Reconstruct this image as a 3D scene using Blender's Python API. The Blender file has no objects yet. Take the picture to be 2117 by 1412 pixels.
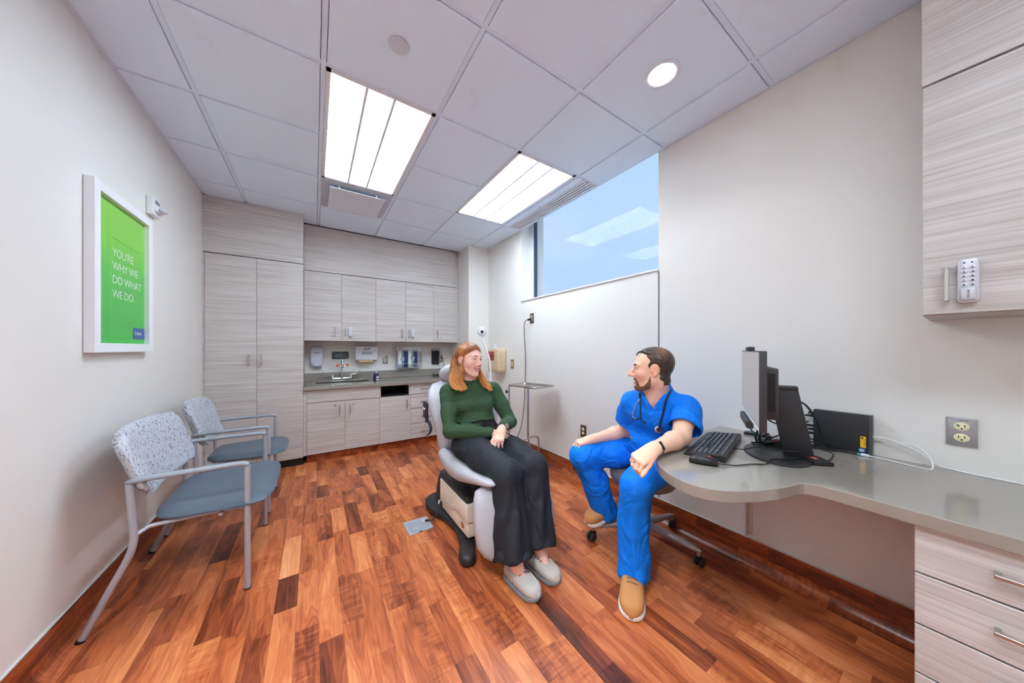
import bpy, bmesh, math, random
import numpy as np
from mathutils import Vector, Matrix

# ------------------------------------------------------------------ camera, world, exposure
sc = bpy.context.scene
W_PX, H_PX = 2117.0, 1412.0
F_PX, YAW, HORIZON, CAM_H = 622.5, 33.3, 721.3, 1.27
cam_d = bpy.data.cameras.new('camera')
cam = bpy.data.objects.new('camera', cam_d)
sc.collection.objects.link(cam)
cam.location = (0, 0, CAM_H)
cam.rotation_euler = (math.radians(90), 0, -math.radians(YAW))
cam_d.sensor_fit = 'HORIZONTAL'
cam_d.sensor_width = 36.0
cam_d.lens = 36.0 * F_PX / W_PX
cam_d.shift_y = (HORIZON - H_PX / 2) / W_PX
cam_d.clip_start = 0.02
sc.camera = cam

EXPOSURE = 0.68
LAMP = 11.0            # radiance of the ceiling troffer lenses
SKY = 0.67
sc.view_settings.view_transform = 'Standard'
sc.view_settings.look = 'None'
sc.view_settings.gamma = 1.0
sc.view_settings.use_curve_mapping = False
sc.view_settings.exposure = EXPOSURE
sc.cycles.max_bounces = 6
sc.cycles.diffuse_bounces = 5
sc.cycles.glossy_bounces = 3
sc.cycles.caustics_reflective = False
sc.cycles.caustics_refractive = False
sc.cycles.use_adaptive_sampling = True
sc.cycles.adaptive_threshold = 0.12
sc.cycles.adaptive_min_samples = 12

world = bpy.data.worlds.new('sky'); sc.world = world
world.use_nodes = True
nt = world.node_tree; nt.nodes.clear()
n_out = nt.nodes.new('ShaderNodeOutputWorld')
n_bg = nt.nodes.new('ShaderNodeBackground')
n_tc = nt.nodes.new('ShaderNodeTexCoord')
n_map = nt.nodes.new('ShaderNodeMapping'); n_map.inputs['Scale'].default_value = (1.2, 1.2, 3.0)
n_noise = nt.nodes.new('ShaderNodeTexNoise')
n_noise.inputs['Scale'].default_value = 1.6; n_noise.inputs['Detail'].default_value = 3.0
n_ramp = nt.nodes.new('ShaderNodeValToRGB')
n_ramp.color_ramp.elements[0].position = 0.40; n_ramp.color_ramp.elements[0].color = (0.50, 0.69, 0.93, 1)
n_ramp.color_ramp.elements[1].position = 0.66; n_ramp.color_ramp.elements[1].color = (0.61, 0.76, 0.96, 1)
nt.links.new(n_tc.outputs['Generated'], n_map.inputs['Vector'])
nt.links.new(n_map.outputs['Vector'], n_noise.inputs['Vector'])
nt.links.new(n_noise.outputs['Fac'], n_ramp.inputs['Fac'])
nt.links.new(n_ramp.outputs['Color'], n_bg.inputs['Color'])
n_bg.inputs['Strength'].default_value = SKY
nt.links.new(n_bg.outputs['Background'], n_out.inputs['Surface'])

# ------------------------------------------------------------------ helpers: colour and materials
def lin(c):
    return tuple((v / 255 / 12.92) if v / 255 <= 0.04045 else ((v / 255 + 0.055) / 1.055) ** 2.4 for v in c)

MATS = {}
def mat(name, rgb=(200, 200, 200), rough=0.5, metal=0.0, spec=0.5, emit=None, estr=0.0, coat=0.0, bump=0.0, bscale=200.0, alpha=None, sss=0.0, sheen=0.0):
    if name in MATS: return MATS[name]
    m = bpy.data.materials.new(name); m.use_nodes = True
    b = m.node_tree.nodes['Principled BSDF']
    b.inputs['Base Color'].default_value = (*lin(rgb), 1)
    b.inputs['Roughness'].default_value = rough
    b.inputs['Metallic'].default_value = metal
    b.inputs['Specular IOR Level'].default_value = spec
    if coat: b.inputs['Coat Weight'].default_value = coat
    if sss:
        b.inputs['Subsurface Weight'].default_value = sss
        b.inputs['Subsurface Radius'].default_value = (0.012, 0.005, 0.003)
    if sheen: b.inputs['Sheen Weight'].default_value = sheen
    if emit:
        b.inputs['Emission Color'].default_value = (*lin(emit), 1)
        b.inputs['Emission Strength'].default_value = estr
    if bump:
        N = m.node_tree.nodes; L = m.node_tree.links
        g = N.new('ShaderNodeNewGeometry'); t = N.new('ShaderNodeTexNoise')
        t.inputs['Scale'].default_value = bscale; t.inputs['Detail'].default_value = 3
        bp = N.new('ShaderNodeBump'); bp.inputs['Strength'].default_value = bump; bp.inputs['Distance'].default_value = 0.002
        L.new(g.outputs['Position'], t.inputs['Vector']); L.new(t.outputs['Fac'], bp.inputs['Height'])
        L.new(bp.outputs['Normal'], b.inputs['Normal'])
    MATS[name] = m
    return m

def node_mat(name):
    m = bpy.data.materials.new(name); m.use_nodes = True
    N = m.node_tree.nodes; L = m.node_tree.links
    MATS[name] = m
    return m, N, L, N['Principled BSDF']

def ramp(N, stops, interp='LINEAR'):
    r = N.new('ShaderNodeValToRGB'); e = r.color_ramp.elements
    r.color_ramp.interpolation = interp
    while len(e) < len(stops): e.new(0.5)
    for el, (p, c) in zip(e, stops):
        el.position = p; el.color = (*lin(c), 1)
    return r

def math_node(N, L, op, a, b=None):
    n = N.new('ShaderNodeMath'); n.operation = op
    for i, v in enumerate((a, b)):
        if v is None: continue
        if isinstance(v, (int, float)): n.inputs[i].default_value = v
        else: L.new(v, n.inputs[i])
    return n.outputs[0]

# laminate with fine horizontal grain (world position; each panel shifted by its own random)
def laminate(name, dark, mid, light):
    m, N, L, b = node_mat(name)
    g = N.new('ShaderNodeNewGeometry'); oi = N.new('ShaderNodeObjectInfo')
    mp = N.new('ShaderNodeMapping'); mp.inputs['Scale'].default_value = (1.3, 1.3, 110.0)
    mp2 = N.new('ShaderNodeMapping'); mp2.inputs['Scale'].default_value = (0.7, 0.7, 24.0)
    off = N.new('ShaderNodeCombineXYZ')
    for i, k in enumerate((7.0, 3.0, 11.0)):
        L.new(math_node(N, L, 'MULTIPLY', oi.outputs['Random'], k), off.inputs[i])
    add = N.new('ShaderNodeVectorMath'); add.operation = 'ADD'
    L.new(g.outputs['Position'], add.inputs[0]); L.new(off.outputs[0], add.inputs[1])
    L.new(add.outputs[0], mp.inputs['Vector']); L.new(add.outputs[0], mp2.inputs['Vector'])
    t1 = N.new('ShaderNodeTexNoise'); t1.inputs['Scale'].default_value = 1.6; t1.inputs['Detail'].default_value = 6; t1.inputs['Roughness'].default_value = 0.65
    t2 = N.new('ShaderNodeTexNoise'); t2.inputs['Scale'].default_value = 1.8; t2.inputs['Detail'].default_value = 3; t2.inputs['Distortion'].default_value = 0.3
    L.new(mp.outputs[0], t1.inputs['Vector']); L.new(mp2.outputs[0], t2.inputs['Vector'])
    s = math_node(N, L, 'ADD', math_node(N, L, 'MULTIPLY', t1.outputs['Fac'], 0.62), math_node(N, L, 'MULTIPLY', t2.outputs['Fac'], 0.38))
    r = ramp(N, [(0.32, dark), (0.50, mid), (0.66, light)])
    L.new(s, r.inputs['Fac']); L.new(r.outputs['Color'], b.inputs['Base Color'])
    b.inputs['Roughness'].default_value = 0.42
    bp = N.new('ShaderNodeBump'); bp.inputs['Strength'].default_value = 0.12; bp.inputs['Distance'].default_value = 0.001
    L.new(s, bp.inputs['Height']); L.new(bp.outputs['Normal'], b.inputs['Normal'])
    return m

# ------------------------------------------------------------------ helpers: meshes and objects
col = sc.collection
def tag(o, label=None, cat=None, group=None, kind=None):
    if label: o['label'] = label
    if cat: o['category'] = cat
    if group: o['group'] = group
    if kind: o['kind'] = kind
    return o

def thing(name, label, cat, loc=(0, 0, 0), group=None):
    o = bpy.data.objects.new(name, None); col.objects.link(o)
    o.location = loc; o.empty_display_size = 0.05
    return tag(o, label, cat, group)

def world_loc(o):
    v = Vector((0, 0, 0))
    while o is not None:
        v = v + o.location; o = o.parent
    return v

def obj_from(name, verts, faces, material, parent=None, smooth=False, sharp=35):
    off = world_loc(parent) if parent else Vector((0, 0, 0))
    v = np.asarray(verts, dtype=np.float64).reshape(-1, 3) - np.array(off)[None]
    me = bpy.data.meshes.new(name)
    me.from_pydata(v.tolist() if len(v) < 60000 else v, [], faces)
    me.update()
    if material: me.materials.append(material)
    o = bpy.data.objects.new(name, me); col.objects.link(o)
    if parent: o.parent = parent
    if smooth:
        me.polygons.foreach_set('use_smooth', [True] * len(me.polygons))
        if sharp: me.set_sharp_from_angle(angle=math.radians(sharp))
    return o

def frame(d, up=(0, 0, 1)):
    d = Vector(d).normalized(); u = Vector(up)
    if abs(d.dot(u)) > 0.98: u = Vector((1, 0, 0)) if abs(d.x) < 0.9 else Vector((0, 1, 0))
    r = d.cross(u).normalized(); u = r.cross(d).normalized()
    return r, u

def catmull(pts, n=8, closed=False):
    P = [Vector(p) for p in pts]; out = []
    m = len(P); rng = m if closed else m - 1
    for i in range(rng):
        if closed: p0, p1, p2, p3 = P[(i - 1) % m], P[i], P[(i + 1) % m], P[(i + 2) % m]
        else: p0, p1, p2, p3 = P[max(i - 1, 0)], P[i], P[i + 1], P[min(i + 2, m - 1)]
        for k in range(n):
            t = k / n
            out.append(0.5 * ((2 * p1) + (p2 - p0) * t + (2 * p0 - 5 * p1 + 4 * p2 - p3) * t * t + (3 * p1 - p0 - 3 * p2 + p3) * t ** 3))
    if not closed: out.append(P[-1])
    return out

class MB:
    def __init__(s): s.v = []; s.f = []
    def add(s, vs, fs):
        k = len(s.v); s.v += [tuple(p) for p in vs]; s.f += [tuple(i + k for i in f) for f in fs]; return s
    def bm(s, b):
        b.verts.index_update(); vs = [tuple(v.co) for v in b.verts]
        fs = [tuple(v.index for v in f.verts) for f in b.faces]; b.free(); return s.add(vs, fs)
    # axis aligned box with optionally rounded edges
    def box(s, x0, y0, z0, x1, y1, z1, r=0.0, seg=2, mtx=None):
        b = bmesh.new(); bmesh.ops.create_cube(b, size=1.0)
        for v in b.verts:
            v.co = Vector(((x0 + x1) / 2 + v.co.x * (x1 - x0), (y0 + y1) / 2 + v.co.y * (y1 - y0), (z0 + z1) / 2 + v.co.z * (z1 - z0)))
        if r > 0:
            r = min(r, 0.49 * min(abs(x1 - x0), abs(y1 - y0), abs(z1 - z0)))
            bmesh.ops.bevel(b, geom=b.edges[:], offset=r, segments=seg, profile=0.5, affect='EDGES')
        if mtx is not None: bmesh.ops.transform(b, matrix=mtx, verts=b.verts[:])
        return s.bm(b)
    # box given by centre, axes and half sizes
    def obox(s, c, ax, ay, hx, hy, hz, r=0.0, seg=2):
        ax = Vector(ax).normalized(); ay = Vector(ay).normalized(); az = ax.cross(ay).normalized(); ay = az.cross(ax)
        m = Matrix.Translation(Vector(c)) @ Matrix((ax, ay, az)).transposed().to_4x4()
        return s.box(-hx, -hy, -hz, hx, hy, hz, r, seg, m)
    def tube(s, path, r, seg=10, caps=True, closed=False):
        P = [Vector(p) for p in path]; n = len(P)
        R = r if isinstance(r, (list, tuple)) else [r] * n
        vs = []; fs = []; up = None
        for i in range(n):
            a = P[(i - 1) % n] if closed else P[max(i - 1, 0)]
            c = P[(i + 1) % n] if closed else P[min(i + 1, n - 1)]
            d = (c - a)
            d = d.normalized() if d.length > 1e-9 else Vector((0, 0, 1))
            if up is None: rr, up = frame(d)
            rr = d.cross(up); rr = rr.normalized() if rr.length > 1e-6 else frame(d)[0]
            up = rr.cross(d).normalized()
            for k in range(seg):
                t = 2 * math.pi * k / seg
                vs.append(P[i] + (rr * math.cos(t) + up * math.sin(t)) * R[i])
        m = n if closed else n - 1
        for i in range(m):
            j = (i + 1) % n
            for k in range(seg):
                q = (k + 1) % seg
                fs.append((i * seg + k, i * seg + q, j * seg + q, j * seg + k))
        if caps and not closed:
            fs.append(tuple(reversed(range(seg)))); fs.append(tuple((n - 1) * seg + k for k in range(seg)))
        return s.add(vs, fs)
    def cyl(s, a, b, r0, r1=None, seg=20): return s.tube([a, b], [r0, r0 if r1 is None else r1], seg)
    # profile of (radius, height) turned about an axis
    def lathe(s, c, prof, axis=(0, 0, 1), seg=24, sx=1.0, sy=1.0):
        d = Vector(axis).normalized(); rr, up = frame(d); c = Vector(c); vs = []; fs = []
        for (r, h) in prof:
            for k in range(seg):
                t = 2 * math.pi * k / seg
                vs.append(c + d * h + rr * (r * math.cos(t) * sx) + up * (r * math.sin(t) * sy))
        n = len(prof)
        for i in range(n - 1):
            for k in range(seg):
                q = (k + 1) % seg; fs.append((i * seg + k, i * seg + q, (i + 1) * seg + q, (i + 1) * seg + k))
        fs.append(tuple(reversed(range(seg)))); fs.append(tuple((n - 1) * seg + k for k in range(seg)))
        return s.add(vs, fs)
    # polygon in a plane pushed along a vector
    def prism(s, pts, d, r=0.0, seg=2):
        b = bmesh.new(); d = Vector(d)
        v0 = [b.verts.new(Vector(p)) for p in pts]; v1 = [b.verts.new(Vector(p) + d) for p in pts]; n = len(pts)
        f0 = b.faces.new(v0); f1 = b.faces.new(v1[::-1])
        for i in range(n): b.faces.new((v0[i], v1[i], v1[(i + 1) % n], v0[(i + 1) % n]))
        bmesh.ops.recalc_face_normals(b, faces=b.faces[:])
        if r > 0:
            bmesh.ops.bevel(b, geom=list(set(f0.edges[:] + f1.edges[:])), offset=r, segments=seg, profile=0.5, affect='EDGES')
        return s.bm(b)
    # loft of superellipse sections: (centre, right, up, half width, half height)
    def loft(s, secs, seg=32, e=2.6, caps=True):
        vs = []; fs = []
        for (c, ax, ay, a, b_) in secs:
            c = Vector(c); ax = Vector(ax); ay = Vector(ay)
            for k in range(seg):
                t = 2 * math.pi * k / seg; ct, st = math.cos(t), math.sin(t)
                vs.append(c + ax * (a * math.copysign(abs(ct) ** (2 / e), ct)) + ay * (b_ * math.copysign(abs(st) ** (2 / e), st)))
        n = len(secs)
        for i in range(n - 1):
            for k in range(seg):
                q = (k + 1) % seg; fs.append((i * seg + k, i * seg + q, (i + 1) * seg + q, (i + 1) * seg + k))
        if caps:
            fs.append(tuple(reversed(range(seg)))); fs.append(tuple((n - 1) * seg + k for k in range(seg)))
        return s.add(vs, fs)
    def ellipsoid(s, c, rx, ry, rz, ax=(1, 0, 0), ay=(0, 1, 0), nu=20, nv=12):
        ax = Vector(ax).normalized(); az = ax.cross(Vector(ay)).normalized(); ay = az.cross(ax)
        c = Vector(c); vs = []; fs = []
        for i in range(nv + 1):
            p = math.pi * i / nv
            for k in range(nu):
                t = 2 * math.pi * k / nu
                vs.append(c + ax * (rx * math.sin(p) * math.cos(t)) + ay * (ry * math.sin(p) * math.sin(t)) + az * (rz * math.cos(p)))
        for i in range(nv):
            for k in range(nu):
                q = (k + 1) % nu; fs.append((i * nu + k, (i + 1) * nu + k, (i + 1) * nu + q, i * nu + q))
        return s.add(vs, fs)
    def xf(s, m):
        s.v = [tuple(m @ Vector(p)) for p in s.v]; return s
    def build(s, name, material, parent=None, smooth=False, sharp=35):
        o = obj_from(name, s.v, s.f, material, parent, smooth, sharp)
        b = bmesh.new(); b.from_mesh(o.data)
        bmesh.ops.remove_doubles(b, verts=b.verts[:], dist=1e-6)
        bmesh.ops.recalc_face_normals(b, faces=b.faces[:]); b.to_mesh(o.data); b.free()
        if smooth:
            o.data.polygons.foreach_set('use_smooth', [True] * len(o.data.polygons))
            if sharp: o.data.set_sharp_from_angle(angle=math.radians(sharp))
        return o

def text(name, body, size, loc, right, up, material, parent, align='LEFT', depth=0.0006, bold=0.0, sx=1.0, shear=0.0, spacing=1.0, line=1.0):
    cu = bpy.data.curves.new(name, 'FONT'); cu.body = body; cu.size = size
    cu.align_x = align; cu.align_y = 'CENTER'; cu.extrude = depth; cu.offset = bold; cu.shear = shear
    cu.space_character = spacing; cu.space_line = line; cu.resolution_u = 3
    r = Vector(right).normalized() ; u = Vector(up).normalized(); n = r.cross(u)
    tmp = bpy.data.objects.new('tmp_text', cu); col.objects.link(tmp)
    dg = bpy.context.evaluated_depsgraph_get(); dg.update()
    me = bpy.data.meshes.new_from_object(tmp.evaluated_get(dg))
    bpy.data.objects.remove(tmp, do_unlink=True)
    m = Matrix.Translation(Vector(loc) - (world_loc(parent) if parent else Vector())) @ Matrix((r * sx, u, n)).transposed().to_4x4()
    me.transform(m); me.materials.clear(); me.materials.append(material); me.name = name
    o = bpy.data.objects.new(name, me); col.objects.link(o)
    if parent: o.parent = parent
    return o
# ------------------------------------------------------------------ room dimensions (metres)
XL, XR = -0.886, 2.15          # left and right walls
YB, YF = 4.61, -1.55           # back wall, wall behind the camera
ZC = 2.741                     # ceiling grid
WY0, WY1, WZ0 = 1.279, 3.06, 1.868   # window opening in the right wall
COLX, COLY = 1.83, 3.905       # wall bump-out in the far right corner

def wall_mat(name, rgb):
    m = mat(name, rgb, 0.38, bump=0.05, bscale=260)
    return m
M_wall = wall_mat('painted_wall', (230, 227, 222))
M_wall_l = M_wall
M_white = mat('white_trim_paint', (232, 233, 235), 0.35)
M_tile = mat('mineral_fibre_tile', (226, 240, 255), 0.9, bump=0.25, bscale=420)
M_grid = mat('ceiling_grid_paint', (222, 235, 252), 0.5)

# ---- walls
o = MB().box(XL - 0.12, YF, 0, XL, YB, ZC + 0.05).build('wall_left', M_wall_l); tag(o, kind='structure')
o = MB().box(XL - 0.12, YB, 0, XR + 0.35, YB + 0.12, ZC + 0.05).build('wall_back', M_wall); tag(o, kind='structure')
o = MB().box(XL - 0.12, YF - 0.12, 0, XR + 0.35, YF, ZC + 0.05).build('wall_front', M_wall); tag(o, kind='structure')
w = MB()
w.box(XR, YF, 0, XR + 0.35, YB, WZ0 - 0.012)
ZW = 3.02                      # the window runs up past the ceiling edge
w.box(XR, YF, WZ0 - 0.012, XR + 0.35, WY0, ZW)
w.box(XR, WY1, WZ0 - 0.012, XR + 0.35, YB, ZW)
w.box(XR - 0.02, WY0, ZW, XR + 0.35, WY1, ZW + 0.05)
w.box(XR - 0.02, WY0, ZC + 0.035, XR, WY1, ZW)
o = w.build('wall_right', M_wall); tag(o, kind='structure')
o = MB().box(COLX, COLY, 0, XR - 0.0005, YB - 0.0005, ZC + 0.04).build('wall_column', M_wall); tag(o, kind='structure')
o = MB().box(XR - 0.003, WY0 - 0.006, 0.165, XR, WY0 + 0.002, WZ0 - 0.02).build('trim_1', mat('joint_sealant', (120, 112, 106), 0.6)); tag(o, kind='structure')

# ---- window
M_alu = mat('white_aluminium_frame', (214, 224, 232), 0.35)
M_gasket = mat('dark_gasket', (60, 74, 92), 0.5)
win = MB()
x0, x1 = XR + 0.145, XR + 0.185
win.box(x0, WY0, WZ0, x1, WY0 + 0.012, ZW); win.box(x0, WY1 - 0.055, WZ0, x1, WY1, ZW)
win.box(x0, WY0, WZ0, x1, WY1, WZ0 + 0.012); win.box(x0, WY0, ZW - 0.012, x1, WY1, ZW)
wo = win.build('window_1', M_alu); tag(wo, kind='structure')
MB().box(x0 + 0.008, WY1 - 0.068, WZ0 + 0.012, x1 + 0.012, WY1 - 0.055, ZW - 0.012).build('window_gasket', M_gasket, wo)
m, N, L, b = node_mat('window_glass')
N.remove(b)
tr = N.new('ShaderNodeBsdfTransparent'); tr.inputs['Color'].default_value = (0.97, 0.985, 1, 1)
gl = N.new('ShaderNodeBsdfGlossy'); gl.inputs['Roughness'].default_value = 0.02
lw = N.new('ShaderNodeLayerWeight'); lw.inputs['Blend'].default_value = 0.5
fz = math_node(N, L, 'ADD', math_node(N, L, 'MULTIPLY', math_node(N, L, 'POWER', lw.outputs['Facing'], 5.0), 0.6), 0.006)
mx = N.new('ShaderNodeMixShader')
L.new(fz, mx.inputs[0]); L.new(tr.outputs[0], mx.inputs[1]); L.new(gl.outputs[0], mx.inputs[2])
L.new(mx.outputs[0], N['Material Output'].inputs['Surface'])
M_glass = m
MB().box(XR + 0.168, WY0 + 0.012, WZ0 + 0.012, XR + 0.174, WY1 - 0.06, ZW - 0.012).build('window_pane', M_glass, wo)
sl = MB().box(XR - 0.012, WY0 - 0.004, WZ0 - 0.014, XR + 0.145, WY1 + 0.006, WZ0, 0.003).build('window_sill', mat('sill_solid_surface', (226, 226, 226), 0.25), wo)

# ---- wood-look floor: every strip is a plank of its own
def wood(name, attr):
    m, N, L, b = node_mat(name)
    g = N.new('ShaderNodeNewGeometry')
    sep = N.new('ShaderNodeSeparateXYZ'); L.new(g.outputs['Position'], sep.inputs[0])
    if attr:
        a = N.new('ShaderNodeAttribute'); a.attribute_name = 'tone'
        sa = N.new('ShaderNodeSeparateColor'); L.new(a.outputs['Color'], sa.inputs[0])
        tone, rnd, rnd2 = sa.outputs[0], sa.outputs[1], sa.outputs[2]
    else:
        wn = N.new('ShaderNodeTexWhiteNoise'); wn.noise_dimensions = '2D'
        cmb = N.new('ShaderNodeCombineXYZ')
        row = math_node(N, L, 'FLOOR', math_node(N, L, 'MULTIPLY', sep.outputs[2], 14.0))
        L.new(math_node(N, L, 'FLOOR', math_node(N, L, 'ADD', math_node(N, L, 'MULTIPLY', sep.outputs[1], 2.6), math_node(N, L, 'MULTIPLY', row, 0.37))), cmb.inputs[0]); L.new(row, cmb.inputs[1])
        L.new(cmb.outputs[0], wn.inputs['Vector'])
        tone, rnd, rnd2 = math_node(N, L, 'MULTIPLY', wn.outputs['Value'], 0.42), wn.outputs['Value'], wn.outputs['Value']  # cove tone held low: shade painted into this darker wood copy
    off = N.new('ShaderNodeCombineXYZ')
    L.new(math_node(N, L, 'MULTIPLY', rnd, 37.0), off.inputs[0]); L.new(math_node(N, L, 'MULTIPLY', rnd2, 53.0), off.inputs[1]); L.new(math_node(N, L, 'MULTIPLY', rnd, 19.0), off.inputs[2])
    add = N.new('ShaderNodeVectorMath'); add.operation = 'ADD'
    L.new(g.outputs['Position'], add.inputs[0]); L.new(off.outputs[0], add.inputs[1])
    mp = N.new('ShaderNodeMapping'); mp.inputs['Scale'].default_value = (55, 2.2, 55); L.new(add.outputs[0], mp.inputs['Vector'])
    t1 = N.new('ShaderNodeTexNoise'); t1.inputs['Scale'].default_value = 2.2; t1.inputs['Detail'].default_value = 6; t1.inputs['Roughness'].default_value = 0.7; t1.inputs['Distortion'].default_value = 0.4
    L.new(mp.outputs[0], t1.inputs['Vector'])
    mp2 = N.new('ShaderNodeMapping'); mp2.inputs['Scale'].default_value = (9, 1.5, 9); L.new(add.outputs[0], mp2.inputs['Vector'])
    wv = N.new('ShaderNodeTexNoise'); wv.inputs['Scale'].default_value = 1.3; wv.inputs['Detail'].default_value = 2.0
    L.new(mp2.outputs[0], wv.inputs['Vector'])
    rings = math_node(N, L, 'SINE', math_node(N, L, 'MULTIPLY', wv.outputs['Fac'], 62.0))
    mp3 = N.new('ShaderNodeMapping'); mp3.inputs['Scale'].default_value = (14, 60, 14); L.new(add.outputs[0], mp3.inputs['Vector'])
    t3 = N.new('ShaderNodeTexNoise'); t3.inputs['Scale'].default_value = 1.0; t3.inputs['Detail'].default_value = 2; L.new(mp3.outputs[0], t3.inputs['Vector'])
    curl = math_node(N, L, 'MULTIPLY', math_node(N, L, 'SUBTRACT', t3.outputs['Fac'], 0.5), math_node(N, L, 'MULTIPLY', math_node(N, L, 'GREATER_THAN', rnd2, 0.72), 0.42))
    s = math_node(N, L, 'ADD', math_node(N, L, 'MULTIPLY', tone, 0.52), math_node(N, L, 'MULTIPLY', t1.outputs['Fac'], 0.50))
    s = math_node(N, L, 'ADD', s, math_node(N, L, 'MULTIPLY', rings, 0.045))
    s = math_node(N, L, 'ADD', s, math_node(N, L, 'MULTIPLY', math_node(N, L, 'SUBTRACT', wv.outputs['Fac'], 0.5), 0.80))
    s = math_node(N, L, 'ADD', s, curl)
    r = ramp(N, [(0.14, (72, 32, 20)), (0.36, (136, 64, 36)), (0.58, (190, 102, 58)), (0.80, (222, 138, 86)), (1.0, (234, 164, 112))])
    L.new(s, r.inputs['Fac']); L.new(r.outputs['Color'], b.inputs['Base Color'])
    b.inputs['Roughness'].default_value = 0.30
    b.inputs['Specular IOR Level'].default_value = 0.45
    bp = N.new('ShaderNodeBump'); bp.inputs['Strength'].default_value = 0.10; bp.inputs['Distance'].default_value = 0.001
    L.new(t1.outputs['Fac'], bp.inputs['Height']); L.new(bp.outputs['Normal'], b.inputs['Normal'])
    return m
M_wood = wood('wood_look_vinyl', True)
M_woodbase = wood('wood_look_cove_shaded', False)

def add_tone(me, vals):
    a = me.color_attributes.new('tone', 'FLOAT_COLOR', 'POINT')
    a.data.foreach_set('color', np.asarray(vals, dtype=np.float32).ravel())

fl = MB().box(XL - 0.1, YF - 0.1, -0.06, XR + 0.1, YB + 0.1, -0.004).build('floor', mat('floor_screed', (60, 28, 20), 0.6)); tag(fl, kind='structure')
rng = random.Random(11)
cosY, sinY = math.cos(math.radians(YAW)), math.sin(math.radians(YAW))
def screen(x, y, z=0.0):
    d = x * sinY + y * cosY; r = x * cosY - y * sinY
    if d < 0.15: return None
    return W_PX / 2 + F_PX * r / d, HORIZON - F_PX * (z - CAM_H) / d, d
PW = 0.0905
planks = []
x = XL
while x < XR:
    xe = min(x + PW, XR); y = YF + rng.uniform(-0.3, 0.0)
    while y < YB:
        ln = rng.choice((0.26, 0.33, 0.36, 0.42, 0.48, 0.56)); ye = min(y + ln, YB); ys = max(y, YF)
        if ye - ys > 0.02:
            q = screen((x + xe) / 2, (ys + ye) / 2)
            vis = q is not None and -60 < q[0] < W_PX + 60 and q[1] < H_PX + 90 and (ys + ye) / 2 < 4.06
            area = (xe - x) * (ye - ys) / q[2] ** 3 if q else 0
            planks.append((vis, area, x, xe, ys, ye, (min(1, max(0, rng.gauss(0.55, 0.19))), rng.random(), rng.random(), 1)))
        y += ln
    x = xe
order = sorted(range(len(planks)), key=lambda i: (-int(planks[i][0]), -planks[i][1]))
single = set(order[:300])
G = 0.00025
restv, restf, restt = [], [], []
BOXF = [(0, 3, 2, 1), (4, 5, 6, 7), (0, 1, 5, 4), (1, 2, 6, 5), (2, 3, 7, 6), (3, 0, 4, 7)]
for i, (vis, area, xa, xb, ya, yb, tone) in enumerate(planks):
    vs = [(xa + G, ya + G, -0.006), (xb - G, ya + G, -0.006), (xb - G, yb - G, -0.006), (xa + G, yb - G, -0.006),
          (xa + G, ya + G, 0), (xb - G, ya + G, 0), (xb - G, yb - G, 0), (xa + G, yb - G, 0)]
    if i in single:
        o = obj_from('plank', vs, BOXF, M_wood, fl); add_tone(o.data, [tone] * 8)
    else:
        k = len(restv); restv += vs; restf += [tuple(a + k for a in f) for f in BOXF]; restt += [tone] * 8
o = obj_from('far_planks', restv, restf, M_wood, fl); add_tone(o.data, restt); o['kind'] = 'stuff'

# ---- cove base of the same sheet, run up the walls
def cove(name, xw, side, ya, yb):
    # profile away from the wall (distance, height)
    prof = [(0.0, -0.003), (0.062, -0.003), (0.062, 0.0008)]
    prof += [(0.055 - 0.05 * math.sin(t), 0.0025 + 0.05 * (1 - math.cos(t))) for t in [math.pi / 2 * k / 8 for k in range(1, 9)]]
    prof += [(0.005, 0.152), (0.0, 0.152)]
    pts = [(xw + side * d, ya, h) for d, h in prof]
    o = MB().prism(pts, (0, yb - ya, 0)).build(name, M_woodbase, None, True, 30); tag(o, kind='structure')
    MB().box(min(xw, xw + side * 0.006), ya, 0.152, max(xw, xw + side * 0.006), yb, 0.1575).build('cap_strip', mat('cove_cap', (196, 200, 202), 0.4), o)
cove('baseboard_left', XL, 1, YF, 3.98)
cove('baseboard_right', XR, -1, 0.075, COLY)

# ---- suspended ceiling: grid bars and tiles
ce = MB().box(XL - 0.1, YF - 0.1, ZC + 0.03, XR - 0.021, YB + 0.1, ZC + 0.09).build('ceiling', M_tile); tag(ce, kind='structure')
GX = [-0.5697 + 0.6096 * k for k in range(5)]
GY = [0.6076 + 0.6096 * k for k in range(-4, 6)]
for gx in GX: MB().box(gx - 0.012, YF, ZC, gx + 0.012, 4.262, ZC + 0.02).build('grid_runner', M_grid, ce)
XS = [XL] + GX + [XR]; YS = [YF] + [g for g in GY if g > YF + 0.1] + [4.262]
for gy in YS[1:-1]:
    for a, b in zip(XS[:-1], XS[1:]):
        if gy == GY[7] and abs(a - GX[1]) < 0.01: continue                 # under the troffers no cross bar
        if gy == GY[7] and abs(a - GX[3]) < 0.01: continue
        if gy == GY[2] and abs(a - GX[1]) < 0.01: continue
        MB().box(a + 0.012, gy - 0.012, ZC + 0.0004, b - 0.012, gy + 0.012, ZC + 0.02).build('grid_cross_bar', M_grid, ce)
M_angle = M_grid
MB().box(XL, YF, ZC - 0.001, XL + 0.022, 3.98, ZC + 0.02).build('wall_angle', M_angle, ce)
MB().box(XR - 0.02, YF, ZC - 0.001, XR, WY0, ZC + 0.02).build('wall_angle', M_angle, ce)
MB().box(XR - 0.02, WY0, ZC - 0.001, XR + 0.002, WY1, ZC + 0.034).build('edge_trim', M_angle, ce)
MB().box(XR - 0.02, WY1, ZC - 0.001, XR, COLY, ZC + 0.02).build('wall_angle', M_angle, ce)
TD = 0.007
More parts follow.
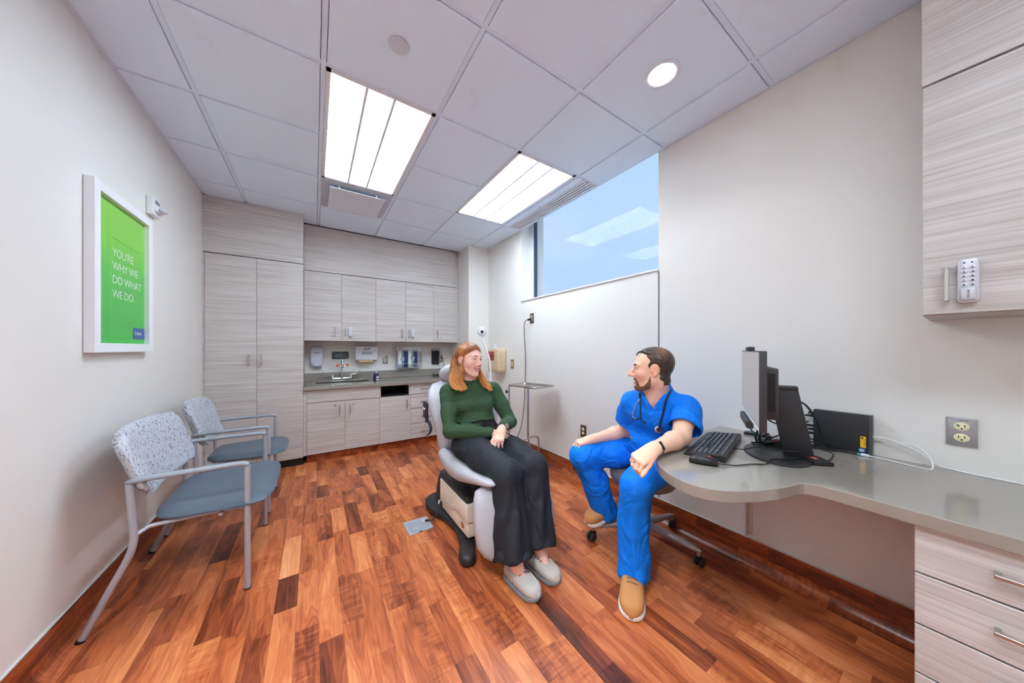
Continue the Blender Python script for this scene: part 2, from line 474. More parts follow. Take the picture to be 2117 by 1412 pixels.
for i, (a, b) in enumerate(zip(XS[:-1], XS[1:])):
    for j, (c, d) in enumerate(zip(YS[:-1], YS[1:])):
        xa = a + (0.015 if i else 0.022); xb = b - (0.015 if i < len(XS) - 2 else 0.022); ya = c + 0.015; yb = d - 0.015
        cy = (c + d) / 2
        if i == 2 and 1.83 < cy < 3.65: continue                            # troffer and air plaque
        if i == 4 and 1.83 < cy < 3.04: continue
        if i == 2 and GY[1] < cy < GY[3]: continue
        if i == 5 and 1.83 < cy < 3.04: xb = 1.955
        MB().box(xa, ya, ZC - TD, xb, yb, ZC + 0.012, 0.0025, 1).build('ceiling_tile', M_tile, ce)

# ---- recessed troffers
M_lens = mat('lit_acrylic_lens', (255, 250, 242), 0.5, emit=(224, 241, 255), estr=LAMP)
M_troff = mat('troffer_white_enamel', (224, 226, 230), 0.4)
def troffer(xa, label, r0=6):
    t = thing('ceiling_troffer', label, 'ceiling light', (xa + 0.3, GY[r0 + 1], ZC - 0.004), 'lit troffers in the ceiling grid')
    x0, x1, y0, y1 = xa + 0.013, xa + 0.597, GY[r0] + 0.012, GY[r0 + 2] - 0.012
    f = MB()
    f.box(x0, y0, ZC - 0.006, x0 + 0.022, y1, ZC + 0.028); f.box(x1 - 0.022, y0, ZC - 0.006, x1, y1, ZC + 0.028)
    f.box(x0, y0, ZC - 0.006, x1, y0 + 0.022, ZC + 0.028); f.box(x0, y1 - 0.022, ZC - 0.006, x1, y1, ZC + 0.028)
    f.build('frame', M_troff, t)
    s1, s2 = x0 + 0.197, x0 + 0.345
    for sx in (s1, s2): MB().box(sx - 0.0075, y0 + 0.022, ZC - 0.006, sx + 0.0075, y1 - 0.022, ZC + 0.02).build('divider', M_troff, t)
    for (p, q) in ((x0 + 0.022, s1 - 0.0075), (s1 + 0.0075, s2 - 0.0075), (s2 + 0.0075, x1 - 0.022)):
        MB().box(p, y0 + 0.022, ZC + 0.004, q, y1 - 0.022, ZC + 0.010).build('lens', M_lens, t)
troffer(GX[1], 'lit rectangular ceiling troffer above the exam chair, left of the two')
troffer(GX[3], 'lit rectangular ceiling troffer beside the window and slot diffuser')

troffer(GX[1], 'added unseen ceiling troffer lighting the near room, poster side', 1)  # unseen troffer added behind the camera to light the near half

# ---- plaque diffuser
t = thing('air_diffuser', 'white square plaque air diffuser in the ceiling next to the cabinets', 'air vent', (0.345, 3.35, ZC - 0.02))
MB().box(GX[1] + 0.013, GY[8] + 0.013, ZC - 0.004, GX[2] - 0.013, GY[9] - 0.013, ZC + 0.002).build('backpan', mat('diffuser_pan_shaded', (196, 202, 214), 0.5), t)  # pan colour darkened to paint the shadow border around the plaque
MB().box(0.115, 3.105, ZC - 0.036, 0.575, 3.595, ZC - 0.031, 0.002, 1).build('plaque', mat('diffuser_plaque', (218, 224, 236), 0.4), t)
for sx in (0.19, 0.50):
    for sy in (3.125, 3.57): MB().box(sx - 0.008, sy - 0.006, ZC - 0.032, sx + 0.008, sy + 0.006, ZC - 0.003).build('hanger', M_troff, t)

# ---- linear slot diffuser beside the window
t = thing('slot_diffuser', 'long white slot air diffuser with dark slots along the window', 'air vent', (2.04, 2.43, ZC - 0.004))
MB().box(1.962, 1.84, ZC + 0.022, 2.128, 3.035, ZC + 0.026).build('plenum', mat('slot_dark', (44, 62, 88), 0.7), t)
for k in range(5):
    xa = 1.962 + k * 0.0345
    MB().box(xa, 1.84, ZC - 0.005, xa + (0.0205 if k else 0.022), 3.035, ZC + 0.010, 0.002, 1).build('blade', M_troff, t)
for ya in (1.832, 3.035): MB().box(1.962, ya, ZC - 0.005, 2.128, ya + 0.008, ZC + 0.01).build('end_cap', M_troff, t)

# ---- downlight and the concealed sprinkler plate
def downlight(x, y, label, watt):
    t = thing('downlight', label, 'ceiling light', (x, y, ZC - 0.01), 'round recessed downlights')
    c = (x, y, ZC - TD)
    MB().lathe(c, [(0.068, 0.004), (0.073, -0.002), (0.082, -0.004), (0.090, -0.002), (0.091, 0.002), (0.068, 0.010)], seg=40).build('trim_ring', mat('downlight_ring', (222, 226, 234), 0.3), t, True)
    MB().lathe(c, [(0.0672, -0.0005), (0.0672, 0.006)], seg=40).build('lens', mat('lit_downlight_lens', (255, 252, 246), 0.5, emit=(236, 246, 255), estr=6.0), t)
    ld = bpy.data.lights.new('downlight_beam', 'SPOT'); ld.energy = watt; ld.spot_size = math.radians(118); ld.spot_blend = 0.7
    ld.shadow_soft_size = 0.065; ld.color = (0.88, 0.95, 1.0)
    lo = bpy.data.objects.new('downlight_beam', ld); col.objects.link(lo); lo.parent = t; lo.location = (0, 0, -0.012)
downlight(1.553, 0.905, 'round recessed downlight glowing white in the ceiling above the desk', 9)
downlight(-0.265, 0.303, 'added unseen downlight by the left wall, brightening the near floor', 125)  # invented twin, out of view, added to brighten floor and left wall
t = thing('sprinkler_cover', 'small flat white round cover plate on the ceiling tile', 'sprinkler cover', (0.343, 1.511, ZC - 0.012))
MB().lathe((0.343, 1.511, ZC - TD), [(0.043, -0.0085), (0.045, -0.007), (0.045, -0.004), (0.036, -0.004), (0.036, -0.0002)], seg=36).build('cover_plate', mat('plate_white', (206, 210, 222), 0.45), t, True)
# ------------------------------------------------------------------ cabinets along the back wall
M_lam = laminate('grey_oak_laminate', (168, 161, 157), (198, 192, 188), (216, 211, 208))
M_lam_dark = mat('cabinet_carcass_edge', (150, 138, 128), 0.5)
M_gap = mat('cabinet_shadow_gap', (52, 46, 44), 0.8)
M_steel = mat('satin_nickel', (176, 172, 170), 0.28, metal=0.9)
M_silver = mat('silver_plastic_keypad', (204, 206, 214), 0.32, metal=0.25)
M_black = mat('black_plastic', (24, 24, 26), 0.45)
M_dark = mat('charcoal_plastic', (46, 46, 50), 0.5)
M_counter = mat('taupe_solid_surface', (150, 143, 134), 0.10, spec=0.8)
M_chrome = mat('polished_chrome', (214, 216, 220), 0.08, metal=1.0)
M_inox = mat('brushed_stainless', (190, 186, 180), 0.26, metal=1.0)
M_ink = mat('black_ink', (28, 28, 34), 0.6)
M_whitep = mat('white_plastic', (232, 233, 238), 0.3)

def pull(parent, c, along, out, ln=0.11, name='handle'):
    # flat bar on two posts
    a = Vector(along).normalized(); n = Vector(out).normalized(); c = Vector(c); sd = a.cross(n)
    m = MB(); m.obox(c + n * 0.027, a, n, ln / 2, 0.004, 0.005, 0.0012, 1)
    for s in (-1, 1): m.obox(c + a * s * (ln / 2 - 0.006) + n * 0.0125, a, n, 0.005, 0.0125, 0.0045)
    return m.build(name, M_steel, parent, True, 30)

def keylock(parent, c, out):
    n = Vector(out); c = Vector(c)
    return MB().lathe(c, [(0.0085, 0.0), (0.0085, 0.004), (0.006, 0.0055), (0.0015, 0.0056)], out, 14).build('lock', M_steel, parent, True)

def door(parent, x0, z0, x1, z1, y, name='door'):
    return MB().box(x0 + 0.0014, y, z0 + 0.0014, x1 - 0.0014, y + 0.018, z1 - 0.0014, 0.0008, 1).build(name, M_lam, parent)

def keypad(parent, c, right, out, h=0.125, wdt=0.038, detail=True):
    r = Vector(right).normalized(); n = Vector(out).normalized(); u = Vector((0, 0, 1)); c = Vector(c)
    hw = wdt / 2; hh = h / 2; pts = []
    for (cx_, cz_, a0) in ((hw * 0.45, hh - hw * 0.55, 0), (-hw * 0.45, hh - hw * 0.55, 90), (-hw * 0.45, -hh + hw * 0.55, 180), (hw * 0.45, -hh + hw * 0.55, 270)):
        for k in range(6):
            t = math.radians(a0 + 90 * k / 5); pts.append(c + r * (cx_ + hw * 0.55 * math.cos(t)) + u * (cz_ + hw * 0.55 * math.sin(t)))
    k = MB().prism(pts, n * 0.02, 0.003, 2).build('keypad_lock', M_silver, parent, True, 40)
    kn = MB(); kn.obox(c + u * (-hh * 0.60) + n * 0.0225, r, n, hw * 0.78, 0.006, hh * 0.30, 0.005, 2); kn.build('turn_knob', M_silver, k, True, 50)
    for i in range(5):
        for s in (-1, 1):
            p = c + r * (s * hw * 0.40) + u * (hh * (0.62 - 0.2 * i)) + n * 0.0199
            MB().lathe(p, [(0.0062 * wdt / 0.038, 0), (0.0062 * wdt / 0.038, 0.0012), (0.0052 * wdt / 0.038, 0.0018), (0.001, 0.002)], n, 14, 1.0, 0.8).build('key', M_silver, k, True)
            if detail:
                text('digit', '13579246 80'.replace(' ', '')[i if s < 0 else 5 + i], 0.008, p + n * 0.0021, r, u, M_ink, k, 'CENTER', 0.0002, 0.0003)
    if detail:
        text('lettering', 'KitLock', 0.0085, c + u * (-hh * 0.60) + n * 0.029, (0, 0, 1), -r, M_ink, k, 'CENTER', 0.0002)
        for s in (-1, 1): MB().lathe(c + r * s * hw * 0.35 + u * hh * 0.84 + n * 0.0199, [(0.0024, 0), (0.0024, 0.001), (0.0005, 0.0014)], n, 10).build('indicator', M_dark, k, True)
    return k

YT, YU, YL = 3.985, 4.28, 4.0
# tall cupboard
t = thing('tall_cabinet', 'floor to ceiling grey laminate wardrobe cabinet with two long doors', 'cabinet', (-0.49, 4.2, 0))
b = MB(); b.box(XL + 0.001, YT + 0.019, 0.085, -0.101, YB - 0.002, 2.192)
b.build('body', M_lam_dark, t)
MB().box(XL + 0.001, YT + 0.004, 0.085, XL + 0.0145, YT + 0.019, 2.192).build('filler', M_lam, t)
MB().box(-0.1195, YT + 0.0185, 0.0855, -0.1005, YB - 0.003, ZC - 0.012).build('side_panel', M_lam, t)
MB().box(XL + 0.001, YT, 2.197, -0.1003, YT + 0.019, ZC - 0.009).build('fascia', M_lam, t)
MB().box(XL + 0.001, YT + 0.05, 0.0, -0.101, YT + 0.07, 0.085).build('toe_kick', mat('black_toe_kick', (20, 18, 18), 0.5), t)
for (x0, x1, hx) in ((XL + 0.0155, -0.4885, -0.548), (-0.4885, -0.1005, -0.453)):
    d = door(t, x0, 0.087, x1, 2.19, YT)
    pull(d, (hx, YT, 1.158), (0, 0, 1), (0, -1, 0), 0.112)

# wall cupboards: pair, pair, single
UX = [-0.099, 0.283, 0.675, 1.057, 1.446, 1.806]
def wall_unit(i0, n, label, hs, pads, locks):
    xa, xb = UX[i0], UX[i0 + n]
    t = thing('wall_cabinet', label, 'cabinet', ((xa + xb) / 2, 4.45, 1.365), 'wall cabinets above the sink counter')
    MB().box(xa + 0.0006, YU + 0.019, 1.367, xb - 0.0006, YB - 0.002, 2.193).build('body', M_lam_dark, t)
    for k in range(n):
        d = door(t, UX[i0 + k], 1.366, UX[i0 + k + 1], 2.192, YU)
        pull(d, (hs[k], YU, 1.478), (0, 0, 1), (0, -1, 0), 0.108)
        if pads[k]: keypad(d, (pads[k], YU, 1.482), (1, 0, 0), (0, -1, 0), 0.125, 0.04, False)
        if locks[k]: keylock(d, (locks[k], YU, 1.432), (0, -1, 0))
wall_unit(0, 2, 'pair of grey laminate wall cabinets next to the wardrobe, above the sink', [0.215, 0.325], [None, 0.377], [0.18, None])
wall_unit(2, 2, 'middle pair of grey laminate wall cabinets above the glove boxes', [1.006, 1.096], [None, 1.147], [0.965, None])
wall_unit(4, 1, 'single narrow grey laminate wall cabinet next to the corner column', [1.504], [None], [1.555])
t = thing('cabinet_fascia', 'long grey laminate fascia panel between wall cabinets and ceiling', 'panel', (0.86, 4.29, 2.2))
MB().box(-0.0995, YU - 0.002, 2.198, 1.80, YU + 0.018, ZC - 0.009).build('fascia_panel', M_lam, t)
MB().box(1.8005, YU + 0.012, 2.198, COLX - 0.001, YU + 0.03, ZC - 0.009).build('end_filler', M_lam, t)
MB().box(1.8065, YU + 0.012, 1.367, COLX - 0.001, YU + 0.03, 2.192).build('lower_filler', M_lam, t)

# base cupboards
BX = [-0.069, 0.674, 1.049, 1.433, 1.826]
def carcass(xa, xb, label, z1=0.815):
    t = thing('base_cabinet', label, 'cabinet', ((xa + xb) / 2, 4.3, 0), 'base cabinets under the sink counter')
    MB().box(xa + 0.0005, YL + 0.019, 0.095, xb - 0.0005, YB - 0.002, z1 if z1 < 0.8 else 0.70).build('body', M_lam_dark, t)
    MB().box(xa + 0.0005, YL + 0.055, 0.0, xb - 0.0005, YL + 0.07, 0.0945).build('toe_kick', M_woodbase, t)
    return t
t = carcass(BX[0], BX[1], 'double door grey laminate base cabinet under the sink')
MB().box(-0.0985, YL + 0.004, 0.095, BX[0] - 0.001, YL + 0.022, 0.8155).build('filler', M_lam, t)
door(t, BX[0], 0.671, BX[1], 0.814, YL, 'false_front')
for (x0, x1, hx, kx) in ((BX[0], 0.3015, 0.245, 0.204), (0.3015, BX[1], 0.352, 0.39)):
    d = door(t, x0, 0.097, x1, 0.667, YL); pull(d, (hx, YL, 0.566), (0, 0, 1), (0, -1, 0), 0.108); keylock(d, (kx, YL, 0.622), (0, -1, 0))
t = carcass(BX[1], BX[2], 'grey laminate base cabinet with dark open niche above its door', 0.668)
n = MB(); z0, z1 = 0.673, 0.8155
n.box(BX[1] + 0.001, YL + 0.001, z0, BX[1] + 0.014, 4.45, z1); n.box(BX[2] - 0.02, YL + 0.001, z0, BX[2] - 0.001, 4.45, z1)
n.box(BX[1] + 0.014, YL + 0.001, z1 - 0.012, BX[2] - 0.02, 4.45, z1)
n.build('niche_frame', M_lam, t)
nk = mat('niche_interior', (34, 36, 40), 0.7)
q = MB(); q.box(BX[1] + 0.014, 4.44, z0, BX[2] - 0.02, 4.45, z1 - 0.012); q.box(BX[1] + 0.014, YL + 0.02, z0 + 0.0, BX[2] - 0.02, 4.44, z0 + 0.006)
q.box(BX[1] + 0.014, YL + 0.02, z0 + 0.006, BX[1] + 0.02, 4.44, z1 - 0.012); q.box(BX[2] - 0.026, YL + 0.02, z0 + 0.006, BX[2] - 0.02, 4.44, z1 - 0.012)
q.build('niche_lining', nk, t)
d = door(t, BX[1], 0.097, BX[2], 0.669, YL); pull(d, (1.0, YL, 0.562), (0, 0, 1), (0, -1, 0), 0.108)
def drawers(i, label):
    t = carcass(BX[i], BX[i + 1], label)
    cx = (BX[i] + BX[i + 1]) / 2
    for (za, zb) in ((0.679, 0.814), (0.490, 0.675), (0.292, 0.486), (0.097, 0.288)):
        d = door(t, BX[i], za, BX[i + 1], zb, YL, 'drawer')
        pull(d, (cx, YL, (za + zb) / 2 - 0.005), (1, 0, 0), (0, -1, 0), 0.112); keylock(d, (cx, YL, zb - 0.028), (0, -1, 0))
drawers(2, 'grey laminate base cabinet of four drawers beside the niche cabinet')
drawers(3, 'grey laminate drawer base cabinet in the corner behind the exam chair')

# countertop with sink cut-out, upstand
SX0, SX1, SY0, SY1 = 0.0, 0.60, 4.115, 4.485
t = thing('sink_countertop', 'taupe solid surface countertop with upstand along the back wall', 'countertop', (0.86, 4.3, 0.817))
c = MB(); zt, zb = 0.857, 0.8165; xa, xb, ya, yb = -0.0985, COLX - 0.001, 3.962, YB - 0.002
c.box(xa, ya, zb, xb, SY0, zt, 0.004); c.box(xa, SY1, zb, xb, yb, zt); c.box(xa, SY0, zb, SX0, SY1, zt); c.box(SX1, SY0, zb, xb, SY1, zt)
c.build('top', M_counter, t)
MB().box(xa, yb - 0.02, zt + 0.0002, xb, yb, 0.962, 0.003, 1).build('upstand', M_counter, t)

t = thing('sink', 'rectangular stainless steel drop-in sink in the back counter', 'sink', (0.3, 4.3, 0.857))
s = MB(); r0 = 0.022
for (p, q_, u, v) in ((SX0 - r0, SX1 + r0, SY0 - r0, SY0 + 0.012), (SX0 - r0, SX1 + r0, SY1 - 0.012, SY1 + 0.085)): s.box(p, u, zt + 0.0004, q_, v, zt + 0.007, 0.003, 2)
for (p, q_) in ((SX0 - r0, SX0 + 0.014), (SX1 - 0.014, SX1 + r0)): s.box(p, SY0 + 0.012, zt + 0.0004, q_, SY1 - 0.012, zt + 0.007, 0.002, 1)
s.build('rim', M_inox, t, True, 30)
bw = MB(); x0, x1, y0, y1, zz = SX0 + 0.013, SX1 - 0.013, SY0 + 0.011, SY1 - 0.011, 0.705
for (p0, p1) in (((x0, y0), (x1, y0 + 0.004)), ((x0, y1 - 0.004), (x1, y1)), ((x0, y0), (x0 + 0.004, y1)), ((x1 - 0.004, y0), (x1, y1))): bw.box(p0[0], p0[1], zz, p1[0], p1[1], zt + 0.002)
bw.box(x0, y0, zz - 0.004, x1, y1, zz); bw.build('bowl', M_inox, t)
MB().lathe((0.3, 4.3, zz), [(0.045, 0.0), (0.045, 0.003), (0.03, 0.003), (0.02, 0.001)], (0, 0, 1), 24).build('drain', M_chrome, t, True)

t = thing('faucet', 'chrome gooseneck faucet with blade handles and orange eyewash caps', 'faucet', (0.30, 4.525, 0.864))
fx, fy, fz = 0.303, 4.53, 0.8645
b = MB(); b.tube([(fx - 0.105, fy, fz + 0.022), (fx + 0.105, fy, fz + 0.022)], 0.013, 14)
for s_ in (-1, 1): b.lathe((fx + s_ * 0.105, fy, fz), [(0.022, 0), (0.022, 0.008), (0.015, 0.014), (0.015, 0.05), (0.011, 0.056), (0.011, 0.075)], (0, 0, 1), 18)
b.lathe((fx, fy, fz), [(0.018, 0.02), (0.018, 0.05), (0.013, 0.056), (0.013, 0.075)], (0, 0, 1), 18)
b.build('bridge_body', M_chrome, t, True)
sp = catmull([(fx, fy, fz + 0.07), (fx, fy, fz + 0.24), (fx, fy - 0.03, fz + 0.285), (fx, fy - 0.08, fz + 0.29), (fx, fy - 0.115, fz + 0.262), (fx, fy - 0.12, fz + 0.20)], 8)
MB().tube(sp, 0.0105, 14).build('spout', M_chrome, t, True)
for s_ in (-1, 1):
    h = MB(); p0 = Vector((fx + s_ * 0.105, fy, fz + 0.07))
    pts = catmull([p0, p0 + Vector((s_ * 0.035, 0, 0.004)), p0 + Vector((s_ * 0.075, 0, 0.012)), p0 + Vector((s_ * 0.105, -0.002, 0.045)), p0 + Vector((s_ * 0.112, -0.003, 0.066))], 6)
    secs = []
    for i, p in enumerate(pts):
        d = (pts[min(i + 1, len(pts) - 1)] - pts[max(i - 1, 0)]).normalized(); u = Vector((0, 1, 0)); w2 = d.cross(u)
        k = i / (len(pts) - 1); secs.append((p, u, w2, 0.006 + 0.009 * k, 0.0055 - 0.002 * k))
    h.loft(secs, 16, 2.4); h.build('blade_handle', M_chrome, t, True)
e = MB(); e.tube([(fx - 0.045, fy - 0.12, fz + 0.19), (fx, fy - 0.12, fz + 0.18), (fx + 0.045, fy - 0.12, fz + 0.19)], 0.008, 12); e.lathe((fx, fy - 0.12, fz + 0.165), [(0.012, 0), (0.015, 0.01), (0.015, 0.05), (0.011, 0.06)], (0, 0, 1), 16)
e.build('eyewash_body', M_chrome, t, True)
for s_ in (-1, 1):
    MB().lathe((fx + s_ * 0.045, fy - 0.12, fz + 0.185), [(0.010, 0.0), (0.0165, 0.006), (0.017, 0.018), (0.010, 0.03), (0.004, 0.036)], (s_ * 0.5, -0.3, 0.9), 16).build('eyewash_cap', mat('orange_cap', (246, 92, 40), 0.4), t, True)

# ------------------------------------------------------------------ desk run on the right wall
ZD, TH = 0.783, 0.042
out = catmull([(1.70, 0.872, 0), (1.55, 0.872, 0), (1.42, 0.85, 0), (1.30, 0.792, 0), (1.20, 0.705, 0), (1.147, 0.62, 0), (1.136, 0.54, 0), (1.168, 0.474, 0), (1.25, 0.415, 0), (1.35, 0.370, 0), (1.436, 0.347, 0), (1.484, 0.332, 0), (1.503, 0.300, 0), (1.508, 0.26, 0)], 5)
pts = [(XR - 0.0006, 0.872, ZD - TH)] + [(p.x, p.y, ZD - TH) for p in out] + [(1.51, -0.9, ZD - TH), (XR - 0.0006, -0.9, ZD - TH)]
t = thing('desk_worktop', 'taupe solid surface desk worktop with rounded end under the computer', 'desk', (1.8, 0.2, ZD - TH))
MB().prism(pts, (0, 0, TH), 0.003, 2).build('top', M_counter, t)
t = thing('desk_bracket', 'pale painted steel support bracket under the rounded desk end', 'bracket', (2.12, 0.71, 0.18))
M_brk = mat('bracket_paint', (214, 206, 198), 0.4)
q = MB(); q.box(XR - 0.012, 0.700, 0.178, XR - 0.0008, 0.742, ZD - TH - 0.006, 0.002, 1); q.box(XR - 0.05, 0.715, 0.178, XR - 0.012, 0.727, ZD - TH - 0.006, 0.002, 1); q.build('upright', M_brk, t)
MB().box(1.68, 0.703, ZD - TH - 0.044, XR - 0.05, 0.739, ZD - TH - 0.0006, 0.003, 1).build('arm', M_brk, t)
for z in (0.25, 0.33, 0.40): MB().lathe((XR - 0.051, 0.721, z), [(0.005, 0), (0.004, 0.002), (0.001, 0.0025)], (-1, 0, 0), 10).build('screw', M_brk, t)

DX = 1.53
t = thing('drawer_pedestal', 'grey laminate desk drawer unit with nickel bar handles', 'cabinet', (1.83, -0.13, 0))
MB().box(DX + 0.019, -0.36, 0.09, XR - 0.001, 0.0945, ZD - TH - 0.001).build('body', M_lam, t)
MB().box(DX + 0.06, -0.36, 0.0, XR - 0.001, 0.07, 0.0895).build('toe_kick', M_woodbase, t)
for (za, zb) in ((0.594, 0.7365), (0.439, 0.590), (0.291, 0.435), (0.092, 0.287)):
    d = MB().box(DX, -0.358, za + 0.001, DX + 0.018, 0.0935, zb - 0.001, 0.0015, 1).build('drawer', M_lam, t)
    pull(d, (DX, -0.132, (za + zb) / 2 + 0.004), (0, 1, 0), (-1, 0, 0), 0.195)

CX = 1.80
t = thing('desk_wall_cabinet', 'large grey laminate wall cabinet with keypad lock above the desk', 'cabinet', (1.97, -0.2, 1.385))
MB().box(CX + 0.019, -0.55, 1.386, XR - 0.001, 0.093, 2.192, 0.001, 1).build('body', M_lam, t)
MB().box(CX + 0.002, -0.55, 2.199, XR - 0.001, 0.0945, ZC - 0.009).build('fascia', M_lam, t)
d = MB().box(CX, -0.358, 1.39, CX + 0.018, 0.0925, 2.19, 0.0015, 1).build('door', M_lam, t)
pull(d, (CX, 0.044, 1.487), (0, 0, 1), (-1, 0, 0), 0.112)
keypad(d, (CX, 0.004, 1.492), (0, -1, 0), (-1, 0, 0), 0.142, 0.040)
MB().box(CX, -0.55, 1.39, CX + 0.018, -0.362, 2.19, 0.0015, 1).build('door', M_lam, t)

# ------------------------------------------------------------------ guest chairs on the left wall
M_tube = mat('silver_powder_coat', (176, 178, 188), 0.38, metal=0.25)
M_vinyl = mat('slate_blue_vinyl', (86, 98, 112), 0.36, bump=0.12, bscale=380)
def squiggle():
    m, N, L, b = node_mat('patterned_upholstery')
    g = N.new('ShaderNodeNewGeometry'); sep = N.new('ShaderNodeSeparateXYZ'); L.new(g.outputs['Position'], sep.inputs[0])
    nz = N.new('ShaderNodeTexNoise'); nz.inputs['Scale'].default_value = 26.0; nz.inputs['Detail'].default_value = 2.0; L.new(g.outputs['Position'], nz.inputs['Vector'])
    # wandering vertical lines
    row = math_node(N, L, 'FLOOR', math_node(N, L, 'MULTIPLY', sep.outputs[2], 42.0))
    wob = math_node(N, L, 'MULTIPLY', math_node(N, L, 'SUBTRACT', nz.outputs['Fac'], 0.5), 3.4)
    u = math_node(N, L, 'ADD', math_node(N, L, 'MULTIPLY', math_node(N, L, 'ADD', sep.outputs[1], math_node(N, L, 'MULTIPLY', sep.outputs[0], 0.8)), 44.0), wob)
    fr = math_node(N, L, 'ABSOLUTE', math_node(N, L, 'SUBTRACT', math_node(N, L, 'FRACT', u), 0.5))
    line = math_node(N, L, 'LESS_THAN', fr, 0.10)
    vor = N.new('ShaderNodeTexVoronoi'); vor.inputs['Scale'].default_value = 44.0; L.new(g.outputs['Position'], vor.inputs['Vector'])
    dot = math_node(N, L, 'LESS_THAN', vor.outputs['Distance'], 0.20)
    brk = N.new('ShaderNodeTexNoise'); brk.inputs['Scale'].default_value = 60.0; L.new(g.outputs['Position'], brk.inputs['Vector'])
    line = math_node(N, L, 'MULTIPLY', line, math_node(N, L, 'GREATER_THAN', brk.outputs['Fac'], 0.42))
    fac = math_node(N, L, 'MAXIMUM', math_node(N, L, 'MULTIPLY', line, 0.8), dot)
    mx = N.new('ShaderNodeMix'); mx.data_type = 'RGBA'
    mx.inputs[6].default_value = (*lin((188, 190, 198)), 1); mx.inputs[7].default_value = (*lin((104, 108, 128)), 1)
    L.new(fac, mx.inputs[0]); L.new(mx.outputs[2], b.inputs['Base Color']); b.inputs['Roughness'].default_value = 0.8
    return m
M_fabric = squiggle()
M_cap = mat('black_glide', (18, 18, 22), 0.5)
M_armpad = mat('grey_arm_pad', (150, 156, 164), 0.45)

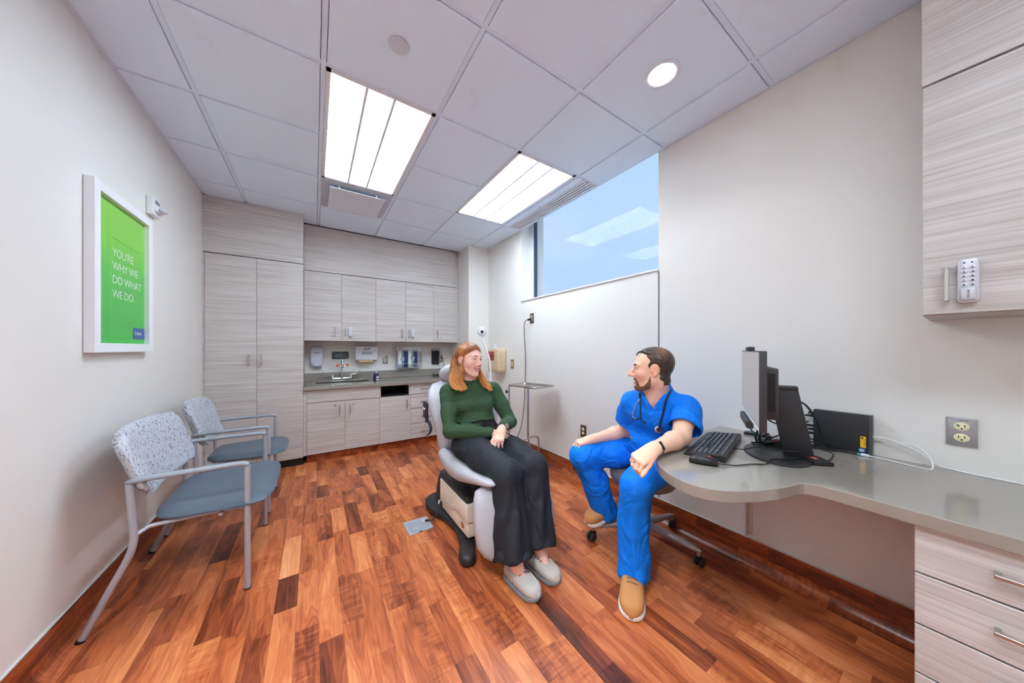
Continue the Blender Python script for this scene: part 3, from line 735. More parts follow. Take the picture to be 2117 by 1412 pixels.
def guest_chair(ya, yb, label):
    t = thing('guest_chair', label, 'chair', (-0.55, (ya + yb) / 2, 0), 'guest chairs by the left wall')
    cy = (ya + yb) / 2; hw = (yb - ya) / 2
    for s in (-1, 1):
        y = cy + s * hw
        # rear leg: raked foot, bends into the upright, then the arm runs forward
        leg = catmull([(-0.842, y, 0.006), (-0.765, y, 0.185), (-0.708, y, 0.318), (-0.692, y, 0.39), (-0.694, y, 0.46), (-0.704, y, 0.655)], 6)
        MB().tube(leg, 0.0138, 14).build('rear_leg', M_tube, t, True)
        MB().tube([(-0.296, y, 0.006), (-0.296, y, 0.652)], 0.0132, 14).build('front_leg', M_tube, t, True)
        arm = catmull([(-0.716, y, 0.664), (-0.60, y, 0.668), (-0.42, y, 0.668), (-0.318, y, 0.667), (-0.292, y, 0.655)], 6)
        secs = []
        for i, p in enumerate(arm):
            d = (arm[min(i + 1, len(arm) - 1)] - arm[max(i - 1, 0)]).normalized(); sy = Vector((0, 1, 0)); up = sy.cross(d) * -1
            k = min(1, min(i, len(arm) - 1 - i) / 2 + 0.45); secs.append((p, sy, up, 0.020 * k, 0.0115 * k))
        MB().loft(secs, 16, 2.6).build('armrest', M_armpad, t, True)
        MB().tube([(-0.2955, y, 0.0), (-0.2955, y, 0.007)], 0.0148, 14).build('glide', M_cap, t)
        MB().tube([(-0.846, y, 0.0), (-0.838, y, 0.016)], 0.0152, 14).build('glide', M_cap, t)
        rail = catmull([(-0.694, y, 0.405), (-0.665, y - s * 0.02, 0.424), (-0.62, y - s * 0.035, 0.430), (-0.36, y - s * 0.03, 0.430), (-0.30, y, 0.432)], 5)
        MB().tube(rail, 0.0095, 12).build('seat_rail', M_tube, t, True)
    MB().tube([(-0.40, ya, 0.425), (-0.40, yb, 0.425)], 0.0095, 12).build('seat_cross_rail', M_tube, t, True)
    # seat pad: thin shell, rounded in plan, slight waterfall front
    m = MB(); n = 26; prof = []
    def seat_top(u, v):  # u 0 back .. 1 front, v -1 .. 1
        e = max(abs(v) ** 5, abs(2 * u - 1) ** 7)
        return 0.488 - 0.022 * math.sin(math.pi * min(u * 1.15, 1.0)) * (1 - v * v) - 0.030 * e - 0.012 * max(0, u - 0.75) / 0.25
    secs = []
    for i in range(n + 1):
        u = i / n; x = -0.668 + 0.478 * (0.5 - 0.5 * math.cos(math.pi * u)) ; uu = (x + 0.668) / 0.478
        wv = (hw - 0.028 + 0.052 * min(1, max(0, (uu - 0.0) / 0.6))) * (1 - abs(2 * uu - 1) ** 6) ** 0.25 if 0 < uu < 1 else 0.05
        wv = max(wv, 0.07)
        secs.append((x, wv, uu))
    ring = 28; vs = []; fs = []
    for (x, wv, uu) in secs:
        for k in range(ring):
            v = -1 + 2 * k / (ring - 1); vs.append((x, cy + v * wv, seat_top(uu, v)))
        for k in range(ring):
            v = 1 - 2 * k / (ring - 1); vs.append((x, cy + v * wv, 0.438 + 0.010 * (abs(v) ** 4)))
    R2 = 2 * ring
    for i in range(n):
        for k in range(R2): fs.append((i * R2 + k, i * R2 + (k + 1) % R2, (i + 1) * R2 + (k + 1) % R2, (i + 1) * R2 + k))
    fs.append(tuple(range(R2))); fs.append(tuple(n * R2 + k for k in range(R2)))
    m.add(vs, fs); m.build('seat', M_vinyl, t, True, 50)
    # upholstered back, leaning and slightly wrapped
    m = MB(); vs = []; fs = []; nz_, ny_ = 18, 26
    def back(v, wz, side):
        x = -0.690 - 0.085 * wz - 0.015 * wz * wz
        wrap = 0.040 * v * v
        edge = max(abs(v) ** 6, abs(2 * wz - 1) ** 6); th = 0.024 * (1 - edge) ** 0.4 + 0.007
        return x + wrap + (th if side > 0 else -th)
    def width(wz): return (hw + 0.016) * (1 - 0.05 * (1 - wz) ** 2 - 0.02 * max(0, wz - 0.75) / 0.25) * ((1 - abs(2 * wz - 1) ** 9) ** 0.35 if abs(2 * wz - 1) < 1 else 0.0) 
    for side in (1, -1):
        for i in range(nz_ + 1):
            wz = 0.5 - 0.5 * math.cos(math.pi * i / nz_); wd = max(width(wz), (hw) * 0.90)
            for k in range(ny_ + 1):
                v = -1 + 2 * k / ny_
                sag = 0.018 * (1 - v * v)
                vs.append((back(v, wz, side), cy + v * wd, 0.555 + 0.335 * wz - (0.014 if wz > 0.5 else 0.024) * v * v * (1 if wz > 0.5 else -1) * abs(2 * wz - 1) ** 2))
    st = ny_ + 1; half = (nz_ + 1) * st
    for i in range(nz_):
        for k in range(ny_):
            a = i * st + k; fs.append((a, a + 1, a + st + 1, a + st)); fs.append((half + a, half + a + st, half + a + st + 1, half + a + 1))
    for i in range(nz_):
        a = i * st; fs.append((a, a + st, half + a + st, half + a)); c = a + ny_; fs.append((c, half + c, half + c + st, c + st))
    for k in range(ny_):
        fs.append((k, half + k, half + k + 1, k + 1)); a = nz_ * st + k; fs.append((a, a + 1, half + a + 1, half + a))
    m.add(vs, fs); bk = m.build('backrest', M_fabric, t, True, 60)
    for s in (-1, 1): MB().tube([(-0.703, cy + s * (hw - 0.006), 0.60), (-0.708, cy + s * (hw - 0.03), 0.60)], 0.009, 10).build('back_bracket', M_tube, t, True)
guest_chair(2.106, 2.790, 'wide guest chair with patterned back and slate seat, nearer the poster')
guest_chair(2.985, 3.490, 'narrower guest chair with patterned back, against the wardrobe cabinet')

# ------------------------------------------------------------------ exam chair
M_upv = mat('pale_grey_upholstery', (178, 176, 182), 0.38, bump=0.06, bscale=300)
M_cream = mat('cream_shroud', (232, 227, 212), 0.42)
M_blk = mat('matte_black_base', (40, 40, 43), 0.5, bump=0.05, bscale=500)
t = thing('exam_chair', 'pale grey upholstered powered exam chair on black splayed base', 'exam chair', (1.0, 2.0, 0))
ec = 1.0
half = [(0.0, 2.50), (0.14, 2.50), (0.225, 2.46), (0.262, 2.37), (0.255, 2.25), (0.215, 2.12), (0.195, 1.98), (0.205, 1.86), (0.245, 1.75), (0.285, 1.66), (0.278, 1.605), (0.235, 1.585), (0.195, 1.62), (0.15, 1.73), (0.08, 1.80), (0.0, 1.82)]
pl = [(ec + a, y, 0) for a, y in half] + [(ec - a, y, 0) for a, y in half[::-1][1:-1]]
pl = [(p.x, p.y, 0.0) for p in catmull(pl, 4, True)]
MB().prism(pl, (0, 0, 0.062), 0.024, 4).build('base', M_blk, t, True, 60)
secs = []
for k in range(9):
    a = k / 8 * math.pi / 2; secs.append(((ec, 2.30, 0.05 + 0.235 * math.sin(a)), (1, 0, 0), (0, 1, 0), 0.185 * (0.72 + 0.28 * math.cos(a)), 0.135 * (0.7 + 0.3 * math.cos(a))))
MB().loft(secs, 36, 3.5).build('rear_housing', M_blk, t, True, 60)
MB().box(ec - 0.198, 1.725, 0.075, ec + 0.198, 2.19, 0.175, 0.018, 3).build('lower_shroud', M_cream, t, True, 40)
# upper shroud: side edge dips in a wave
pts = [(0, 2.20, 0.29), (0, 1.715, 0.29), (0, 1.715, 0.185), (0, 1.76, 0.172), (0, 1.82, 0.172), (0, 1.87, 0.188), (0, 1.92, 0.182), (0, 2.00, 0.150), (0, 2.10, 0.130), (0, 2.20, 0.126)]
pts = [(ec - 0.207, y, z) for (_, y, z) in pts]
MB().prism(pts, (0.414, 0, 0), 0.008, 2).build('upper_shroud', M_cream, t, True, 40)
MB().box(ec - 0.200, 1.735, 0.286, ec + 0.200, 2.20, 0.325, 0.015, 3).build('shroud_lid', M_blk, t, True, 40)
bd = MB().lathe((ec - 0.1975, 1.80, 0.135), [(0.026, 0.0), (0.026, 0.004), (0.020, 0.006), (0.002, 0.0065)], (-1, 0, 0), 24, 1.0, 0.72).build('maker_badge', M_chrome, t, True)
MB().box(ec - 0.12, 1.78, 0.32, ec + 0.12, 2.12, 0.44, 0.01).build('lift_column', M_blk, t)
# seat cushion (sections along the room depth), belly deepest under the hips
def cushion(name, rows, e=2.8):
    pr = []
    for (y, z, hw_, ht, ty) in rows: pr.append((y, z, hw_, ht, ty))
    secs = []
    for (y, z, hw_, ht, ang) in pr:
        secs.append(((ec, y, z), (1, 0, 0), (0, math.sin(ang), math.cos(ang)), hw_, ht))
    mb = MB().loft(secs, 48, e)
    mb.v = [(x, y, z - 0.075 * max(0, 1 - ((x - ec) / 0.215) ** 2) ** 0.7 * min(1, max(0, (z - 0.50) / 0.04)) * min(1, (2.14 - y) / 0.05) * min(1, max(0.25, (y - 1.46) / 0.12))) for (x, y, z) in mb.v]
    return mb.build(name, M_upv, t, True, 70)
cushion('seat_cushion', [(2.13, 0.535, 0.20, 0.012, 0), (2.12, 0.53, 0.235, 0.036, 0), (2.08, 0.515, 0.262, 0.066, 0), (2.0, 0.492, 0.268, 0.088, 0), (1.88, 0.480, 0.268, 0.088, 0), (1.76, 0.486, 0.268, 0.075, 0), (1.64, 0.502, 0.252, 0.058, 0), (1.55, 0.512, 0.230, 0.046, 0), (1.49, 0.512, 0.205, 0.034, 0), (1.465, 0.510, 0.18, 0.016, 0), (1.46, 0.510, 0.15, 0.004, 0)])
def up_cushion(name, rows, e=2.8):
    secs = [((ec, y, z), (1, 0, 0), (0, math.cos(ang), math.sin(ang)), hw_, ht) for (y, z, hw_, ht, ang) in rows]
    return MB().loft(secs, 48, e).build(name, M_upv, t, True, 70)
A = 0.40
up_cushion('back_cushion', [(2.125, 0.515, 0.19, 0.010, A), (2.128, 0.525, 0.225, 0.035, A), (2.125, 0.56, 0.245, 0.060, A), (2.135, 0.63, 0.250, 0.080, A), (2.165, 0.72, 0.262, 0.090, A), (2.198, 0.80, 0.282, 0.094, A), (2.235, 0.88, 0.287, 0.090, A), (2.275, 0.945, 0.268, 0.074, A), (2.318, 0.985, 0.225, 0.048, A), (2.330, 1.008, 0.15, 0.034, A), (2.336, 1.018, 0.07, 0.012, A)])
MB().ellipsoid((ec - 0.02, 2.335, 1.068), 0.145, 0.062, 0.088, (1, 0, 0), (0, 0.95, 0.3), 32, 18).build('headrest', M_upv, t, True, 0)
MB().box(ec - 0.05, 2.34, 0.90, ec + 0.03, 2.37, 1.06, 0.008).build('headrest_bar', M_blk, t)
MB().obox((ec, 2.262, 0.73), (1, 0, 0), (0, 0.936, -0.352), 0.20, 0.012, 0.20, 0.01).build('back_shell', M_blk, t, True)
B = -0.32
up_cushion('leg_cushion', [(1.545, 0.475, 0.20, 0.012, B), (1.54, 0.462, 0.238, 0.034, B), (1.522, 0.42, 0.255, 0.052, B), (1.50, 0.36, 0.268, 0.060, B), (1.475, 0.28, 0.274, 0.062, B), (1.452, 0.20, 0.268, 0.060, B), (1.435, 0.145, 0.235, 0.050, B), (1.428, 0.118, 0.20, 0.034, B), (1.424, 0.106, 0.13, 0.012, B)])
MB().obox((ec, 1.545, 0.30), (1, 0, 0), (0, 0.95, -0.30), 0.19, 0.018, 0.13, 0.012).build('leg_shell', mat('leg_shell_grey', (170, 168, 172), 0.45), t, True)
# folded side arm bracket and lever by the back
lv = MB(); lv.obox((0.716, 2.30, 0.80), (0, 0, 1), (1, 0, 0), 0.062, 0.010, 0.042, 0.01, 3); lv.obox((0.722, 2.29, 0.735), (0, 0, 1), (1, 0, 0), 0.03, 0.008, 0.022, 0.006, 2)
M_lev = mat('dark_navy_casting', (40, 42, 62), 0.45)
lv.build('arm_bracket', M_lev, t, True, 40)
hk = catmull([(0.724, 2.275, 0.72), (0.732, 2.25, 0.70), (0.735, 2.232, 0.665), (0.728, 2.245, 0.63), (0.716, 2.275, 0.612)], 6)
MB().tube(hk, [0.012] * 8 + [0.012 - 0.0005 * i for i in range(len(hk) - 8)], 12).build('lever', M_lev, t, True)
for (dz, dy) in ((0.0, -0.012), (0.0, 0.018)): MB().lathe((0.706, 2.30 + dy, 0.81 + dz), [(0.008, 0), (0.007, 0.004), (0.002, 0.005)], (-1, 0, 0), 12).build('bolt', M_chrome, t, True)

# floor box and the chair's power lead
t = thing('floor_box', 'grey square power floor box cover on the wood floor', 'floor box', (0.625, 2.18, 0))
M_fb = mat('floor_box_grey', (166, 170, 178), 0.4)
fr4 = [(0.537, 2.268), (0.712, 2.262), (0.710, 2.095), (0.540, 2.082)]
MB().prism([(x, y, 0.0003) for x, y in fr4][::-1], (0, 0, 0.005), 0.002, 1).build('frame', M_fb, t)
MB().box(0.563, 2.112, 0.0055, 0.688, 2.238, 0.0068).build('lid', mat('floor_box_lid', (158, 162, 172), 0.45), t)
MB().box(0.572, 2.122, 0.007, 0.612, 2.160, 0.0082).build('lid_inset', M_fb, t)
MB().box(0.655, 2.19, 0.007, 0.690, 2.235, 0.0084).build('cord_flap', mat('flap_grey', (182, 184, 192), 0.4), t)
MB().box(0.608, 2.088, 0.0055, 0.628, 2.096, 0.0072).build('latch', M_cap, t)
cd = catmull([(0.700, 2.185, 0.012), (0.725, 2.17, 0.016), (0.752, 2.155, 0.05), (0.764, 2.15, 0.10), (0.776, 2.165, 0.15)], 8)
t = thing('power_lead', 'short dark power lead from the floor box to the exam chair', 'cable', (0.74, 2.17, 0))
MB().tube(cd, 0.0055, 10).build('lead', mat('dark_grey_cable', (52, 50, 54), 0.4), t, True)
MB().tube([cd[-5], cd[-1]], 0.0075, 10).build('plug', mat('grey_plug', (186, 186, 192), 0.4), t, True)
MB().tube([(0.680, 2.196, 0.0095), (0.705, 2.183, 0.013)], 0.008, 10).build('plug', M_cap, t, True)

# ------------------------------------------------------------------ rolling stool
SXC, SYC = 1.80, 1.18
t = thing('rolling_stool', 'round grey vinyl stool on five-star aluminium base with black casters', 'stool', (SXC, SYC, 0))
M_stv = mat('taupe_vinyl', (124, 117, 112), 0.34, bump=0.05, bscale=300)
M_cast = mat('cast_aluminium', (168, 166, 164), 0.38, metal=0.5)
MB().lathe((SXC, SYC, 0), [(0.16, 0.400), (0.188, 0.404), (0.202, 0.425), (0.205, 0.455), (0.198, 0.482), (0.175, 0.497), (0.10, 0.502), (0.01, 0.503)], (0, 0, 1), 48).build('seat', M_stv, t, True, 50)
MB().lathe((SXC, SYC, 0), [(0.15, 0.385), (0.155, 0.400), (0.02, 0.400)], (0, 0, 1), 32).build('seat_pan', M_blk, t, True)
MB().lathe((SXC, SYC, 0), [(0.034, 0.10), (0.034, 0.26), (0.022, 0.265), (0.022, 0.386)], (0, 0, 1), 20).build('gas_lift', M_blk, t, True)
MB().lathe((SXC, SYC, 0), [(0.045, 0.095), (0.055, 0.105), (0.055, 0.15), (0.035, 0.165)], (0, 0, 1), 24).build('hub', M_cast, t, True)
for k in range(5):
    a = math.radians(-76 + 72 * k + (1 if k > 2 else 0)); dx, dy = math.cos(a), math.sin(a); R = 0.318
    sd = Vector((-dy, dx, 0)); secs = []
    for i in range(9):
        u = i / 8; r = 0.035 + (R + 0.012 - 0.035) * u
        secs.append(((SXC + dx * r, SYC + dy * r, 0.128 - 0.030 * u - 0.006 * u * u), sd, (0, 0, 1), (0.026 - 0.011 * u) * (1 if i < 8 else 0.55), (0.022 - 0.009 * u) * (1 if i < 8 else 0.6)))
    lg = MB(); lg.loft(secs, 16, 3.2); lg.cyl((SXC + dx * R, SYC + dy * R, 0.06), (SXC + dx * R, SYC + dy * R, 0.092), 0.0105)
    leg = lg.build('base_leg', M_cast, t, True, 50)
    rr = random.Random(k); ca = a + 0.9 + rr.uniform(-0.6, 0.6); cdx, cdy = math.cos(ca), math.sin(ca); px_, py_ = -cdy, cdx
    cx_, cy_ = SXC + dx * R + cdx * 0.012, SYC + dy * R + cdy * 0.012
    for s in (-1, 1):
        MB().lathe((cx_ + px_ * s * 0.006, cy_ + py_ * s * 0.006, 0.0275), [(0.024, 0.0), (0.0275, 0.003), (0.0275, 0.014), (0.023, 0.018), (0.010, 0.018)], (px_ * s, py_ * s, 0), 24).build('caster_wheel', M_blk, leg, True)
    MB().lathe((SXC + dx * R, SYC + dy * R, 0.046), [(0.020, -0.004), (0.021, 0.008), (0.012, 0.016)], (0, 0, 1), 16).build('caster_hood', M_cap, leg, True)
# ------------------------------------------------------------------ things on the splash wall and counter
WY = YB - 0.0012
CT = 0.8575
# soap dispenser
t = thing('soap_dispenser', 'tall white soap dispenser on the wall left of the faucet', 'dispenser', (0.028, 4.56, 1.03))
secs = []
for (z, a, d) in ((1.035, 0.052, 0.045), (1.045, 0.060, 0.062), (1.09, 0.066, 0.078), (1.16, 0.070, 0.084), (1.24, 0.071, 0.080), (1.285, 0.068, 0.072), (1.30, 0.062, 0.058), (1.306, 0.05, 0.03)):
    secs.append(((0.026, WY - d / 2, z), (1, 0, 0), (0, 1, 0), a, d / 2))
MB().loft(secs, 36, 4.0).build('housing', mat('white_lilac_plastic', (222, 223, 238), 0.3), t, True, 60)
MB().lathe((0.026, WY - 0.055, 1.062), [(0.045, 0.0), (0.045, 0.004), (0.03, 0.018), (0.004, 0.026)], (0, -0.8, -0.6), 24, 1, 0.62).build('push_bar', mat('dispenser_push', (206, 212, 226), 0.3), t, True)
text('lettering', 'Genius', 0.020, (0.026, WY - 0.0835, 1.222), (1, 0, 0), (0, 0, 1), mat('blue_grey_ink', (74, 92, 128), 0.6), t, 'CENTER', 0.0004, 0.0006)
# eyewash sign
t = thing('eyewash_sign', 'dark teal rounded sign with white lettering behind the faucet', 'sign', (0.29, 4.605, 1.13))
def rrect(cx, cz, hw, hh, r, y):
    return [(cx + sx * (hw - r) + r * math.cos(math.radians(a0 + 90 * k / 5)), y, cz + sz * (hh - r) + r * math.sin(math.radians(a0 + 90 * k / 5))) for (sx, sz, a0) in ((1, 1, 0), (-1, 1, 90), (-1, -1, 180), (1, -1, 270)) for k in range(6)]
MB().prism(rrect(0.291, 1.185, 0.098, 0.049, 0.014, WY), (0, -0.004, 0)).build('plate', mat('dark_teal_plate', (46, 66, 78), 0.3), t)
M_wink = mat('white_ink', (214, 226, 230), 0.5)
text('heading', 'NOTICE', 0.013, (0.291, WY - 0.0045, 1.213), (1, 0, 0), (0, 0, 1), mat('grey_ink', (150, 170, 178), 0.5), t, 'CENTER', 0.0003)
for q_, (tx_, zz_) in enumerate((('EMERGENCY EYEWASH', 1.193), ('PULL LEVER TO', 1.178), ('START WATER FLOW', 1.163))):
    text('lettering', tx_, 0.0125, (0.291, WY - 0.0045, zz_), (1, 0, 0), (0, 0, 1), M_wink, t, 'CENTER', 0.0003)
# folded-towel dispenser
t = thing('towel_dispenser', 'white folded paper towel dispenser on the wall above the counter', 'dispenser', (0.6, 4.56, 1.09))
M_tow = mat('white_enamel', (228, 232, 238), 0.3)
pts = [(0.462, WY, 1.100), (0.462, WY - 0.085, 1.118), (0.462, WY - 0.10, 1.14), (0.462, WY - 0.095, 1.300), (0.462, WY - 0.07, 1.322), (0.462, WY, 1.322)]
MB().prism(pts, (0.272, 0, 0), 0.004, 2).build('housing', M_tow, t, True, 40)
MB().box(0.535, WY - 0.1005, 1.195, 0.668, WY - 0.096, 1.232, 0.001, 1).build('sight_slot', mat('slot_grey', (176, 182, 190), 0.4), t)
text('lettering', 'Scott', 0.036, (0.60, WY - 0.0985, 1.272), (1, 0, 0.12), (-0.12, 0, 1), M_ink, t, 'CENTER', 0.0005, 0.0008, shear=0.3)
tp = MB(); tp.prism([(0.50, WY - 0.03, 1.108), (0.50, WY - 0.088, 1.114), (0.505, WY - 0.10, 1.088), (0.505, WY - 0.06, 1.080)], (0.17, 0, 0.004)); tp.build('paper_towel', mat('kraft_towel', (196, 164, 128), 0.9), t, True)

def outlet(name, label, c, out, w=0.07, h=0.115, plate=None, face=(226, 222, 196), gang='duplex', parent_group=None, gsize=1.0):
    c = Vector(c); n = Vector(out); u = Vector((0, 0, 1)); r = u.cross(n)
    t = thing(name, label, 'outlet', c, parent_group)
    MB().obox(c + n * 0.003, r, n, w / 2, 0.003, h / 2, 0.002, 2).build('cover_plate', plate or M_inox, t, True)
    fm = mat('ivory_device' + str(face), face, 0.4)
    if gang == 'duplex':
        for s in (-1, 1):
            f = MB().lathe(c + u * s * 0.0195 * gsize + n * 0.0058, [(0.0165 * gsize, 0), (0.0165 * gsize, 0.0018), (0.0155 * gsize, 0.0024), (0.001, 0.0024)], n, 20, 1.0, 0.86).build('receptacle', fm, t, True)
            for k in (-1, 1): MB().obox(c + u * (s * 0.0195 * gsize + 0.003) + r * k * 0.006 * gsize + n * 0.0083, r, n, 0.0011 * gsize, 0.0004, 0.0042 * gsize).build('slot', M_ink, f)
            MB().lathe(c + u * (s * 0.0195 * gsize - 0.0075 * gsize) + n * 0.008, [(0.0025 * gsize, 0), (0.0025 * gsize, 0.0006)], n, 10).build('ground_hole', M_ink, f)
        MB().lathe(c + n * 0.006, [(0.003, 0), (0.0025, 0.001), (0.0005, 0.0012)], n, 10).build('screw', M_steel, t)
    elif gang == 'switch':
        MB().obox(c + n * 0.0065, r, n, 0.0165, 0.002, 0.034, 0.001, 1).build('receptacle', fm, t)
        MB().obox(c + n * 0.009 + u * 0.004, r, n, 0.004, 0.004, 0.008, 0.001, 1).build('toggle', fm, t)
    elif gang == 'decora':
        MB().obox(c + n * 0.0065, r, n, 0.0165, 0.002, 0.034, 0.001, 1).build('receptacle', fm, t)
        for s in (-1, 1):
            MB().obox(c + u * s * 0.018 + n * 0.0086, r, n, 0.007, 0.0004, 0.006).build('slot', mat('device_slot', (150, 146, 120), 0.6), t)
    return t
M_plate = mat('satin_steel_plate', (160, 154, 146), 0.35, metal=0.7)
outlet('wall_outlet', 'ivory outlet on a steel plate between towel dispenser and glove rack', (0.852, WY, 1.114), (0, -1, 0), plate=M_plate, gang='decora', face=(214, 218, 198))
outlet('wall_outlet', 'ivory outlet with a black plug beside the specula dispenser', (1.668, WY, 1.115), (0, -1, 0), plate=M_plate, gang='decora', face=(222, 200, 150))
t = thing('power_plug', 'black power plug pushed into the corner splash wall outlet', 'plug', (1.685, 4.58, 1.13))
pm = MB(); pm.obox((1.682, WY - 0.022, 1.130), (1, 0, 0), (0, 1, 0), 0.011, 0.0125, 0.010, 0.004, 2); pm.tube(catmull([(1.686, WY - 0.03, 1.13), (1.705, WY - 0.04, 1.122), (1.712, WY - 0.03, 1.06), (1.715, WY - 0.03, 0.97), (1.72, WY - 0.05, 0.863)], 6), 0.003, 8)
pm.build('plug_and_cord', M_black, t, True)

# clear acrylic glove rack and two glove boxes
m, N, L, b = node_mat('clear_acrylic'); N.remove(b)
tr = N.new('ShaderNodeBsdfTransparent'); gl = N.new('ShaderNodeBsdfGlossy'); gl.inputs['Roughness'].default_value = 0.08
lw = N.new('ShaderNodeLayerWeight'); lw.inputs['Blend'].default_value = 0.5; mx = N.new('ShaderNodeMixShader')
L.new(math_node(N, L, 'ADD', math_node(N, L, 'MULTIPLY', lw.outputs['Facing'], 0.5), 0.10), mx.inputs[0]); L.new(tr.outputs[0], mx.inputs[1]); L.new(gl.outputs[0], mx.inputs[2]); L.new(mx.outputs[0], N['Material Output'].inputs['Surface'])
M_acr = m
M_acre = mat('acrylic_edge', (214, 222, 228), 0.2)
t = thing('glove_rack', 'clear acrylic glove box rack on the splash wall', 'rack', (1.165, 4.56, 0.995))
GY0 = WY - 0.105
MB().box(0.998, WY - 0.004, 0.998, 1.345, WY, 1.300).build('back_panel', M_acr, t)
MB().box(0.998, GY0, 0.994, 1.345, WY, 0.998).build('floor_panel', M_acr, t)
for x in (0.994, 1.345): MB().box(x, GY0, 0.994, x + 0.004, WY, 1.300).build('side_panel', M_acr, t)
for (za, zb) in ((0.998, 1.055), (1.235, 1.300)):
    MB().box(0.998, GY0, za, 1.345, GY0 + 0.003, zb).build('front_band', M_acr, t)
    e = MB()
    for z in (za, zb): e.box(0.996, GY0 - 0.001, z - 0.0015, 1.347, GY0 + 0.003, z + 0.0015)
    for x in (0.996, 1.344): e.box(x, GY0 - 0.001, za, x + 0.003, GY0 + 0.003, zb)
    e.build('band_edge', M_acre, t)
e = MB()
e.box(0.993, GY0, 0.993, 0.996, GY0 + 0.003, 1.30); e.build('side_edge', M_acre, t)
for k, x0 in enumerate((1.010, 1.152)):
    g = thing('glove_box', ['white and navy disposable glove box, left one in the acrylic rack', 'white and navy disposable glove box, right one in the acrylic rack'][k], 'glove box', (x0 + 0.065, 4.55, 0.999), 'glove boxes in the acrylic rack')
    y0 = WY - 0.088
    MB().box(x0, y0, 0.9985, x0 + 0.132, WY - 0.006, 1.252, 0.001, 1).build('carton', mat('carton_white', (222, 228, 234), 0.5), g)
    MB().box(x0 + 0.078, y0 - 0.0008, 0.999, x0 + 0.1315, y0, 1.2515).build('navy_panel', mat('carton_navy', (32, 48, 106), 0.5), g)
    MB().box(x0 + 0.048, y0 - 0.0007, 0.999, x0 + 0.072, y0, 1.2515).build('green_stripe', mat('carton_sage', (116, 148, 140), 0.5), g)
    MB().box(x0 + 0.072, y0 - 0.0009, 0.999, x0 + 0.078, y0, 1.2515).build('lime_stripe', mat('carton_lime', (150, 212, 120), 0.5), g)
    op = MB().lathe((x0 + 0.066, y0 - 0.001, 1.125), [(0.045, 0.0), (0.045, 0.001), (0.02, 0.0012)], (0, -1, 0), 28, 0.62, 1.0).build('opening', mat('carton_opening', (72, 84, 96), 0.7), g)
    gv = MB(); rg = random.Random(3 + k)
    for q in range(5): gv.ellipsoid((x0 + 0.058 + rg.uniform(0, 0.018), y0 - 0.006, 1.10 + 0.012 * q), 0.020, 0.006, 0.011, (1, 0, rg.uniform(-0.5, 0.5)), (0, 1, 0), 12, 8)
    gv.build('glove', mat('glove_pale_grey', (178, 186, 196), 0.6), g, True)
    MB().box(x0 + 0.006, y0 - 0.0007, 1.012, x0 + 0.028, y0, 1.02).build('printed_code', M_ink, g)
# specula dispenser
t = thing('specula_dispenser', 'clear specula dispenser filled with black ear tips by the corner', 'dispenser', (1.585, 4.57, 1.03))
MB().box(1.528, WY - 0.05, 1.238, 1.642, WY, 1.268, 0.004, 1).build('cap', mat('dispenser_cap_grey', (150, 150, 152), 0.4), t)
for k in range(4):
    x = 1.541 + 0.0293 * k
    MB().cyl((x, WY - 0.028, 1.07), (x, WY - 0.028, 1.238), 0.0125, seg=14).build('tip_column', mat('speculum_black', (32, 32, 42), 0.35), t, True)
    MB().lathe((x, WY - 0.028, 1.025), [(0.005, 0.0), (0.011, 0.03), (0.013, 0.045)], (0, 0, 1), 14).build('ear_tip', M_black, t, True)
    MB().ellipsoid((x - 0.002, WY - 0.042, 1.068), 0.005, 0.004, 0.005).build('catch', M_whitep, t, True)
MB().box(1.526, WY - 0.008, 1.04, 1.644, WY, 1.24, 0.002, 1).build('back_plate', M_dark, t)
# bottle of violet hand rub
t = thing('pump_bottle', 'dark violet liquid soap bottle with white label beside the sink', 'bottle', (0.668, 4.22, CT))
bx, by = 0.668, 4.215
MB().lathe((bx, by, CT), [(0.030, 0.0), (0.0335, 0.004), (0.0335, 0.075), (0.030, 0.088), (0.018, 0.100)], (0, 0, 1), 24).build('bottle_body', mat('violet_bottle', (38, 32, 84), 0.18), t, True)
MB().lathe((bx, by, CT), [(0.019, 0.100), (0.014, 0.106), (0.014, 0.122), (0.009, 0.124), (0.009, 0.134)], (0, 0, 1), 18).build('cap', mat('clear_cap', (170, 180, 196), 0.2), t, True)
def wrap_label(r, z0, z1, a0, a1, name, mt, par, n=10):
    m = MB(); vs = []; fs = []
    for i in range(n + 1):
        a = math.radians(a0 + (a1 - a0) * i / n)
        for z in (z0, z1): vs.append((bx + r * math.cos(a), by + r * math.sin(a), z))
    for i in range(n): fs.append((2 * i, 2 * i + 2, 2 * i + 3, 2 * i + 1))
    m.add(vs, fs); return m.build(name, mt, par, True)
M_label = mat('white_label', (224, 224, 232), 0.5)
wrap_label(0.0338, CT + 0.038, CT + 0.060, -95, -30, 'label_upper', M_label, t)
wrap_label(0.0338, CT + 0.008, CT + 0.026, -95, -30, 'label_lower', M_label, t)
# small black camera-like device on the counter
t = thing('tape_dispenser', 'small black desk tape dispenser on the counter by the upstand', 'tape dispenser', (1.56, 4.50, CT))
m = MB(); m.obox((1.56, 4.50, CT + 0.014), (1, 0.2, 0), (-0.2, 1, 0), 0.045, 0.018, 0.0135, 0.005, 2); m.ellipsoid((1.545, 4.50, CT + 0.032), 0.026, 0.014, 0.022); m.build('body', M_black, t, True)
MB().lathe((1.545, 4.486, CT + 0.034), [(0.016, 0), (0.016, 0.006), (0.008, 0.006)], (0, -1, 0), 18).build('tape_roll', mat('tape_green_tint', (150, 170, 130), 0.3), t, True)

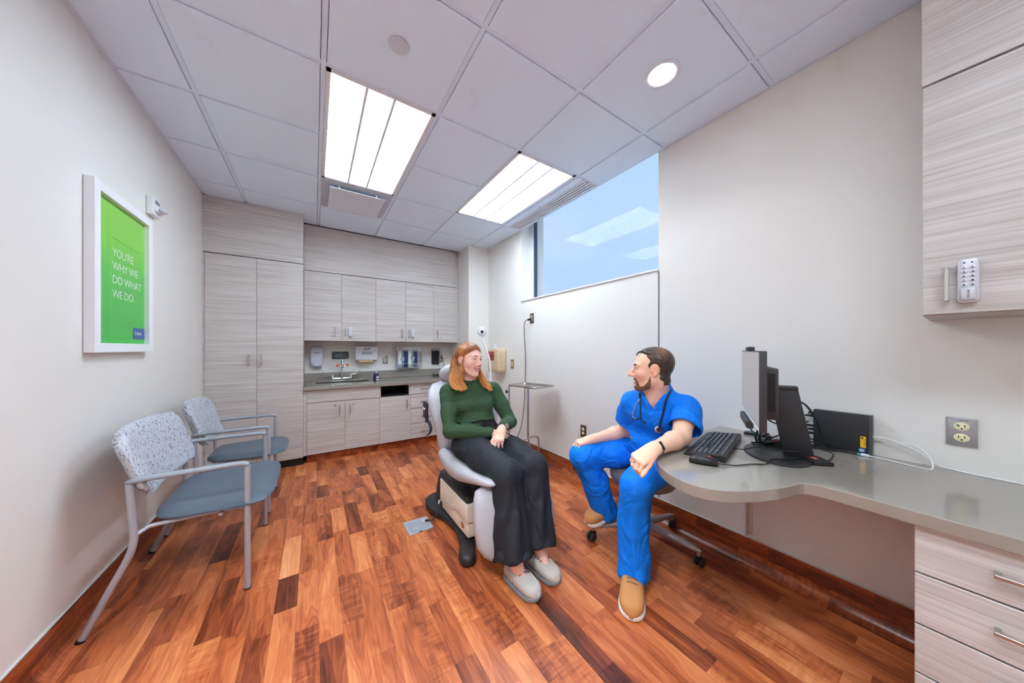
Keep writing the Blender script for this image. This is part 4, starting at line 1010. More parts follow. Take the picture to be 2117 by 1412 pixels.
# ------------------------------------------------------------------ right wall fittings
outlet('wall_outlet', 'high dark outlet plate below the window with a black plug', (XR - 0.0008, 2.842, 1.632), (-1, 0, 0), plate=mat('dark_bronze_plate', (104, 96, 88), 0.35, metal=0.6), gang='duplex', face=(224, 214, 170))
t = thing('hanging_cord', 'black power cord hanging from the high outlet down the wall', 'cable', (2.1, 2.95, 0.1))
pm = MB(); pm.obox((XR - 0.032, 2.850, 1.615), (1, 0, 0), (0, 1, 0), 0.022, 0.014, 0.012, 0.005, 2); pm.build('plug', M_black, t, True)
cp = catmull([(XR - 0.052, 2.862, 1.612), (XR - 0.055, 2.90, 1.60), (XR - 0.04, 2.945, 1.545), (XR - 0.03, 2.955, 1.40), (XR - 0.02, 2.945, 1.15), (XR - 0.02, 2.955, 0.86), (XR - 0.025, 2.975, 0.55), (XR - 0.04, 3.02, 0.30), (XR - 0.075, 3.08, 0.14), (XR - 0.12, 3.12, 0.07)], 8)
MB().tube(cp, 0.0042, 8).build('cord', M_black, t, True)
outlet('light_switch', 'small brass-coloured switch plate beside the sharps container', (XR - 0.0008, 3.262, 1.075), (-1, 0, 0), plate=mat('brass_plate', (168, 146, 104), 0.35, metal=0.6), gang='switch', face=(216, 200, 160))
outlet('wall_outlet', 'low dark outlet plate on the wall behind the clinician', (XR - 0.0008, 2.028, 0.485), (-1, 0, 0), plate=mat('brown_bronze_plate', (96, 84, 74), 0.35, metal=0.5), gang='duplex', face=(230, 222, 176), gsize=1.0)
t = outlet('wall_outlet', 'large square brushed steel outlet plate above the desk', (XR - 0.0008, 0.019, 0.940), (-1, 0, 0), w=0.071, h=0.112, plate=mat('bright_steel_plate', (168, 166, 168), 0.3, metal=0.55), gang='duplex', face=(236, 226, 188), gsize=1.12)
MB().box(XR - 0.0078, -0.005, 0.984, XR - 0.0066, 0.036, 0.990).build('tape_label', mat('label_tape', (176, 178, 182), 0.4), t)
text('lettering', '2CB5-32A', 0.0055, (XR - 0.0081, 0.0155, 0.987), (0, -1, 0), (0, 0, 1), M_ink, t, 'CENTER', 0.0001)
MB().lathe((XR - 0.0090, 0.029, 0.966), [(0.003, 0), (0.003, 0.0008)], (-1, 0, 0), 10).build('hospital_grade_dot', mat('green_dot', (40, 150, 120), 0.5), t)

# sharps container
t = thing('sharps_container', 'beige wall sharps container with red biohazard window', 'sharps container', (2.07, 3.535, 0.95))
M_sh = mat('beige_plastic', (222, 200, 166), 0.42)
secs = [((2.075, 3.535, z), (0, 1, 0), (1, 0, 0), a, d) for (z, a, d) in ((0.955, 0.115, 0.058), (0.962, 0.122, 0.068), (1.0, 0.126, 0.0735), (1.12, 0.130, 0.074), (1.235, 0.130, 0.074), (1.262, 0.126, 0.070), (1.272, 0.118, 0.062))]
MB().loft(secs, 40, 7.0).build('cabinet_shell', M_sh, t, True, 50)
MB().box(1.9995, 3.480, 1.115, 2.003, 3.640, 1.235, 0.001, 1).build('window', mat('sharps_red_window', (176, 60, 58), 0.3), t)
MB().box(1.9985, 3.585, 1.130, 2.000, 3.630, 1.225).build('biohazard_label', mat('biohazard_orange', (226, 112, 64), 0.5), t)
MB().lathe((1.9983, 3.6075, 1.180), [(0.014, 0), (0.014, 0.0005), (0.009, 0.0005)], (-1, 0, 0), 16).build('biohazard_mark', M_ink, t)
MB().box(1.9985, 3.50, 1.168, 2.0, 3.575, 1.182).build('text_strip', mat('dark_red_ink', (92, 30, 32), 0.5), t)
for k in range(7): MB().obox((2.07, 3.4045, 1.04 + 0.03 * k), (1, 0, 0), (0, 1, 0), 0.014, 0.003, 0.008, 0.002, 1).build('rib', M_sh, t)
MB().lathe((1.999, 3.66, 1.13), [(0.006, 0), (0.006, 0.004), (0.003, 0.005)], (-1, 0, 0), 12).build('lock', M_steel, t)
c = thing('clear_cup', 'small clear plastic cup on top of the sharps container', 'cup', (2.05, 3.56, 1.273))
MB().lathe((2.05, 3.565, 1.2735), [(0.032, 0), (0.036, 0.055), (0.034, 0.055), (0.030, 0.004)], (0, 0, 1), 20).build('cup_wall', mat('frosted_plastic', (214, 216, 222), 0.3), c, True)

# exam lamp with gooseneck on a floor stand
t = thing('exam_lamp', 'white gooseneck exam lamp standing behind the exam chair', 'exam lamp', (1.80, 3.22, 0))
lx, ly, lz = 1.70, 3.25, 1.478
gn = catmull([(1.80, 3.22, 0.86), (1.80, 3.22, 1.00), (1.785, 3.225, 1.15), (1.745, 3.24, 1.28), (1.715, 3.255, 1.38), (1.708, 3.262, 1.45)], 8)
MB().tube(gn, 0.0105, 14).build('gooseneck', M_whitep, t, True)
MB().tube([(1.80, 3.22, 0.03), (1.80, 3.22, 0.98)], 0.016, 16).build('pole', M_whitep, t, True)
MB().lathe((1.80, 3.22, 0), [(0.17, 0.0), (0.175, 0.01), (0.16, 0.028), (0.03, 0.04)], (0, 0, 1), 32).build('base', M_whitep, t, True)
ax = (-0.40, -0.88, -0.12)
MB().lathe((lx, ly, lz), [(0.020, -0.085), (0.040, -0.075), (0.048, -0.03), (0.060, 0.0), (0.060, 0.012), (0.052, 0.016)], ax, 28).build('head', M_whitep, t, True)
MB().lathe((lx, ly, lz), [(0.052, 0.015), (0.045, 0.018), (0.040, 0.012), (0.034, 0.012)], ax, 28).build('vent_ring', mat('lamp_ring_grey', (150, 150, 158), 0.4), t, True)
MB().lathe((lx, ly, lz), [(0.030, 0.012), (0.030, 0.020), (0.024, 0.022)], ax, 24).build('bezel', M_whitep, t, True)
MB().lathe((lx, ly, lz), [(0.022, 0.0215), (0.012, 0.024), (0.002, 0.0245)], ax, 20).build('lens', mat('lamp_lens_dark', (52, 52, 56), 0.2), t, True)

# instrument (mayo) stand
t = thing('instrument_stand', 'chrome wheeled instrument stand with flat steel tray by the wall', 'instrument stand', (1.88, 2.55, 0))
tz = 0.888
cs = [(1.728, 2.706), (1.975, 2.764), (2.092, 2.368), (1.778, 2.305)]
cc = Vector((sum(p[0] for p in cs) / 4, sum(p[1] for p in cs) / 4, 0))
def rounded(cs, r, z, k=5, inset=0.0):
    P = [Vector((x, y, 0)) for x, y in cs]; P = [p + (cc - p).normalized() * inset for p in P]; out_ = []
    for i in range(4):
        p = P[i]; a = (P[i - 1] - p).normalized(); b_ = (P[(i + 1) % 4] - p).normalized()
        for j in range(k + 1):
            s = j / k; q = p + a * r * (1 - s) ** 2 + b_ * r * s ** 2; out_.append((q.x, q.y, z))
    return out_
MB().prism(rounded(cs, 0.035, tz - 0.010, inset=0.012), (0, 0, 0.002)).build('tray', M_inox, t)
MB().tube(rounded(cs, 0.035, tz), 0.0065, 10, closed=True).build('tray_rim', M_inox, t, True)
rm = MB(); a1 = rounded(cs, 0.035, tz, inset=0.004); a2 = rounded(cs, 0.035, tz - 0.009, inset=0.014); n_ = len(a1)
rm.add(a1 + a2, [(i, (i + 1) % n_, n_ + (i + 1) % n_, n_ + i) for i in range(n_)]); rm.build('tray_wall', M_inox, t, True)
MB().tube([(1.736, 2.700, 0.10), (1.736, 2.700, 0.876)], 0.0095, 14).build('post', M_chrome, t, True)
MB().tube([(1.93, 2.62, 0.30), (1.93, 2.62, 0.876)], 0.0115, 14).build('post', M_chrome, t, True)
MB().tube(catmull([(1.736, 2.70, 0.83), (1.736, 2.70, 0.872), (1.80, 2.675, 0.876), (1.93, 2.62, 0.874)], 6), 0.0075, 10).build('tray_bar', M_chrome, t, True)
MB().lathe((1.722, 2.708, 0.815), [(0.008, 0), (0.018, 0.004), (0.018, 0.018), (0.008, 0.022)], (-0.8, 0.2, 0), 16).build('clamp_knob', M_black, t, True)
MB().tube(catmull([(1.80, 2.60, 0.27), (1.87, 2.615, 0.305), (1.93, 2.62, 0.31), (2.03, 2.625, 0.31), (2.075, 2.63, 0.28), (2.085, 2.632, 0.20), (2.085, 2.632, 0.085)], 6), 0.0115, 12).build('arch_foot', M_chrome, t, True)
MB().tube(catmull([(1.80, 2.60, 0.27), (1.765, 2.60, 0.22), (1.755, 2.60, 0.12), (1.755, 2.60, 0.085)], 6), 0.0115, 12).build('arch_foot', M_chrome, t, True)
MB().tube(catmull([(1.736, 2.70, 0.10), (1.742, 2.68, 0.045), (1.765, 2.60, 0.022), (1.80, 2.46, 0.016), (1.87, 2.355, 0.014), (1.94, 2.33, 0.014), (1.985, 2.372, 0.014), (1.985, 2.45, 0.018), (1.965, 2.55, 0.06), (1.945, 2.60, 0.16), (1.932, 2.62, 0.30)], 7), 0.0115, 12).build('floor_loop', M_chrome, t, True)
for (x, y) in ((2.085, 2.632), (1.755, 2.60)):
    MB().lathe((x - 0.010, y, 0.033), [(0.028, 0), (0.032, 0.004), (0.032, 0.016), (0.028, 0.02)], (1, 0.1, 0), 20).build('caster', M_black, t, True)
    MB().lathe((x, y, 0.06), [(0.014, 0), (0.016, 0.01), (0.012, 0.03)], (0, 0, 1), 14).build('caster_fork', M_chrome, t, True)

# ------------------------------------------------------------------ poster and strobe on the left wall
t = thing('framed_poster', 'green poster with white lettering in a deep white frame', 'poster', (XL, 2.53, 1.25))
y0, y1, z0, z1, fx0, fx1 = 2.229, 2.829, 1.252, 2.072, XL + 0.001, XL + 0.037
f = MB(); fw = 0.046
f.box(fx0, y0, z0, fx1, y0 + fw, z1, 0.002, 1); f.box(fx0, y1 - fw, z0, fx1, y1, z1, 0.002, 1); f.box(fx0, y0 + fw, z0, fx1, y1 - fw, z0 + fw, 0.002, 1); f.box(fx0, y0 + fw, z1 - fw, fx1, y1 - fw, z1, 0.002, 1)
f.build('frame', mat('white_frame', (238, 239, 244), 0.3), t)
m, N, L, b = node_mat('green_poster_print')
g = N.new('ShaderNodeNewGeometry'); sep = N.new('ShaderNodeSeparateXYZ'); L.new(g.outputs['Position'], sep.inputs[0])
hz = math_node(N, L, 'DIVIDE', math_node(N, L, 'SUBTRACT', sep.outputs[2], 1.29), 0.74)
wn = N.new('ShaderNodeTexNoise'); wn.inputs['Scale'].default_value = 1.0; wn.inputs['Detail'].default_value = 1.0
mp = N.new('ShaderNodeMapping'); mp.inputs['Scale'].default_value = (1, 22, 2.2); L.new(g.outputs['Position'], mp.inputs['Vector']); L.new(mp.outputs[0], wn.inputs['Vector'])
left = math_node(N, L, 'SUBTRACT', 1.0, math_node(N, L, 'MULTIPLY', math_node(N, L, 'SUBTRACT', sep.outputs[1], 2.28), 2.6)); 
s = math_node(N, L, 'ADD', hz, math_node(N, L, 'MULTIPLY', math_node(N, L, 'MULTIPLY', math_node(N, L, 'SUBTRACT', wn.outputs['Fac'], 0.5), 0.9), left))
r = ramp(N, [(0.0, (62, 184, 74)), (0.45, (88, 192, 84)), (0.8, (128, 208, 70)), (1.0, (140, 208, 92))])
L.new(s, r.inputs['Fac']); L.new(r.outputs['Color'], b.inputs['Base Color']); b.inputs['Roughness'].default_value = 0.35
MB().box(fx0, y0 + fw - 0.004, z0 + fw - 0.004, XL + 0.014, y1 - fw + 0.004, z1 - fw + 0.004).build('print', m, t)
M_pw = mat('poster_white_ink', (226, 240, 228), 0.5)
for (body, zc) in (("YOU'RE", 1.773), ('WHY WE', 1.702), ('DO WHAT', 1.631), ('WE DO.', 1.556)):
    yw = 2.432
    for word in body.split():
        wo_ = text('lettering', word, 0.062, (XL + 0.0146, yw, zc), (0, 1, 0), (0, 0, 1), M_pw, t, 'LEFT', 0.0003, -0.0006, sx=1.08, spacing=0.95)
        yw = max(v.co.y for v in wo_.data.vertices) + world_loc(t).y + 0.016
MB().box(XL + 0.0142, 2.648, 1.328, XL + 0.0152, 2.786, 1.392).build('logo_badge', mat('badge_blue', (66, 92, 160), 0.4), t)
lg = MB(); lg.box(XL + 0.0154, 2.6655, 1.346, XL + 0.0158, 2.6685, 1.374); lg.box(XL + 0.0154, 2.6585, 1.3585, XL + 0.0158, 2.6755, 1.3615); lg.box(XL + 0.0154, 2.661, 1.372, XL + 0.0158, 2.673, 1.3735); lg.box(XL + 0.0154, 2.661, 1.3465, XL + 0.0158, 2.673, 1.348)
lg.build('logo_mark', M_pw, t)
text('logo_lettering', 'Baptist', 0.026, (XL + 0.0156, 2.682, 1.360), (0, 1, 0), (0, 0, 1), M_pw, t, 'LEFT', 0.0002, 0.0, sx=1.0, spacing=0.9)
ln = MB()
ln.tube(catmull([(XL + 0.0143, 2.43, 1.848), (XL + 0.0143, 2.56, 1.842), (XL + 0.0143, 2.70, 1.838), (XL + 0.0143, 2.785, 1.852)], 5), 0.0011, 6); ln.build('thread_line', mat('poster_dark_green', (96, 172, 52), 0.5), t)
t = thing('alarm_strobe', 'white wall alarm strobe with clear lens behind the poster', 'alarm strobe', (XL, 2.90, 2.1))
sy = 2.905
MB().box(XL + 0.001, sy - 0.058, 2.128, XL + 0.032, sy + 0.058, 2.245, 0.004, 2).build('housing', M_whitep, t, True)
MB().box(XL + 0.032, sy - 0.04, 2.150, XL + 0.046, sy + 0.04, 2.19, 0.004, 2).build('lens_mount', M_whitep, t, True)
MB().ellipsoid((XL + 0.058, sy, 2.17), 0.022, 0.036, 0.016).build('lens', mat('clear_lens', (206, 210, 222), 0.1), t, True)
for k in range(3): MB().box(XL + 0.0325, sy - 0.03, 2.205 + k * 0.009, XL + 0.0335, sy + 0.03, 2.209 + k * 0.009).build('sounder_slot', M_dark, t)

# ------------------------------------------------------------------ desk equipment
T0 = ZD + 0.0004
# monitor
t = thing('monitor', 'black desktop monitor on a wide slanted stand, seen from its edge', 'monitor', (1.75, 0.48, T0))
pn, pf = Vector((1.335, 0.416, 0)), Vector((1.826, 0.640, 0))
wdir = (pf - pn).normalized(); nrm = Vector((-wdir.y, wdir.x, 0)); W_ = (pf - pn).length; mid = (pn + pf) / 2; bk = -nrm
zb, zt_ = 0.968, 1.262
MB().obox(mid + bk * 0.011 + Vector((0, 0, (zb + zt_) / 2)), wdir, nrm, W_ / 2, 0.011, (zt_ - zb) / 2, 0.002, 2).build('bezel_shell', M_dark, t, True, 30)
M_scr = mat('screen_glass', (140, 134, 132), 0.30, emit=(150, 144, 142), estr=0.25)
MB().obox(mid + nrm * 0.0006 + Vector((0, 0, (zb + zt_) / 2 + 0.008)), wdir, nrm, W_ / 2 - 0.004, 0.0006, (zt_ - zb) / 2 - 0.012).build('screen', M_scr, t)
MB().obox(mid + nrm * 0.0012 + Vector((0, 0, zb + 0.011)), wdir, nrm, W_ / 2 - 0.004, 0.0006, 0.006).build('taskbar', mat('taskbar_pale', (196, 200, 210), 0.4, emit=(196, 200, 214), estr=0.15), t)
MB().obox(mid + wdir * -0.01 + bk * 0.046 + Vector((0, 0, 1.098)), wdir, nrm, 0.16, 0.024, 0.098, 0.006, 2).build('back_housing', M_dark, t, True, 30)
MB().obox(mid + wdir * -0.171 + bk * 0.046 + Vector((0, 0, 1.105)), wdir, nrm, 0.0015, 0.014, 0.072).build('side_port_recess', mat('port_black', (8, 8, 9), 0.6), t)
MB().obox(mid + wdir * 0.06 + nrm * 0.004 + Vector((0, 0, zb - 0.016)), wdir, nrm, 0.12, 0.012, 0.016, 0.003, 1).build('sound_bar', M_dark, t, True)
MB().obox(mid + wdir * 0.02 + bk * 0.005 + Vector((0, 0, zt_ + 0.008)), wdir, nrm, 0.045, 0.012, 0.009, 0.005, 3).build('webcam', M_dark, t, True)
arm0 = mid + bk * 0.07 + Vector((0, 0, 1.094)); w2 = Vector((-0.36, 0.93, 0)).normalized()
ct = Vector((1.766, 0.466, 1.094)); cb = Vector((1.798, 0.4175, T0 + 0.006))
M_stand = mat('stand_charcoal', (40, 40, 43), 0.42)
ax_ = (ct - cb).normalized(); nn = w2.cross(ax_)
MB().obox((ct + cb) / 2 + ax_ * 0.004, ax_, w2, (ct - cb).length / 2 - 0.002, 0.050, 0.011, 0.004, 2).build('stand_column', M_stand, t, True, 30)
MB().tube([ct + w2 * 0.035 - Vector((0, 0, 0.006)), ct + w2 * 0.085 - Vector((0, 0, 0.002))], 0.020, 18).build('hinge_barrel', M_stand, t, True)
MB().obox(ct + w2 * 0.0 + ax_ * 0.001, w2, ax_, 0.052, 0.010, 0.015, 0.006, 2).build('column_cap', M_stand, t, True)
MB().tube([arm0, ct + w2 * 0.075 - Vector((0, 0, 0.004))], 0.019, 16).build('tilt_arm', M_stand, t, True)
bp = []
for k in range(40):
    a = 2 * math.pi * k / 40; bp.append(Vector((1.775, 0.490, T0)) + wdir * (0.165 * math.cos(a)) + nrm * (0.118 * math.sin(a)))
MB().prism(bp, (0, 0, 0.008), 0.003, 2).build('stand_base', M_stand, t, True, 40)

# tiny computer on edge against the wall
t = thing('mini_computer', 'small black desktop computer standing on edge against the wall', 'computer', (2.12, 0.34, T0))
MB().box(2.106, 0.253, T0, 2.142, 0.436, 0.965, 0.003, 2).build('case', mat('computer_case', (38, 38, 42), 0.55, bump=0.1, bscale=900), t, True, 30)
MB().box(2.104, 0.243, T0, 2.144, 0.254, 0.966, 0.002, 1).build('front_bezel', mat('computer_bezel', (70, 74, 78), 0.4), t, True)
MB().box(2.1052, 0.262, 0.816, 2.106, 0.279, 0.868).build('service_sticker', mat('yellow_sticker', (240, 190, 30), 0.5), t)
text('sticker_lettering', 'SN 1S10M8', 0.006, (2.1050, 0.2665, 0.842), (0, 0, -1), (0, -1, 0), M_ink, t, 'CENTER', 0.0001)
MB().box(2.1051, 0.270, 0.856, 2.1052, 0.277, 0.864).build('sticker_symbol', M_ink, t)
MB().box(2.1052, 0.265, 0.795, 2.106, 0.284, 0.812).build('processor_sticker', mat('blue_sticker', (60, 130, 210), 0.3), t)
MB().box(2.1049, 0.268, 0.798, 2.1052, 0.281, 0.809).build('sticker_chip', mat('silver_sticker', (190, 200, 210), 0.3), t)
for (z, l) in ((0.945, 0.02), (0.93, 0.03), (0.88, 0.025), (0.862, 0.02), (0.842, 0.022)):
    MB().box(2.112, 0.437, z - 0.005, 2.13, 0.437 + l, z + 0.005, 0.002, 1).build('port_connector', M_black, t)

# keyboard
t = thing('keyboard', 'black full-size keyboard with grey lettered keys on the desk', 'keyboard', (1.72, 0.73, T0))
ko = Vector((1.424, 0.727, T0)); kl = Vector((0.515, 0.118, 0)).normalized(); kw = Vector((kl.y, -kl.x, 0)); KL, KW = 0.475, 0.160
up = Vector((0, 0, 1)); tilt = 0.014
def KP(u, v, h): return ko + kl * u + kw * v + up * (h + tilt * v / KW)
pr = [(0.0, 0.0), (0.0, 0.006), (0.022, 0.012), (0.030, 0.013), (0.155, 0.016), (0.160, 0.014), (0.160, 0.0)]
kb = MB(); kb.prism([KP(0, v, h if h else 0) if h else ko + kw * v + up * 0.0 for v, h in pr], kl * KL, 0.0015, 1); kb.build('tray', mat('keyboard_black', (34, 32, 33), 0.45), t, True, 30)
M_key = mat('keycap_grey', (62, 66, 76), 0.5)
keyrows = []   # rows from the hand edge to the far edge; u runs from the numeric side
pitch = 0.0192
def krow(v, spans):
    for (u0, u1) in spans:
        c = KP((u0 + u1) / 2, v + pitch / 2, 0.0175)
        a2 = (kw + up * (tilt / KW)).normalized(); hu = (u1 - u0) / 2 - 0.0012
        m = MB(); secs = [(c + up * -0.004, kl, a2, hu, pitch / 2 - 0.001), (c + up * 0.002, kl, a2, hu - 0.0016, pitch / 2 - 0.0026), (c + up * 0.004, kl, a2, hu - 0.0022, pitch / 2 - 0.0034)]
        m.loft(secs, 12, 8.0); k_ = m.build('key', M_key, t)
        lt = MB(); lc = c + up * 0.0043; lt.obox(lc - kl * 0.003 + a2 * 0.001, kl, a2, 0.0018, 0.0022, 0.0002); lt.build('legend', mat('key_legend', (196, 202, 214), 0.5), k_)
def units(u, *ws):
    o_ = []
    for w_ in ws: o_.append((u, u + w_ * pitch)); u += w_ * pitch
    return o_
num = 0.012; nav = num + 4 * pitch + 0.008; main = nav + 3 * pitch + 0.008
v0 = 0.032
krow(v0, units(num, 1, 1, 2) + units(nav, 1, 1, 1) + units(main, 1.5, 1, 1.5, 7, 1.5, 1, 1.5))
krow(v0 + pitch, units(num, 1, 1, 1, 1) + units(nav + pitch, 1) + units(main, 2.5, *([1] * 10), 2.5))
krow(v0 + 2 * pitch, units(num, 1, 1, 1, 1) + units(main, 2.2, *([1] * 11), 1.8))
krow(v0 + 3 * pitch, units(num, 1, 1, 1, 1) + units(nav, 1, 1, 1) + units(main, 1.5, *([1] * 12), 1.5))
krow(v0 + 4 * pitch, units(num, 1, 1, 1, 1) + units(nav, 1, 1, 1) + units(main, 2, *([1] * 13)))
krow(v0 + 5 * pitch + 0.008, units(num, 1, 1, 1, 1) + units(nav, 1, 1, 1) + units(main, 1, 1, 1, 1, ) + units(main + 4.5 * pitch, 1, 1, 1, 1) + units(main + 9 * pitch, 1, 1, 1, 1) + units(main + 14 * pitch, 1))

# mouse
t = thing('computer_mouse', 'black computer mouse with red scroll wheel at the desk edge', 'mouse', (1.40, 0.62, T0))
m0, m1 = Vector((1.355, 0.668, 0)), Vector((1.402, 0.575, 0)); md = (m1 - m0).normalized(); ms = Vector((md.y, -md.x, 0)); ml = (m1 - m0).length
secs = []
for k in range(13):
    u = k / 12; w_ = 0.030 * math.sin(math.pi * (0.06 + 0.88 * u)) ** 0.45; h_ = 0.019 * math.sin(math.pi * (0.08 + 0.80 * u ** 0.85)) ** 0.6
    secs.append((m0 + md * ml * u + up * (T0 + h_), ms, up, w_, h_))
MB().loft(secs, 28, 2.4).build('shell', mat('mouse_black', (30, 30, 33), 0.4), t, True, 60)
MB().lathe(m0 + md * ml * 0.70 + up * (T0 + 0.029) - ms * 0.003, [(0.006, 0), (0.0085, 0.001), (0.0085, 0.005), (0.006, 0.006)], ms, 18).build('scroll_wheel', mat('red_wheel', (216, 32, 36), 0.4), t, True)
MB().tube([m0 + md * ml * 0.62 + up * (T0 + 0.0365), m0 + md * ml * 0.99 + up * (T0 + 0.0245)], 0.0006, 6).build('button_seam', M_cap, t)

# badge reader
t = thing('badge_reader', 'flat black badge reader with red logo beside the monitor foot', 'badge reader', (1.80, 0.36, T0))
rc = Vector((1.800, 0.366, T0 + 0.008)); rx = Vector((0.72, -0.69, 0)).normalized(); ry = Vector((-rx.y, rx.x, 0))
MB().obox(rc, rx, ry, 0.036, 0.048, 0.008, 0.004, 2).build('reader_case', M_black, t, True, 40)
M_red = mat('red_print', (196, 52, 52), 0.4)
MB().lathe(rc + up * 0.0081 + ry * 0.006 - rx * 0.004, [(0.020, 0), (0.020, 0.0004), (0.013, 0.0005)], (0, 0, 1), 24, 1.0, 0.55).build('logo_swoosh', M_red, t)
text('lettering', 'rf IDEAS', 0.011, rc + up * 0.0088 + ry * 0.006 - rx * 0.004, ry * -1, rx, M_pw, t, 'CENTER', 0.0002)
MB().lathe(rc + up * 0.0081 + rx * 0.015 - ry * 0.0, [(0.0025, 0), (0.002, 0.0006)], (0, 0, 1), 10).build('indicator', M_red, t)

# phone lying by the wall
t = thing('usb_hub', 'flat black device lying at the back of the desk', 'usb hub', (2.05, 0.70, T0))
MB().obox((2.085, 0.66, T0 + 0.006), (0.1, -1, 0), (1, 0.1, 0), 0.055, 0.028, 0.006, 0.003, 2).build('hub_case', M_black, t, True)

# cables
M_cab = mat('black_cable', (22, 22, 24), 0.4)
def cable(label, pts, r, mt, name='cable', n=8, cat='cable', group=None):
    t = thing(name, label, cat, pts[0], group)
    MB().tube(catmull(pts, n), r, 8).build('cable_jacket', mt, t, True); return t
z1_ = T0 + 0.0034
kend = KP(KL * 0.42, KW, 0.004)
cable('thin black mouse cable curling over the monitor foot', [m1 + up * (T0 + 0.010), (1.46, 0.535, z1_), (1.53, 0.505, z1_), (1.59, 0.47, z1_), (1.64, 0.47, T0 + 0.012), (1.70, 0.43, T0 + 0.0125), (1.78, 0.405, T0 + 0.016)], 0.0024, M_cab)
cable('thin black keyboard cable running under the monitor stand', [kend, kend + kw * 0.04 + up * 0.003, (1.72, 0.545, T0 + 0.03), (1.745, 0.50, T0 + 0.028), (1.76, 0.44, T0 + 0.034), (1.80, 0.40, T0 + 0.034), (1.86, 0.39, T0 + 0.02)], 0.0024, M_cab)
cable('black badge reader cable looping behind the reader', [rc + ry * -0.0 + rx * 0.036 + up * 0.0, (1.87, 0.335, z1_), (1.925, 0.335, T0 + 0.02), (1.93, 0.38, T0 + 0.03), (1.88, 0.41, T0 + 0.03), (1.82, 0.415, T0 + 0.03)], 0.003, M_cab)
cable('thick black power cable arching from the monitor to the computer', [(1.80, 0.455, 1.015), (1.86, 0.44, 1.03), (1.93, 0.42, 1.00), (1.985, 0.40, 0.93), (2.02, 0.385, 0.85), (2.05, 0.36, 0.81), (2.08, 0.33, T0 + 0.008)], 0.0046, M_cab)
M_teal = mat('teal_cable', (30, 150, 130), 0.45)
cable('teal network cable behind the monitor', [(2.10, 0.46, 0.845), (2.04, 0.47, 0.83), (1.96, 0.48, 0.818), (1.90, 0.52, 0.81), (1.88, 0.57, 0.815), (1.86, 0.60, 0.845), (1.84, 0.61, 0.87), (1.80, 0.60, 0.93), (1.77, 0.555, 0.99)], 0.0034, M_teal)
bundle_rng = random.Random(5)
labels = ['lowest black cable in the tangle behind the monitor', 'second black cable in the tangle behind the monitor, curling by the hub', 'black cable from the computer ports passing above the tangle', 'black display cable drooping from the monitor housing', 'black cable lying along the desk behind the stand', 'black cable coiled at the foot of the computer', 'black cable with ferrite bead under the monitor']
paths = [
    [(2.11, 0.46, 0.842), (2.05, 0.49, 0.82), (1.96, 0.50, 0.816), (1.90, 0.56, 0.812), (1.86, 0.58, 0.80), (1.83, 0.585, 0.83), (1.80, 0.56, 0.90), (1.77, 0.53, 0.985)],
    [(2.11, 0.455, 0.862), (2.06, 0.50, 0.825), (2.00, 0.55, 0.795), (1.95, 0.60, 0.79), (1.99, 0.64, 0.79), (2.05, 0.65, 0.795)],
    [(2.115, 0.465, 0.93), (2.05, 0.49, 0.925), (1.97, 0.50, 0.915), (1.90, 0.52, 0.925), (1.84, 0.53, 0.955), (1.80, 0.53, 1.0)],
    [(1.75, 0.52, 0.985), (1.82, 0.53, 0.93), (1.90, 0.52, 0.90), (1.98, 0.48, 0.86), (2.06, 0.42, 0.82), (2.08, 0.37, T0 + 0.008)],
    [(1.84, 0.60, 0.79), (1.90, 0.56, 0.79), (1.98, 0.50, 0.79), (2.04, 0.44, 0.79), (2.075, 0.36, 0.789), (2.085, 0.29, 0.789)],
    [(2.09, 0.44, 0.79), (2.06, 0.40, 0.79), (2.07, 0.34, 0.792), (2.09, 0.30, 0.792), (2.09, 0.275, 0.794)],
    [(1.80, 0.555, 0.975), (1.835, 0.55, 0.955), (1.845, 0.555, 0.92), (1.835, 0.565, 0.87), (1.84, 0.57, 0.82), (1.87, 0.56, 0.792)]]
for lb, p in zip(labels, paths):
    cb_ = cable(lb, p, 0.0036, M_cab, group='tangle of cables behind the monitor')
MB().tube([(1.836, 0.563, 0.885), (1.835, 0.566, 0.862)], 0.0085, 12).build('ferrite_bead', M_black, cb_, True)
paths2 = [
    [(2.115, 0.455, 0.90), (2.06, 0.50, 0.865), (1.99, 0.53, 0.835), (1.93, 0.56, 0.815), (1.88, 0.585, 0.80), (1.855, 0.61, 0.795)],
    [(2.08, 0.335, 0.797), (2.03, 0.40, 0.815), (1.98, 0.45, 0.83), (1.93, 0.47, 0.835), (1.87, 0.50, 0.825), (1.84, 0.56, 0.81)],
    [(2.06, 0.345, 0.793), (1.99, 0.42, 0.80), (1.93, 0.46, 0.805), (1.89, 0.50, 0.80), (1.87, 0.54, 0.795)],
    [(1.86, 0.565, 0.81), (1.88, 0.545, 0.835), (1.91, 0.55, 0.82), (1.90, 0.58, 0.80), (1.87, 0.585, 0.815), (1.86, 0.57, 0.835), (1.885, 0.55, 0.85)]]
for lb, p in zip(['black cable sagging from the middle computer port', 'black cable rising over the power brick to the stand', 'black cable passing low between stand and computer', 'black cable tied in a small coil under the monitor edge'], paths2):
    cable(lb, p, 0.0038, M_cab, group='tangle of cables behind the monitor')
cable('thin red cable peeking out of the tangle behind the monitor', [(1.90, 0.545, 0.812), (1.93, 0.52, 0.812), (1.97, 0.495, 0.808)], 0.003, mat('red_cable', (176, 40, 44), 0.4))
t = thing('power_brick', 'black power brick lying among cables behind the monitor', 'power adapter', (1.96, 0.53, T0))
MB().obox((1.955, 0.545, T0 + 0.011), (0.85, -0.5, 0), (0.5, 0.85, 0), 0.062, 0.028, 0.011, 0.004, 2).build('adapter_case', M_black, t, True, 40)
M_wc = mat('white_cable', (232, 232, 236), 0.4)
